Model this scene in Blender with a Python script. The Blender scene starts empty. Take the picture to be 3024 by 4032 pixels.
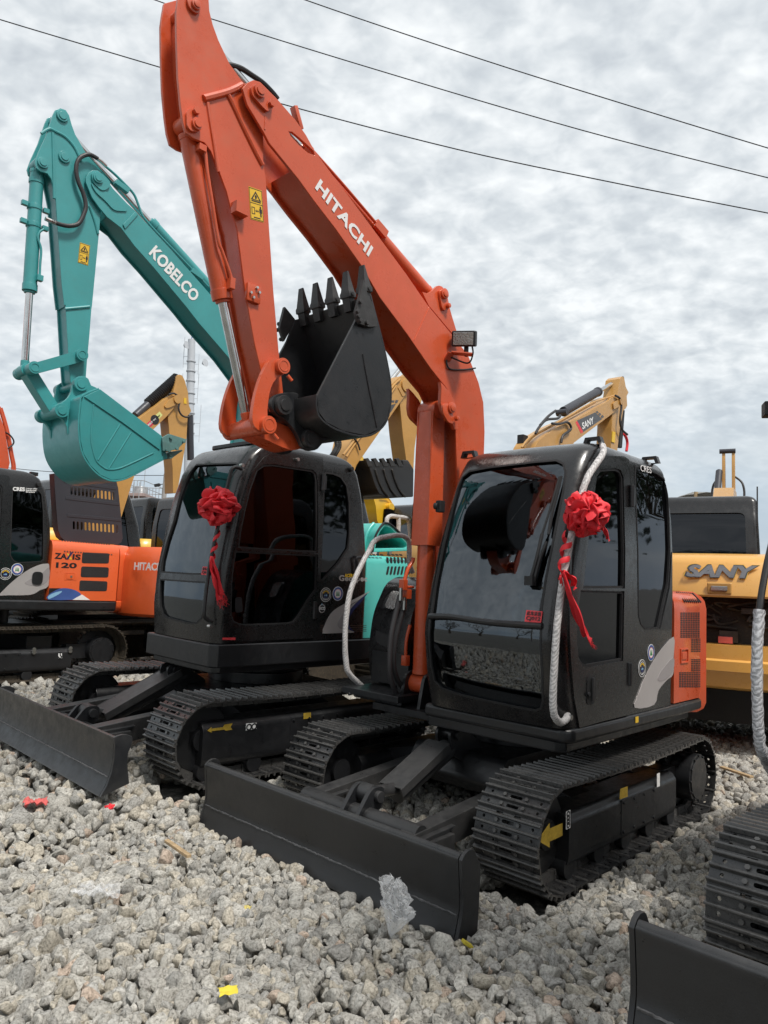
import bpy, bmesh, math, random
import numpy as np
from mathutils import Vector, Matrix, noise
from mathutils.geometry import tessellate_polygon
random.seed(7); rng = np.random.default_rng(7)
PI = math.pi
sc = bpy.context.scene
COL = sc.collection

# ------------------------------------------------------------------ camera (measured from the photograph)
CX, CY, F = 1512., 2016., 2850.
PITCH, ROLL, H = math.radians(5.42), math.radians(2.07), 1.726
cr, sr, cp, sp = math.cos(ROLL), math.sin(ROLL), math.cos(PITCH), math.sin(PITCH)
cam_d = bpy.data.cameras.new('camera'); cam = bpy.data.objects.new('camera', cam_d); COL.objects.link(cam)
cam_d.sensor_width = 36; cam_d.sensor_fit = 'AUTO'; cam_d.lens = F/4032*36
cam_d.clip_start = .05; cam_d.clip_end = 2000
cam.matrix_world = Matrix(((cr, -sr, 0, 0), (-sp*sr, -sp*cr, -cp, 0), (cp*sr, cp*cr, -sp, H), (0, 0, 0, 1)))
sc.camera = cam

class Fr:
    """a machine's own frame: X forward, Y to its left, Z up; turns measurements on a known plane of it into metres"""
    def __init__(s, o, yaw, tx=0, ty=0):
        y = math.radians(yaw); s.o = Vector(o)
        ex = Vector((math.cos(y), math.sin(y), tx)).normalized()
        ey = Vector((-math.sin(y), math.cos(y), ty)); ey = (ey-ex*ex.dot(ey)).normalized()
        ez = ex.cross(ey)
        s.R = Matrix((ex, ey, ez)).transposed()
        s.M = Matrix.Translation(s.o) @ s.R.to_4x4()
    def hit(s, px, ax, val):
        a = (px[0]-CX)/F; b = -(px[1]-CY)/F
        d = Vector((a*cr-b*sr, cp-(a*sr+b*cr)*sp, sp+(a*sr+b*cr)*cp))
        Rt = s.R.transposed(); c = Rt @ (Vector((0, 0, H))-s.o); d = Rt @ d
        return c+d*((val-c[ax])/d[ax])
    def XZ(s, pts, Y): return [(q.x, q.z) for q in (s.hit(p, 1, Y) for p in pts)]
    def YZ(s, pts, X): return [(q.y, q.z) for q in (s.hit(p, 0, X) for p in pts)]
    def P(s, pts, Y): return [s.hit(p, 1, Y) for p in pts]
def zm(x0, y0, k):
    return lambda *p: [(x0+a/k, y0+b/k) for a, b in p]
W0 = Fr((0, 0, 0), 0)
FA = Fr((1.176, 6.144, -.11), -133.5, .005, -.0065)
FB = Fr((-1.223, 7.302, .131), -134.4, .005, -.019)
FC = Fr((-5.782, 10.158, .21), -129.4, .0143, .0038)
FE = Fr((3.331, 3.593, -.033), -134., .029, -.001)

# ------------------------------------------------------------------ materials
MATS = {}
def mat(name, col, rough=.5, metal=0., coat=0., var=.12, vscale=3., bump=0., bscale=60., dirt=0., dcol=(.18, .15, .11), rvar=.15, spec=.5, emit=None, wear=0.):
    if name in MATS: return MATS[name]
    m = bpy.data.materials.new(name); m.use_nodes = True; nt = m.node_tree; N = nt.nodes; L = nt.links
    b = N['Principled BSDF']
    tc = N.new('ShaderNodeTexCoord')
    n1 = N.new('ShaderNodeTexNoise'); n1.inputs['Scale'].default_value = vscale; n1.inputs['Detail'].default_value = 6; n1.inputs['Roughness'].default_value = .62
    L.new(tc.outputs['Object'], n1.inputs['Vector'])
    r1 = N.new('ShaderNodeValToRGB'); r1.color_ramp.elements[0].position = .3; r1.color_ramp.elements[1].position = .72
    lo = [max(0, c*(1-var)) for c in col]; hi = [min(1, c*(1+var)) for c in col]
    r1.color_ramp.elements[0].color = (*lo, 1); r1.color_ramp.elements[1].color = (*hi, 1)
    L.new(n1.outputs['Fac'], r1.inputs['Fac'])
    out = r1.outputs['Color']
    n2 = N.new('ShaderNodeTexNoise'); n2.inputs['Scale'].default_value = vscale*7; n2.inputs['Detail'].default_value = 8; n2.inputs['Roughness'].default_value = .7
    L.new(tc.outputs['Object'], n2.inputs['Vector'])
    if dirt > 0:
        rd = N.new('ShaderNodeValToRGB'); rd.color_ramp.elements[0].position = .5; rd.color_ramp.elements[1].position = .75
        rd.color_ramp.elements[0].color = (0, 0, 0, 1); rd.color_ramp.elements[1].color = (dirt, dirt, dirt, 1)
        L.new(n2.outputs['Fac'], rd.inputs['Fac'])
        mx = N.new('ShaderNodeMix'); mx.data_type = 'RGBA'
        L.new(rd.outputs['Color'], mx.inputs['Factor']); L.new(out, mx.inputs['A']); mx.inputs['B'].default_value = (*dcol, 1)
        out = mx.outputs['Result']
    if wear > 0:                                                  # paint rubbed off along the edges
        ge = N.new('ShaderNodeNewGeometry'); pr = N.new('ShaderNodeMapRange'); pr.inputs['From Min'].default_value = .53; pr.inputs['From Max'].default_value = .64; L.new(ge.outputs['Pointiness'], pr.inputs['Value'])
        pm = N.new('ShaderNodeMath'); pm.operation = 'MULTIPLY'; L.new(pr.outputs['Result'], pm.inputs[0]); L.new(n2.outputs['Fac'], pm.inputs[1]); pk = N.new('ShaderNodeMath'); pk.operation = 'MULTIPLY'; pk.inputs[1].default_value = wear; L.new(pm.outputs[0], pk.inputs[0])
        mw = N.new('ShaderNodeMix'); mw.data_type = 'RGBA'; L.new(pk.outputs[0], mw.inputs['Factor']); L.new(out, mw.inputs['A']); mw.inputs['B'].default_value = (.24, .23, .215, 1); out = mw.outputs['Result']
    L.new(out, b.inputs['Base Color'])
    mr = N.new('ShaderNodeMapRange'); mr.inputs['To Min'].default_value = max(.02, rough-rvar*.5); mr.inputs['To Max'].default_value = min(1, rough+rvar)
    mr.inputs['From Min'].default_value = .3; mr.inputs['From Max'].default_value = .75
    L.new(n2.outputs['Fac'], mr.inputs['Value']); L.new(mr.outputs['Result'], b.inputs['Roughness'])
    b.inputs['Metallic'].default_value = metal; b.inputs['Coat Weight'].default_value = coat; b.inputs['Coat Roughness'].default_value = .12
    b.inputs['Specular IOR Level'].default_value = spec
    if bump > 0:
        n3 = N.new('ShaderNodeTexNoise'); n3.inputs['Scale'].default_value = bscale; n3.inputs['Detail'].default_value = 4
        L.new(tc.outputs['Object'], n3.inputs['Vector'])
        bp = N.new('ShaderNodeBump'); bp.inputs['Strength'].default_value = bump; bp.inputs['Distance'].default_value = .004
        L.new(n3.outputs['Fac'], bp.inputs['Height']); L.new(bp.outputs['Normal'], b.inputs['Normal'])
    if emit:
        b.inputs['Emission Color'].default_value = (*emit, 1); b.inputs['Emission Strength'].default_value = 1
    MATS[name] = m; return m
ORANGE = mat('orange_red_paint', (.58, .086, .026), .30, coat=.3, var=.14, vscale=1.3, bump=.07, bscale=18, dirt=.28, dcol=(.38, .12, .06), rvar=.34)
ORANGE2 = mat('bright_orange_paint', (.74, .125, .035), .3, coat=.4, var=.05)
TEAL = mat('shaded_teal_paint', (.048, .30, .305), .36, coat=.2, var=.12, vscale=1.8, bump=.05, bscale=25, dirt=.22, dcol=(.06, .20, .18))  # machine's teal, darkened in the colour for faces turned from the light
TEALH = mat('sunlit_teal_hood_paint', (.10, .56, .50), .32, coat=.3, var=.05)  # the same teal with sunlit brightness put into the colour
GOLD = mat('gold_paint', (.50, .27, .075), .38, coat=.2, var=.10, dirt=.2, dcol=(.25, .14, .06))
GOLD2 = mat('counterweight_gold_paint', (.68, .36, .085), .3, coat=.4, var=.05)
YELLOW = mat('yellow_paint', (.72, .42, .02), .35, coat=.3, var=.08, dirt=.1)
BLACK = mat('satin_black_paint', (.013, .0135, .015), .36, coat=.12, var=.3, vscale=2.5, bump=.10, bscale=90, dirt=.05, dcol=(.06, .055, .05), rvar=.22)
BLADE = mat('blade_black_paint', (.0135, .0145, .0165), .36, var=.25, vscale=2, bump=.14, bscale=120, dirt=.08, dcol=(.055, .054, .052), rvar=.22, wear=.6)
CABB = mat('cab_black_paint', (.011, .0105, .011), .24, coat=.35, var=.25, vscale=2, bump=.03, bscale=14, rvar=.22)
CHARCOAL = mat('charcoal_hood_plastic', (.035, .036, .045), .4, var=.08, bump=.05)
RUBBER = mat('black_rubber', (.012, .012, .013), .55, bump=.1)
TRACKM = mat('track_black_paint', (.009, .0098, .0115), .30, coat=.25, var=.35, vscale=6, bump=.15, bscale=70, dirt=.14, dcol=(.07, .060, .05), rvar=.25, wear=.55)
TRACKR = mat('worn_track_steel', (.045, .037, .028), .55, var=.4, vscale=5, bump=.3, dirt=.6, dcol=(.22, .16, .10))
DARK = mat('dark_interior_plastic', (.02, .02, .021), .6)
SEAT = mat('grey_seat_cloth', (.05, .05, .055), .9)
CHROME = mat('chrome_rod', (.62, .62, .61), .12, metal=1, var=.15, vscale=9, rvar=.12)
STEEL = mat('zinc_bolt_steel', (.55, .55, .53), .3, metal=1)
WHITE = mat('white_lettering', (.78, .78, .77), .4, var=.03)
SILVER = mat('silver_decal', (.50, .47, .46), .35, metal=.35, var=.05)
GREYD = mat('dark_grey_lettering', (.07, .07, .075), .35)
BLACKD = mat('black_lettering', (.015, .015, .017), .4)
NAVY = mat('navy_decal', (.022, .028, .10), .35)
BLUE = mat('blue_decal', (.05, .10, .30), .35, var=.2)
SKYBLUE = mat('light_blue_decal', (.25, .48, .68), .4)
YDEC = mat('yellow_decal', (.75, .47, .03), .45, var=.06)
YDIRTY = mat('worn_yellow_decal', (.42, .28, .03), .6, var=.3, vscale=20, dirt=.4, dcol=(.08, .06, .02))
REDD = mat('red_label', (.70, .05, .06), .5)
PINKD = mat('crimson_label', (.55, .03, .08), .5)
LIME = mat('pale_lime_label', (.65, .68, .25), .5)
GREEN = mat('green_decal', (.03, .20, .05), .5)
CREAM = mat('cream_plaster', (.55, .52, .47), .8, var=.15)
RED = mat('red_satin_cloth', (.74, .028, .04), .5, var=.06, vscale=14, bump=.2, bscale=300, spec=.4)
WOOD = mat('dry_wood', (.42, .30, .17), .8, var=.3, vscale=30)
CONC = mat('grey_concrete', (.34, .32, .30), .85, var=.2)
PINKC = mat('pinkish_concrete', (.36, .27, .25), .85, var=.2)
TINM = mat('ribbed_tin', (.42, .43, .44), .45, metal=.4, var=.2)
POLEW = mat('hazed_white_mast', (.46, .48, .51), .5, var=.06)  # white mast greyed, distance haze put into its colour
WIRE = mat('black_cable', (.012, .012, .014), .6)
LENS = mat('lamp_lens', (.62, .60, .58), .08, metal=.75, bump=.8, bscale=70)
BARK = mat('bark', (.09, .07, .05), .9, var=.3)
LEAFD = mat('dark_foliage', (.030, .055, .022), .7, var=.35)
PAPER = mat('white_paper', (.72, .71, .69), .8)
REDPAPER = mat('faded_red_paper', (.62, .13, .12), .8, var=.15)
HOSEM = mat('ribbed_hose_sleeve', (.028, .026, .028), .5, bump=.2)

def wrap_mat(name, c1, c2, scale, rough=.55):
    m = bpy.data.materials.new(name); m.use_nodes = True; nt = m.node_tree; N = nt.nodes; L = nt.links; b = N['Principled BSDF']
    tc = N.new('ShaderNodeTexCoord'); mp = N.new('ShaderNodeMapping'); mp.inputs['Rotation'].default_value = (.6, .5, .3); L.new(tc.outputs['Object'], mp.inputs['Vector'])
    w = N.new('ShaderNodeTexWave'); w.inputs['Scale'].default_value = scale; w.inputs['Distortion'].default_value = 5; w.inputs['Detail'].default_value = 3; w.inputs['Detail Scale'].default_value = 2
    n = N.new('ShaderNodeTexNoise'); n.inputs['Scale'].default_value = 45; n.inputs['Detail'].default_value = 6
    L.new(mp.outputs['Vector'], w.inputs['Vector']); L.new(tc.outputs['Object'], n.inputs['Vector'])
    w2 = N.new('ShaderNodeMath'); w2.operation = 'MULTIPLY'; w2.inputs[1].default_value = .28; L.new(w.outputs['Fac'], w2.inputs[0]); n2_ = N.new('ShaderNodeMath'); n2_.operation = 'MULTIPLY'; n2_.inputs[1].default_value = .5; L.new(n.outputs['Fac'], n2_.inputs[0])
    a = N.new('ShaderNodeMath'); a.operation = 'ADD'; L.new(w2.outputs[0], a.inputs[0]); L.new(n2_.outputs[0], a.inputs[1])
    r = N.new('ShaderNodeValToRGB'); r.color_ramp.elements[0].color = (*c1, 1); r.color_ramp.elements[1].color = (*c2, 1); r.color_ramp.elements[0].position = .2; r.color_ramp.elements[1].position = .5
    L.new(a.outputs[0], r.inputs['Fac']); L.new(r.outputs['Color'], b.inputs['Base Color'])
    bp = N.new('ShaderNodeBump'); bp.inputs['Strength'].default_value = .8; bp.inputs['Distance'].default_value = .006; L.new(a.outputs[0], bp.inputs['Height']); L.new(bp.outputs['Normal'], b.inputs['Normal'])
    b.inputs['Roughness'].default_value = rough; return m
WRAP = wrap_mat('plastic_wrapped_rope', (.30, .29, .285), (.62, .60, .59), 22)
WRAPB = wrap_mat('bubble_wrap_sleeve', (.26, .26, .27), (.60, .60, .62), 20, .25)

def glass_mat(name, tint, trans, rough=.03, ior=2.15):
    """tinted cab glass: Fresnel mirror over a partly clear, partly dark pane"""
    m = bpy.data.materials.new(name); m.use_nodes = True; nt = m.node_tree; N = nt.nodes; L = nt.links
    N.remove(N['Principled BSDF']); o = N['Material Output']
    t = N.new('ShaderNodeBsdfTransparent'); t.inputs['Color'].default_value = (*trans, 1)
    g = N.new('ShaderNodeBsdfGlossy'); g.inputs['Roughness'].default_value = rough; g.inputs['Color'].default_value = (*tint, 1)
    fr = N.new('ShaderNodeFresnel'); fr.inputs['IOR'].default_value = ior
    tc = N.new('ShaderNodeTexCoord'); n = N.new('ShaderNodeTexNoise'); n.inputs['Scale'].default_value = 2.2; n.inputs['Detail'].default_value = 2
    L.new(tc.outputs['Object'], n.inputs['Vector'])
    bp = N.new('ShaderNodeBump'); bp.inputs['Strength'].default_value = .035; bp.inputs['Distance'].default_value = .05; L.new(n.outputs['Fac'], bp.inputs['Height'])
    L.new(bp.outputs['Normal'], g.inputs['Normal']); L.new(bp.outputs['Normal'], fr.inputs['Normal'])
    mx = N.new('ShaderNodeMixShader'); L.new(fr.outputs['Fac'], mx.inputs['Fac']); L.new(t.outputs['BSDF'], mx.inputs[1]); L.new(g.outputs['BSDF'], mx.inputs[2])
    L.new(mx.outputs['Shader'], o.inputs['Surface']); MATS[name] = m; return m
GLASS = glass_mat('tinted_cab_glass', (.84, .92, 1.0), (.13, .15, .155), ior=1.95)
GLASSD = glass_mat('dark_cab_glass', (.9, .93, 1.0), (.022, .025, .025), ior=1.52)
FILM = glass_mat('clear_plastic_film', (1, 1, 1), (.86, .86, .86), .12)

# ------------------------------------------------------------------ mesh builder
def shade(me, ang=35):
    me.polygons.foreach_set('use_smooth', [True]*len(me.polygons))
    me.set_sharp_from_angle(angle=math.radians(ang))
def link(name, me, m=None, parent=None):
    o = bpy.data.objects.new(name, me); COL.objects.link(o)
    if m is not None: me.materials.append(m)
    if parent is not None: o.parent = parent
    return o
class MB:
    def __init__(s): s.v = []; s.f = []
    def add(s, vs, fs):
        n = len(s.v); s.v += [tuple(v) for v in vs]; s.f += [tuple(i+n for i in f) for f in fs]; return s
    def merge(s, o, M=None):
        return s.add([M @ Vector(v) for v in o.v] if M else o.v, o.f)
    def ext(s, loops, y0, y1, fn=None):
        """polygon(s) in the X,Z plane (first the outline, then holes) given thickness along Y"""
        if not isinstance(loops[0][0], (tuple, list, Vector)): loops = [loops]
        fn = fn or (lambda a, y, b: (a, y, b))
        tri = tessellate_polygon([[Vector((a, b, 0)) for a, b in lp] for lp in loops])
        pts = [p for lp in loops for p in lp]; n = len(pts)
        vs = [fn(a, y0, b) for a, b in pts]+[fn(a, y1, b) for a, b in pts]; fs = []
        for t in tri:
            fs.append((t[0], t[1], t[2])); fs.append((t[2]+n, t[1]+n, t[0]+n))
        k = 0
        for lp in loops:
            L = len(lp)
            for i in range(L):
                a, b = k+i, k+(i+1) % L; fs.append((a, b, b+n, a+n))
            k += L
        return s.add(vs, fs)
    def box(s, c, d, R=None):
        x, y, z = d[0]/2, d[1]/2, d[2]/2
        vs = [Vector((i*x, j*y, k*z)) for i in (-1, 1) for j in (-1, 1) for k in (-1, 1)]
        if R is not None: vs = [R @ v for v in vs]
        c = Vector(c); vs = [v+c for v in vs]
        return s.add(vs, [(0, 1, 3, 2), (4, 6, 7, 5), (0, 4, 5, 1), (2, 3, 7, 6), (0, 2, 6, 4), (1, 5, 7, 3)])
    def beam(s, p0, p1, w, h, up=(0, 0, 1)):
        p0, p1 = Vector(p0), Vector(p1); d = (p1-p0); L = d.length; d.normalize(); u = Vector(up); y = u.cross(d).normalized(); u = d.cross(y)
        return s.box((p0+p1)/2, (L, w, h), Matrix((d, y, u)).transposed())
    def cyl(s, p0, p1, r, r1=None, n=20):
        p0, p1 = Vector(p0), Vector(p1); r1 = r if r1 is None else r1; d = (p1-p0).normalized()
        a = d.orthogonal().normalized(); b = d.cross(a)
        vs = [p0+(a*math.cos(2*PI*i/n)+b*math.sin(2*PI*i/n))*r for i in range(n)]+[p1+(a*math.cos(2*PI*i/n)+b*math.sin(2*PI*i/n))*r1 for i in range(n)]
        return s.add(vs, [(i, (i+1) % n, n+(i+1) % n, n+i) for i in range(n)]+[tuple(range(n))[::-1], tuple(range(n, 2*n))])
    def tube(s, pts, r, n=8, sub=5, wob=0., ridge=None):
        P = smooth_path(pts, sub); 
        rings = []; t0 = (P[1]-P[0]).normalized(); a = t0.orthogonal().normalized()
        for i, p in enumerate(P):
            t = (P[min(i+1, len(P)-1)]-P[max(i-1, 0)]).normalized(); a = (a-t*a.dot(t)).normalized(); b = t.cross(a)
            rr = r if not callable(r) else r(i/(len(P)-1))
            if ridge: rr *= 1+ridge*(i % 2)
            ring = []
            for k in range(n):
                d = a*math.cos(2*PI*k/n)+b*math.sin(2*PI*k/n); ring.append(p+d*rr*(1+(wob*noise.noise((p+d*r)*55)+.6*wob*noise.noise((p+d*r)*120) if wob else 0)))
            rings.append(ring)
        vs = [v for rg in rings for v in rg]; fs = []
        for i in range(len(rings)-1):
            for k in range(n): fs.append((i*n+k, i*n+(k+1) % n, (i+1)*n+(k+1) % n, (i+1)*n+k))
        fs += [tuple(range(n))[::-1], tuple(range((len(rings)-1)*n, len(rings)*n))]
        return s.add(vs, fs)
    def grid(s, rows, closed=False):
        n = len(rows[0]); vs = [v for r in rows for v in r]; fs = []
        for i in range(len(rows)-1):
            for k in range(n if closed else n-1): fs.append((i*n+k, i*n+(k+1) % n, (i+1)*n+(k+1) % n, (i+1)*n+k))
        return s.add(vs, fs)
    def mesh(s, name='m'):
        me = bpy.data.meshes.new(name); me.from_pydata(s.v, [], s.f); me.update()
        bm = bmesh.new(); bm.from_mesh(me); bmesh.ops.recalc_face_normals(bm, faces=bm.faces); bm.to_mesh(me); bm.free()
        return me
    def build(s, name, m, parent=None, bev=0., seg=2, ang=35):
        me = s.mesh(name)
        if bev > 0:
            bm = bmesh.new(); bm.from_mesh(me); bmesh.ops.remove_doubles(bm, verts=bm.verts, dist=1e-5)
            es = [e for e in bm.edges if len(e.link_faces) == 2 and e.calc_face_angle(0) > math.radians(38)]
            try: bmesh.ops.bevel(bm, geom=es, offset=bev, segments=seg, affect='EDGES', profile=.5, clamp_overlap=True)
            except Exception: pass
            bm.to_mesh(me); bm.free()
        shade(me, ang); o = link(name, me, m, parent)
        if bev > 0: wn = o.modifiers.new('flat_normals', 'WEIGHTED_NORMAL'); wn.keep_sharp = True; wn.weight = 80
        return o
def smooth_path(pts, sub):
    P = [Vector(p) for p in pts]
    if sub <= 1 or len(P) < 3:
        return P
    out = []
    for i in range(len(P)-1):
        p0, p1, p2, p3 = P[max(i-1, 0)], P[i], P[i+1], P[min(i+2, len(P)-1)]
        for k in range(sub):
            t = k/sub
            out.append(.5*((2*p1)+(p2-p0)*t+(2*p0-5*p1+4*p2-p3)*t*t+(3*p1-p0-3*p2+p3)*t**3))
    out.append(P[-1]); return out
def smooth2(pts, sub=4, closed=False):
    P = [Vector((a, b, 0)) for a, b in pts]
    if closed: P = [P[-1]]+P+[P[0], P[1]]
    q = smooth_path(P, sub)
    if closed: q = q[sub:-(sub+1)]
    return [(v.x, v.y) for v in q]
def rounded(pts, r=.05, n=5):
    """closed polygon with its corners rounded"""
    out = []; N = len(pts)
    for i in range(N):
        p0, p1, p2 = Vector(pts[i-1]), Vector(pts[i]), Vector(pts[(i+1) % N])
        a, b = (p0-p1), (p2-p1); rr = min(r, a.length*.45, b.length*.45)
        A, B = p1+a.normalized()*rr, p1+b.normalized()*rr
        for k in range(n+1):
            t = k/n; q = A*(1-t)**2+p1*2*t*(1-t)+B*t*t; out.append((q.x, q.y))
    return out
def circle(c, r, n=24, sx=1.): return [(c[0]+sx*r*math.cos(2*PI*i/n), c[1]+r*math.sin(2*PI*i/n)) for i in range(n)]
def dedupe(pts, e=1e-3):
    o = []
    for p in pts:
        if not o or (Vector(p)-Vector(o[-1])).length > e: o.append(p)
    if len(o) > 2 and (Vector(o[0])-Vector(o[-1])).length < e: o.pop()
    return o
def empty(name, M=None, loc=None, size=.3):
    o = bpy.data.objects.new(name, None); COL.objects.link(o); o.empty_display_size = size
    if M is not None: o.matrix_world = M
    if loc is not None: o.location = loc
    return o
def tag(o, label=None, cat=None, group=None, kind=None):
    if label: o['label'] = label
    if cat: o['category'] = cat
    if group: o['group'] = group
    if kind: o['kind'] = kind
    return o
def copy_tree(o, parent=None):
    c = o.copy(); COL.objects.link(c)
    if parent is not None: c.parent = parent
    for ch in list(o.children): copy_tree(ch, c)
    return c

# ------------------------------------------------------------------ text and boolean helpers
def text_mesh(s, size, bold=0., shear=0., ext=.0015, spacing=1., align='LEFT'):
    cu = bpy.data.curves.new('txt', 'FONT'); cu.body = s; cu.size = size; cu.extrude = ext; cu.offset = bold; cu.shear = shear
    cu.space_character = spacing; cu.align_x = align; cu.align_y = 'BOTTOM_BASELINE' if False else 'BOTTOM'; cu.resolution_u = 3
    o = bpy.data.objects.new('txt', cu); COL.objects.link(o)
    dg = bpy.context.evaluated_depsgraph_get(); dg.update()
    me = bpy.data.meshes.new_from_object(o.evaluated_get(dg))
    bpy.data.objects.remove(o); bpy.data.curves.remove(cu); return me
def text(s, m, parent, o, xd, n, width=None, height=None, bold=0., shear=0., spacing=1., name='lettering', sy=1., align='LEFT'):
    """lettering laid on a surface: o = lower left corner, xd = reading direction, n = surface normal"""
    me = text_mesh(s, 1., bold, shear, .002, spacing, align)
    if len(me.vertices) == 0: return None
    co = np.empty(len(me.vertices)*3); me.vertices.foreach_get('co', co); co = co.reshape(-1, 3)
    x0, y0 = co[:, 0].min(), co[:, 1].min(); w, h = np.ptp(co[:, 0]), np.ptp(co[:, 1])
    if width is None: kx = ky = height/h
    else:
        kx = width/w; ky = height/h if height else kx
    xd = Vector(xd).normalized(); n = Vector(n).normalized(); yd = n.cross(xd)
    o = Vector(o)
    z = co[:, 2]-co[:, 2].min()
    P = np.array(o)[None]+((co[:, :1]-x0)*kx)*np.array(xd)+((co[:, 1:2]-y0)*ky)*np.array(yd)+(z[:, None]*.6+.0012)*np.array(n)
    me.vertices.foreach_set('co', P.ravel()); me.update()
    me.materials.clear(); return link(name, me, m, parent)
def boolean(a, b, op):
    """a, b: meshes -> new mesh"""
    oa = bpy.data.objects.new('ba', a); ob = bpy.data.objects.new('bb', b); COL.objects.link(oa); COL.objects.link(ob)
    md = oa.modifiers.new('b', 'BOOLEAN'); md.operation = op; md.object = ob; md.solver = 'EXACT'
    dg = bpy.context.evaluated_depsgraph_get(); dg.update()
    me = bpy.data.meshes.new_from_object(oa.evaluated_get(dg))
    bpy.data.objects.remove(oa); bpy.data.objects.remove(ob); return me

def split_obj(o):
    """pieces of one mesh that stand well apart become objects of their own"""
    me = o.data; n = len(me.vertices); par = list(range(n))
    def find(a):
        while par[a] != a: par[a] = par[par[a]]; a = par[a]
        return a
    for e in me.edges:
        a, b = find(e.vertices[0]), find(e.vertices[1])
        if a != b: par[a] = b
    co = np.empty(n*3); me.vertices.foreach_get('co', co); co = co.reshape(-1, 3); lab = np.array([find(i) for i in range(n)]); ids, lab = np.unique(lab, return_inverse=True); k = len(ids)
    if k < 2 or k > 400: return
    lo = np.array([co[lab == i].min(0) for i in range(k)]); hi = np.array([co[lab == i].max(0) for i in range(k)]); size = (hi-lo).max(1)
    g = list(range(k))
    def fg(a):
        while g[a] != a: a = g[a]
        return a
    for i in range(k):
        for j in range(i):
            gap = np.linalg.norm(np.maximum(0, np.maximum(lo[i]-hi[j], lo[j]-hi[i])))
            if gap < .45*max(size[i], size[j]): g[fg(i)] = fg(j)
    grp = np.array([fg(i) for i in range(k)])[lab]; u = np.unique(grp)
    if len(u) < 2: return
    fv = [tuple(p.vertices) for p in me.polygons]; fgp = [grp[f[0]] for f in fv]; sm = [e.vertices[:] for e in me.edges]
    for q in u:
        idx = np.nonzero(grp == q)[0]; mp = {int(a): i for i, a in enumerate(idx)}
        m2 = bpy.data.meshes.new(me.name); m2.from_pydata(co[idx].tolist(), [], [tuple(mp[v] for v in f) for f, h in zip(fv, fgp) if h == q]); m2.update(); shade(m2)
        for mt in me.materials: m2.materials.append(mt)
        if q == u[0]: first = m2
        else:
            c = bpy.data.objects.new(o.name.split('.')[0], m2); COL.objects.link(c); c.parent = o.parent; c.matrix_basis = o.matrix_basis.copy()
    o.data = first
def split_all(root):
    for o in list(root.children_recursive):
        if o.type == 'MESH' and o.name.split('.')[0] in ('arm_rib', 'pin_plate', 'ram_pipe', 'rail_bolt', 'vent_slots', 'bolt', 'hose_fitting', 'boom_bracket', 'side_link', 'ram_flange', 'cylinder_lug', 'hook_mark', 'chain_mark', 'arm_ram', 'toolbox', 'lamp_bracket', 'step', 'rod_guard', 'lettering', 'pin_cap', 'boom_pipe'): 
            if o.name.split('.')[0] == 'lettering': continue
            split_obj(o)
# ------------------------------------------------------------------ crawler tracks, blades
def flipxy(a, y, b): return (a, b, y)
SHOE = {}
def shoe_mesh(w, p, m):
    k = (w, round(p, 3), m.name)
    if k in SHOE: return SHOE[k]
    b = MB(); h = w/2
    hs = []
    for x in (-.031, .031):
        hs.append(rounded([(x-.010, -.042), (x+.010, -.042), (x+.010, .042), (x-.010, .042)], .009, 3)[::-1])
        for y in (-h+.055, h-.055): hs.append(circle((x, y), .010, 10)[::-1])
    b.ext([[(-p/2-.004, -h), (p/2-.010, -h), (p/2-.010, h), (-p/2-.004, h)]]+hs, 0, .010, flipxy)
    for x in (-.063, 0, .058):                                   # three grousers
        prof = [(x-.011, .009), (x+.011, .009), (x+.006, .033), (x-.005, .033)]
        b.ext(prof, -h-.001, h+.001, lambda a, y, c: (a, y, c))
    for sy in (-1, 1):                                           # lapping lip with the link gaps
        b.cyl((p/2-.006, sy*h*.99, .004), (p/2-.006, sy*.085, .004), .0125, n=10)
    b.cyl((p/2-.006, -.04, .004), (p/2-.006, .04, .004), .0125, n=10)
    for x in (-.031, .031):
        for y in (-.075, .075): b.cyl((x, y, .008), (x, y, .023), .0125, n=6)
    for y in (-.06, .06): b.box((0, y, -.03), (p*.95, .03, .06))  # chain links
    me = b.mesh('shoe')
    bm = bmesh.new(); bm.from_mesh(me)
    es = [e for e in bm.edges if len(e.link_faces) == 2 and e.calc_length() > .3 and e.calc_face_angle(0) > .5]
    bmesh.ops.bevel(bm, geom=es, offset=.0025, segments=1, affect='EDGES'); bm.to_mesh(me); bm.free()
    shade(me, 30); me.materials.append(m); SHOE[k] = me; return me

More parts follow.
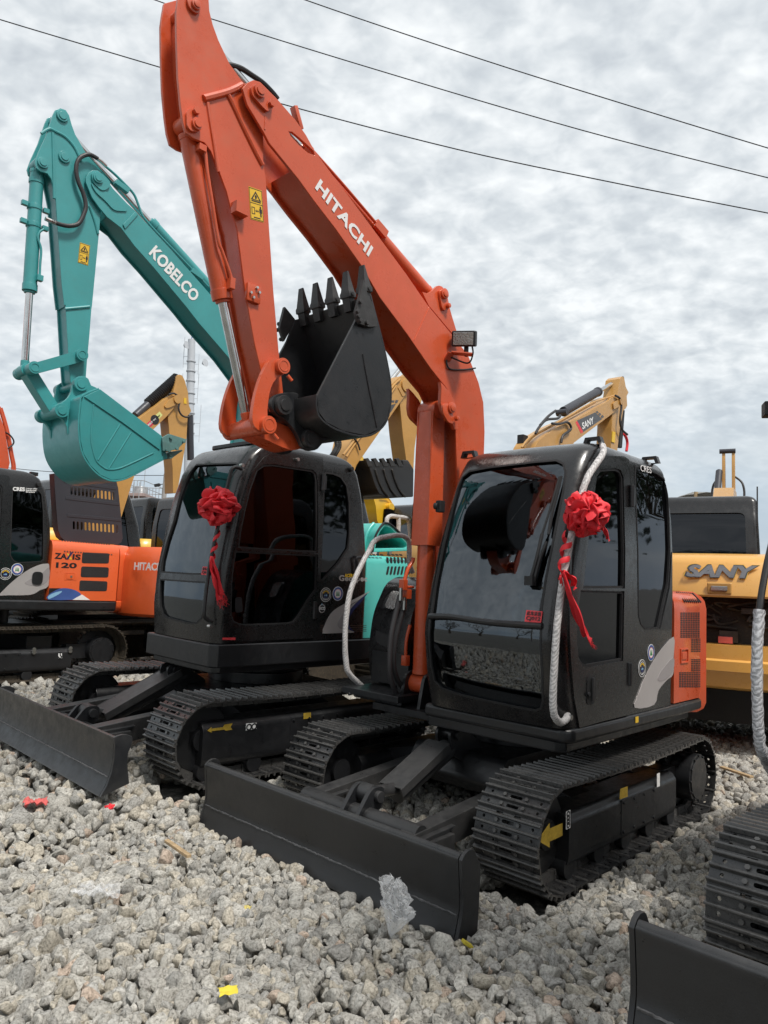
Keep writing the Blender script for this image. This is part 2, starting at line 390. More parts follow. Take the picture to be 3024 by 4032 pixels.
def make_track(root, sgn, W=1.135, sw=.45, xi=1.225, xs=-.975, R=.302, zc=.335, N=42, m=TRACKM, fm=BLACK, phase=.0, frame=(.115, .43), fx=(-.62, 1.06), detail=True):
    yo, yi = sgn*W, sgn*(W-sw); yc = (yo+yi)/2
    b = MB()
    z0, z1 = frame
    # box beam of the track frame with rounded shoulders
    prof = [(-.13, z0), (.13, z0), (.15, z0+.05), (.15, z1-.05), (.11, z1), (-.11, z1), (-.15, z1-.05), (-.15, z0+.05)]
    b.ext(rounded(prof, .02, 2), fx[0], fx[1], lambda a, y, c: (y, yc+a, c))
    b.box((xi-.1, yc, zc), (.42, .12, .14)); b.box(((fx[0]+xs)/2, yc, zc), (abs(fx[0]-xs)+.1, .14, .2))
    yf = yc+sgn*.152
    b.box(((fx[0]+fx[1])/2-.15, yf, (z0+z1)/2), (.55, .006, z1-z0-.08))
    for i in range(8):
        b.cyl(((fx[0]+fx[1])/2-.40+(i % 4)*.165, yf, z0+.06+(i//4)*(z1-z0-.12)), ((fx[0]+fx[1])/2-.40+(i % 4)*.165, yf+sgn*.014, z0+.06+(i//4)*(z1-z0-.12)), .012, n=6)
    tr = b.build('track', fm, root, bev=.006)
    idl = MB(); idl.cyl((xi, yc-.06, zc), (xi, yc+.06, zc), R-.06, n=40); idl.cyl((xi, yc-.1, zc), (xi, yc+.1, zc), .09, n=24); idl.cyl((xi, yc-.025, zc), (xi, yc+.025, zc), R-.035, n=40)
    idl.build('idler', fm, tr, bev=.004)
    sp = MB(); pts = []
    for i in range(23):
        a = 2*PI*i/23
        for da, r in ((-.06, R-.055), (-.03, R-.005), (.03, R-.005), (.06, R-.055)): pts.append((xs+math.cos(a+da)*r, zc+math.sin(a+da)*r))
    sp.ext(pts, yc-.02, yc+.02); sp.cyl((xs, yc-.1, zc), (xs, yc+sgn*.19, zc), .19, n=36); sp.cyl((xs, yc+sgn*.19, zc), (xs, yc+sgn*.2, zc), .165, n=36)
    for i in range(12): a = 2*PI*i/12; sp.cyl((xs+.178*math.cos(a), yc+sgn*.188, zc+.178*math.sin(a)), (xs+.178*math.cos(a), yc+sgn*.203, zc+.178*math.sin(a)), .01, n=6)
    sp.build('sprocket', fm, tr, bev=.003)
    for i in range(5):
        x = fx[0]+.05+(fx[1]-fx[0]-.1)*i/4; r = MB(); r.cyl((x, yc-.13, .10), (x, yc+.13, .10), .07, n=20); r.build('roller', fm, tr, bev=.004)
    # shoes along the belt
    L = xi-xs; per = 2*L+2*PI*R; p = per/N; me = shoe_mesh(sw, p, m)
    for k in range(N):
        s = ((k+phase)*p) % per
        sag = 0
        if s < L: x, z, t = xi-s, zc+R-.022*math.sin(PI*s/L), PI
        elif s < L+PI*R: a = PI/2+(s-L)/R; x, z, t = xs+R*math.cos(a), zc+R*math.sin(a), a+PI/2
        elif s < 2*L+PI*R: x, z, t = xs+(s-L-PI*R), zc-R, 0
        else: a = -PI/2+(s-2*L-PI*R)/R; x, z, t = xi+R*math.cos(a), zc+R*math.sin(a), a+PI/2
        # local x along travel direction, z outward
        d = Vector((math.cos(t), 0, math.sin(t))); up = Vector((d.z, 0, -d.x)); y = up.cross(d)
        o = bpy.data.objects.new('track_shoe', me); COL.objects.link(o); o.parent = tr
        o.matrix_local = Matrix(((d.x, y.x, up.x, x), (d.y, y.y, up.y, yc), (d.z, y.z, up.z, z), (0, 0, 0, 1)))
    return tr

def decal(root, name, m, loops, Y, sgn=1, t=.0025, parent=None):
    b = MB(); b.ext(loops, Y, Y+sgn*t); return b.build(name, m, parent or root)

def make_blade(root, front, plate, yh, m=BLADE, lip=.02, arms=((.47, 1.85, .34), (.47, .75, .45)), guard=((1.55, .46), (1.05, .69), .2), tube_x=1.80, tube_z=.34, weld=.13, roll=.022):
    fr = smooth2(front, 6)
    back = [(x-.028, z) for x, z in fr[::-1]]
    b = MB(); b.ext(dedupe(fr+back), -yh+.004, yh-.004)
    x0, z0 = fr[0]
    if roll: b.cyl((x0-.022, -yh+.004, z0-roll*.4), (x0-.022, yh-.004, z0-roll*.4), roll, n=18)
    xm = min(p[0] for p in fr)
    b.ext([(xm-.03, z0-.08), (xm-.17, z0-.15), (xm-.17, .17), (xm-.02, .14)], -yh*.8, yh*.8)
    bl = b.build('dozer_blade', m, root, bev=.003)
    for sg in (-1, 1):
        e = MB(); e.ext(dedupe(plate), sg*yh, sg*(yh+.022)); e.build('end_plate', m, bl, bev=.004)
    # weld bead along the cutting edge
    zs = fr[-1][1]+weld; xw = np.interp(-zs, [-p[1] for p in fr], [p[0] for p in fr])
    w = MB(); w.tube([(xw+.002, -yh+.01+i*(2*yh-.02)/160, zs+.004*noise.noise(Vector((i*.7, 1, 2)))) for i in range(161)], .0055, n=6, sub=1, wob=.9)
    w.build('weld_bead', mat('weld_grey', (.075, .075, .078), .5, var=.4, vscale=30), bl)
    (ya, xa, za), (yb, xb, zb) = arms
    for sg in (-1, 1):
        a = MB(); a.beam((xa+.04, sg*ya, za-.08), (xb, sg*yb, zb-.085), .12, .17)
        a.beam((xa+.1, sg*(ya+.02), za-.1), (xa-.25, sg*(ya+.02), za-.09), .22, .12)
        a.ext([(xa+.10, za-.02), (xa-.30, za-.0), (xa+.1, za-.17)], sg*ya-.1, sg*ya+.1)
        a.build('blade_arm', m, root, bev=.008)
    c = MB(); c.cyl((tube_x, -ya-.05, tube_z-.03), (tube_x, ya+.05, tube_z-.03), .062, n=24)
    for sy in (-.085, .055): c.ext(rounded([(tube_x-.12, tube_z+.0), (tube_x+.12, tube_z-.03), (tube_x-.02, tube_z+.15), (tube_x-.14, tube_z+.14)], .05), sy, sy+.032)
    c.build('blade_crossbar', m, root, bev=.004)
    (gx0, gz0), (gx1, gz1), gw = guard
    px, pz = tube_x-.07, tube_z+.09
    cy = MB(); cy.cyl((px, -.05, pz), (px, .05, pz), .06, n=20); cy.cyl((px, -.12, pz), (px, .12, pz), .035, n=16); cy.cyl((px, 0, pz), (gx0-.08, 0, gz0-.03), .04, n=20); cy.cyl((gx0-.05, 0, gz0-.06), (gx1-.1, 0, gz1-.07), .075, n=24)
    cyl = cy.build('blade_cylinder', m, root, bev=.004)
    g = MB(); d = Vector((gx1-gx0, 0, gz1-gz0)).normalized(); g.beam((gx0, 0, gz0-.004), (gx1, 0, gz1-.004), gw, .008)
    g.beam(Vector((gx0, gw/2, gz0-.03)), Vector((gx1, gw/2, gz1-.03)), .008, .06); g.beam(Vector((gx0, -gw/2, gz0-.03)), Vector((gx1, -gw/2, gz1-.03)), .008, .06)
    gu = g.build('cylinder_guard', m, cyl, bev=.002)
    bo = MB(); up = Vector((-d.z, 0, d.x))
    for t in (.2, .75):
        q = Vector((gx0, 0, gz0))+Vector((gx1-gx0, 0, gz1-gz0))*t; bo.cyl(q, q+up*.012, .014, n=6)
    bo.build('bolt', STEEL, cyl)
    return bl

# ------------------------------------------------------------------ cabs
class Cab:
    def __init__(s, front, rear, yl, yr, z0, z1, rf=.11, rr=.06, rt=.09, bow=.02, lean=.03, roof_bulge=.02):
        s.front, s.rear, s.yl, s.yr, s.z0, s.z1 = front, rear, yl, yr, z0, z1; s.rf, s.rr, s.rt, s.bow, s.lean = rf, rr, rt, bow, lean; s.bulge = roof_bulge
    def xf(s, z): return float(np.interp(z, [p[0] for p in s.front], [p[1] for p in s.front]))
    def xr(s, z): return float(np.interp(z, [p[0] for p in s.rear], [p[1] for p in s.rear]))
    def section(s, z, off, ins):
        xf, xr = s.xf(z)-off-ins*1.6, s.xr(z)+off+ins; k = max(0, (z-(s.z1-.75))/.75)*s.lean
        yl, yr = s.yl-off-ins-k, s.yr+off+ins+k; yc, hw = (yl+yr)/2, (yl-yr)/2; out = []
        n = 7
        def corner(cx, cy, r, a0):
            for i in range(n): a = a0+PI/2*i/(n-1); out.append([cx+r*math.cos(a), cy+r*math.sin(a)])
        rf, rr = max(.01, s.rf-off*.5), max(.01, s.rr-off*.5)
        corner(xf-rf, yl-rf, rf, 0)
        corner(xr+rr, yl-rr, rr, PI/2); corner(xr+rr, yr+rr, rr, PI); corner(xf-rf, yr+rf, rf, -PI/2)
        m = 10
        for i in range(1, m): out.append([xf, yr+rf+(yl-yr-2*rf)*i/m])
        return [Vector((x+(s.bow*(1-((y-yc)/hw)**2) if x > xf-rf else 0), y, z)) for x, y in out]
    def solid(s, off):
        b = MB(); rows = []
        z0, z1 = s.z0+off, s.z1-off; rt = s.rt
        zs = list(np.linspace(z0, z1-rt, 26))
        for z in zs: rows.append(s.section(z, off, 0))
        for i in range(1, 8):
            a = PI/2*i/7*.97; rows.append(s.section(z1-rt+rt*math.sin(a), off, rt*(1-math.cos(a))))
        rows.append([Vector((p.x*.5+.5*(s.xf(z1)+s.xr(z1))/2, p.y*.5+.25*(s.yl+s.yr), z1+s.bulge)) for p in rows[-1]])
        b.grid(rows, closed=True); n = len(rows[0]); k = (len(rows)-1)*n
        b.f.append(tuple(range(n))); b.f.append(tuple(range(k, k+n))); return b.mesh('solid')
    def layer(s, o0, o1): return boolean(s.solid(o0), s.solid(o1), 'DIFFERENCE')
    def fit(s, lay, cutter): return boolean(lay.copy(), cutter, 'INTERSECT')
    def side(s, loops, right=False):
        b = MB(); ym = (s.yl+s.yr)/2
        b.ext(loops, ym if not right else s.yr-.4, s.yl+.4 if not right else ym); return b.mesh('c')
    def frontc(s, loops):
        b = MB(); b.ext(loops, .35, 3., lambda a, y, c: (y, a, c)); return b.mesh('c')
    def rearc(s, loops):
        b = MB(); b.ext(loops, -3., .0, lambda a, y, c: (y, a, c)); return b.mesh('c')
    def fhit(s, fr, px):
        X = 1.
        for _ in range(12):
            q = fr.hit(px, 0, X); yc, hw = (s.yl+s.yr)/2, (s.yl-s.yr)/2; X = s.xf(q.z)+s.bow*max(0, 1-((q.y-yc)/hw)**2)
        return q
    def fhits(s, fr, pts): return [(q.y, q.z) for q in (s.fhit(fr, p) for p in pts)]

def shrink(poly, d):
    """offset a closed polygon inwards (d>0) or outwards (d<0)"""
    P = [Vector(p) for p in poly]; A = sum(P[i-1].x*P[i].y-P[i].x*P[i-1].y for i in range(len(P))); sg = 1 if A > 0 else -1
    out = []
    for i in range(len(P)):
        a, b, c = P[i-1], P[i], P[(i+1) % len(P)]
        e0, e1 = (b-a), (c-b)
        if e0.length < 1e-6 or e1.length < 1e-6: continue
        e0.normalize(); e1.normalize(); n = Vector((-(e0.y+e1.y), e0.x+e1.x)); 
        if n.length < 1e-6: continue
        n.normalize(); k = max(.5, n.dot(Vector((-e0.y, e0.x)))); out.append(tuple(b+n*sg*d/k))
    return out
def make_cab(root, cab, wins_side, wins_front, door, paint=CABB, glass=GLASS, sideglass=GLASSD, bar=None):
    """wins_side: list of (polygon, on_door); wins_front: list of polygons in Y,Z"""
    shell = cab.layer(0, .05)
    for w, ond in wins_side: shell = boolean(shell, cab.side(w), 'DIFFERENCE')
    for w in wins_front: shell = boolean(shell, cab.frontc(w), 'DIFFERENCE')
    zl, zh = cab.z0+.75, cab.z1-.22
    rw = rounded([(cab.xr(1.6)+.15, zl), (cab.xf(1.6)-.3, zl), (cab.xf(zh)-.22, zh), (cab.xr(zh)+.15, zh)], .08)
    shell = boolean(shell, cab.side(rw, True), 'DIFFERENCE')
    bw = rounded([(cab.yr+.14, zl+.15), (cab.yl-.14, zl+.15), (cab.yl-.16, zh), (cab.yr+.16, zh)], .08)
    shell = boolean(shell, cab.rearc(bw), 'DIFFERENCE')
    shade(shell, 32); shell.materials.clear(); body = link('cab', shell, paint, root)
    gl = cab.layer(.016, .022)
    def pane(name, cut, m):
        me = boolean(gl.copy(), cut, 'INTERSECT'); me.materials.clear(); shade(me, 40); return link(name, me, m, body)
    for i, w in enumerate(wins_front): pane('windshield', cab.frontc(shrink(w, -.012)), glass)
    for w, ond in wins_side: pane('door_window' if ond else 'side_window', cab.side(shrink(w, -.012)), sideglass)
    pane('side_window', cab.side(shrink(rw, -.012), True), sideglass); pane('rear_window', cab.rearc(shrink(bw, -.012)), sideglass)
    # rubber seals round the panes
    seal = cab.layer(-.003, .014)
    for w, ond in wins_side+[(w, None) for w in wins_front]:
        f = cab.frontc if ond is None else cab.side
        me = boolean(seal.copy(), f([w, shrink(w, .014)[::-1]]), 'INTERSECT'); me.materials.clear(); shade(me, 40); link('window_seal', me, RUBBER, body)
    if door:
        holes = [shrink(w, -.004)[::-1] for w, ond in wins_side if ond]
        me = boolean(cab.layer(-.012, .02), cab.side([door]+holes), 'INTERSECT'); me.materials.clear(); shade(me, 32)
        dr = link('door', me, paint, body)
    # inside: floor, seat, consoles
    yc = (cab.yl+cab.yr)/2
    b = MB(); b.box((.25, yc, cab.z0+.08), (1.5, cab.yl-cab.yr-.16, .04)); b.build('floor', DARK, body)
    s = MB(); s.box((-.05, yc, cab.z0+.45), (.5, .48, .14)); s.box((-.30, yc, cab.z0+.85), (.13, .46, .62), Matrix.Rotation(-.15, 3, 'Y')); s.box((-.37, yc, cab.z0+1.27), (.09, .28, .2)); s.box((-.05, yc, cab.z0+.22), (.35, .3, .35))
    s.build('seat', SEAT, body, bev=.04, seg=3)
    k = MB()
    for sy in (-.36, .36):
        k.box((.05, yc+sy, cab.z0+.5), (.6, .17, .22)); k.cyl((.28, yc+sy, cab.z0+.6), (.31, yc+sy, cab.z0+.82), .012, n=8); k.cyl((.31, yc+sy, cab.z0+.8), (.33, yc+sy, cab.z0+.93), .026, .022, n=12)
    k.cyl((.75, yc-.1, cab.z0+.1), (.65, yc-.12, cab.z0+.75), .01, n=8); k.cyl((.75, yc+.1, cab.z0+.1), (.65, yc+.12, cab.z0+.75), .01, n=8)
    k.build('control_console', DARK, body, bev=.012)
    return body

# ------------------------------------------------------------------ small parts
def badge(root, c, r, kind, Y, sgn=1, sx=1., parent=None):
    """round sticker on a side panel; c = (X,Z)"""
    p = MB(); p.ext(circle(c, r, 32, sx), Y, Y+sgn*.002); o = p.build('sticker', WHITE, parent or root)
    def add(nm, m, loops, t0, t1): q = MB(); q.ext(loops, Y+sgn*t0, Y+sgn*t1); q.build(nm, m, o) if False else parts.setdefault((nm, m.name), [m, MB()])[1].merge(q)
    parts = {}
    if kind == 'tree':
        add('ring', BLUE, [circle(c, r*.93, 32, sx), circle(c, r*.66, 32, sx)[::-1]], .002, .003)
        for i in range(24):
            a = 2*PI*i/24; add('beads', REDD, circle((c[0]+sx*r*.6*math.cos(a), c[1]+r*.6*math.sin(a)), r*.045, 8, sx), .002, .003)
        for dx in (-.22, 0, .22):
            for k in range(3):
                zt = c[1]+r*(.36-.2*k); w = r*(.07+.035*k); add('trees', GREEN, [(c[0]+dx*r*sx-w*sx, zt-r*.26), (c[0]+dx*r*sx+w*sx, zt-r*.26), (c[0]+dx*r*sx, zt)], .002, .003+.0003*k)
            add('trees', GREEN, [(c[0]+dx*r*sx-.02*r, c[1]-r*.4), (c[0]+dx*r*sx+.02*r, c[1]-r*.4), (c[0]+dx*r*sx+.02*r, c[1]-r*.28), (c[0]+dx*r*sx-.02*r, c[1]-r*.28)], .002, .003)
    elif kind == 'globe':
        add('field', BLACKD, circle(c, r*.93, 32, sx), .002, .0026); add('arc', WHITE, [circle(c, r*.76, 32, sx), circle(c, r*.70, 32, sx)[::-1]], .0026, .0032)
        for i in range(5):
            a = PI*(.18+.16*i); cc = (c[0]+sx*r*.52*math.cos(a), c[1]+r*.5*math.sin(a)+.02*r); q = .095*r
            add('marks', YDEC, [(cc[0]-q*sx, cc[1]-q), (cc[0]+q*sx, cc[1]-q), (cc[0]+q*sx, cc[1]+q), (cc[0]-q*sx, cc[1]+q)], .0026, .0034)
        add('globe', NAVY, circle((c[0], c[1]-.12*r), r*.36, 24, sx), .0026, .0032)
        add('land', SKYBLUE, smooth2([(c[0]+sx*r*x, c[1]+r*y) for x, y in ((-.24, -.02), (-.02, .05), (.02, -.12), (-.16, -.2))], 3, True), .0032, .0037)
        add('land', SKYBLUE, smooth2([(c[0]+sx*r*x, c[1]+r*y) for x, y in ((.08, -.08), (.26, -.02), (.24, -.2))], 3, True), .0032, .0037)
        add('arc', WHITE, [(c[0]-.45*r*sx, c[1]-.42*r), (c[0], c[1]-.6*r), (c[0]+.45*r*sx, c[1]-.42*r), (c[0], c[1]-.66*r)], .0026, .0034)
    else:
        add('field', BLACKD, circle(c, r*.88, 32, sx), .002, .0026); add('leaf', SKYBLUE, [(c[0], c[1]+r*.75), (c[0]+.35*r*sx, c[1]+r*.95), (c[0]+.1*r*sx, c[1]+1.35*r)], 0, .003)
    for (nm, _), (m, q) in parts.items(): q.build('sticker_'+nm, m, parent or root)
    return o
def warning_sign(root, quad, Y, parent, fr=None):
    """yellow two-panel warning sign on an arm; quad = top-left, top-right, bottom-right, bottom-left in X,Z"""
    q = [Vector(p) for p in quad]
    def at(u, v): return tuple((q[0]*(1-u)+q[1]*u)*(1-v)+(q[3]*(1-u)+q[2]*u)*v)
    b = MB(); b.ext([at(0, 0), at(1, 0), at(1, 1), at(0, 1)], Y, Y+.002); o = b.build('warning_sign', YDEC, parent)
    d = MB()
    def pl(pts, t=.0032): d.ext([at(*p) for p in pts], Y+.0021, Y+t)
    pl([(.04, .02), (.96, .02), (.96, .035), (.04, .035)]); pl([(.04, .965), (.96, .965), (.96, .98), (.04, .98)]); pl([(.02, .02), (.05, .02), (.05, .98), (.02, .98)]); pl([(.95, .02), (.98, .02), (.98, .98), (.95, .98)])
    pl([(.03, .47), (.97, .47), (.97, .485), (.03, .485)])
    d.ext([[at(.5, .09), at(.88, .37), at(.12, .37)], [at(.5, .15), at(.76, .35), at(.24, .35)][::-1]], Y+.0021, Y+.0032)
    pl([(.42, .24), (.5, .2), (.58, .25), (.55, .32), (.45, .33)]); pl([(.15, .39), (.85, .39), (.85, .425), (.15, .425)])
    d.ext([[at(.12, .6), at(.36, .6), at(.36, .82), at(.12, .82)], [at(.16, .62), at(.32, .62), at(.32, .8), at(.16, .8)][::-1]], Y+.0021, Y+.0032)
    pl([(.40, .7), (.48, .66), (.48, .69), (.58, .69), (.58, .66), (.66, .7), (.58, .74), (.58, .71), (.48, .71), (.48, .74)])
    pl([(.70, .61), (.9, .61), (.9, .74), (.85, .74), (.85, .86), (.75, .86), (.75, .74), (.70, .74)]); pl([(.76, .53), (.84, .53), (.86, .57), (.84, .6), (.76, .6), (.74, .57)])
    pl([(.25, .9), (.75, .9), (.75, .93), (.25, .93)])
    d.build('sign_marks', BLACKD, parent); return o
def pin(b, c, Y, r, sgn=1, t=.02):
    b.cyl((c[0], Y, c[1]), (c[0], Y+sgn*t, c[1]), r, n=24); b.cyl((c[0], Y+sgn*t, c[1]), (c[0], Y+sgn*(t+.008), c[1]), r*.66, n=24); return b
# ================================================================== machine A: orange excavator, black cab
Z2 = zm(600, 0, 1.8433); Z3 = zm(700, 900, 1.659); Z5 = zm(1600, 1000, 3.16); Zr = zm(1300, 1900, 2.37); Zs = zm(1600, 1700, 1.3825)
Zq = zm(1700, 3100, 2.765)
YC = -.40
def side_text(fr, root, s, m, p0, p1, ptop, Y, parent, bold=0., shear=0., spacing=1., name='lettering', n=(0, 1, 0)):
    """p0, p1: pixel ends of the baseline, ptop: top of the first letter"""
    a, b, c = fr.hit(p0, 1, Y), fr.hit(p1, 1, Y), fr.hit(ptop, 1, Y)
    d = (b-a); w = d.length; u = d.normalized(); h = (c-a-u*(c-a).dot(u)).length
    return text(s, m, parent, a+Vector(n)*.0005, u, n, w, h, bold, shear, spacing, name)

def undercarriage(root, m=BLACK):
    b = MB(); b.ext(rounded([(-.62, .30), (.75, .30), (.92, .42), (.80, .60), (-.62, .60)], .05), -.42, .42)
    for sx in (-.45, .55):
        for sy in (-1, 1): b.beam((sx, sy*.3, .46), (sx+.02, sy*.86, .33), .26, .2)
    for sy in (-.06, .06): b.ext(rounded([(.7, .45), (.98, .60), (1.02, .76), (.9, .8), (.6, .62)], .05), sy-.012, sy+.012)
    b.cyl((.93, -.1, .73), (.93, .1, .73), .035, n=16)
    b.build('chassis', m, root, bev=.01)
    s = MB(); s.cyl((0, 0, .60), (0, 0, .70), .46, n=48); s.cyl((0, 0, .70), (0, 0, .80), .40, n=48); s.build('swing_bearing', m, root, bev=.006)

def curved_bucket(root, name, m, shell, side, Yn, Yf, ear, Ye, Yef, pins, lipdir, nteeth, cutter=None, fcut=None, tooth=(.17, .075, .05), tm=None, th=.014):
    """bucket seen from its side; shell = wrapper line from lip to hinge end, side = side plate outline (X,Z)"""
    sh = smooth2(shell, 3)
    inn = shrink_open(sh, th)
    b = MB(); b.ext(dedupe(sh+inn[::-1]), Yf, Yn)
    b.ext(dedupe(side), Yn-.02, Yn+.001); b.ext(dedupe(side), Yf-.001, Yf+.02)
    bk = b.build(name, m, root, bev=.003)
    e = MB()
    for y0 in (Ye, Yef): e.ext(dedupe(smooth2(ear, 2, True)), y0-.018, y0+.018)
    for c, r in pins:
        e.cyl((c[0], Ye-.01, c[1]), (c[0], Ye+.055, c[1]), r, n=28); e.cyl((c[0], Yef+.01, c[1]), (c[0], Yef-.055, c[1]), r, n=28); e.cyl((c[0], Ye+.05, c[1]), (c[0], Ye+.063, c[1]), r*.62, n=24)
        e.cyl((c[0], Yef, c[1]), (c[0], Ye, c[1]), r*.55, n=20)
    e.build('bucket_ear', m, bk, bev=.003)
    L = Vector((sh[0][0], 0, sh[0][1])); d = Vector((lipdir[0], 0, lipdir[1])).normalized(); nrm = Vector((-d.z, 0, d.x)); tl, tw, tt = tooth
    for i in range(nteeth):
        y = Yf+.05+(Yn-Yf-.10)*i/(nteeth-1); t = MB()
        c = L-d*.07+Vector((0, y, 0))
        def sec(q, w, h): return [q+Vector((0, sy*w/2, 0))+nrm*(sn*h/2) for sy, sn in ((-1, -1), (1, -1), (1, 1), (-1, 1))]
        rows = [sec(c, tw*.8, tt*.7), sec(c+d*.09, tw*.85, tt*1.0), sec(c+d*.095, tw*1.12, tt*1.25), sec(c+d*.125, tw*1.12, tt*1.25), sec(c+d*.14, tw*.95, tt*1.05), sec(c+d*(.09+tl*.65), tw*.72, tt*.62), sec(c+d*(.09+tl), tw*.56, tt*.22)]
        t.grid(rows, closed=True); t.f += [tuple(len(t.v)-4+k for k in range(4)), (3, 2, 1, 0)]
        t.cyl(c+d*.115+Vector((0, tw*.5, 0)), c+d*.115+Vector((0, tw*.64, 0)), .014, n=10)
        t.build('bucket_tooth', tm or m, bk, bev=.003)
    if cutter:
        for y0, y1, sg in ((Yn+.002, Yn+.03, 1), (Yf-.002, Yf-.03, -1)):
            if sg < 0 and fcut: cutter = fcut
            q = MB(); q.ext(dedupe(cutter), y0, y1); cx = sum(p[0] for p in cutter[-4:])/4; cz = sum(p[1] for p in cutter[-4:])/4
            for p in cutter[-5:]:
                cc = (p[0]*.72+cx*.28, p[1]*.72+cz*.28); q.cyl((cc[0], y1, cc[1]), (cc[0], y1+sg*.02, cc[1]), .016, n=6)
            q.build('side_cutter', tm or m, bk, bev=.003)
    return bk
def shrink_open(P, d):
    out = []; V = [Vector(p) for p in P]
    for i, p in enumerate(V):
        t = (V[min(i+1, len(V)-1)]-V[max(i-1, 0)]).normalized(); out.append((p.x+t.y*d, p.y-t.x*d))
    return out
def ram(root, name, p0, p1, r, frac, barrel, rod=.55, eye=.06, w=.10, parent=None, gland=True):
    """hydraulic cylinder: barrel from p0, chrome rod to p1"""
    p0, p1 = Vector(p0), Vector(p1); d = (p1-p0).normalized(); L = (p1-p0).length; q = p0+d*L*frac
    b = MB(); b.cyl(p0+d*eye, q, r, n=32); b.cyl(p0-Vector((0, w/2, 0)), p0+Vector((0, w/2, 0)), eye, n=24)
    if gland: b.cyl(q-d*.05, q+d*.012, r*1.10, n=32); b.cyl(q+d*.012, q+d*.03, r*.8, n=32)
    b.cyl(p0+d*eye, p0+d*(eye+.03), r*1.06, n=32)
    o = b.build(name, barrel, parent or root, bev=.003)
    c = MB(); c.cyl(q, p1-d*eye*.7, r*rod, n=32); c.build('piston_rod', CHROME, o)
    e = MB(); e.cyl(p1-Vector((0, w/2, 0)), p1+Vector((0, w/2, 0)), eye, n=24); e.cyl(p1-d*eye*1.7, p1, r*rod*1.15, n=24); e.build('rod_eye', barrel, o, bev=.003)
    return o
def loft_plates(name, m, root, poly, Yn, Yf, plate=.028, inset=.02, core=None, bev=.004, holes=()):
    """box girder: two side plates proud of a core"""
    b = MB(); h = [q[::-1] for q in holes]
    b.ext([dedupe(poly)]+list(h), Yn-plate, Yn); b.ext(dedupe(poly), Yf, Yf+plate)
    b.ext(dedupe(core or shrink(dedupe(poly), inset)), Yf+plate-.001, Yn-plate+.001)
    return b.build(name, m, root, bev=bev)

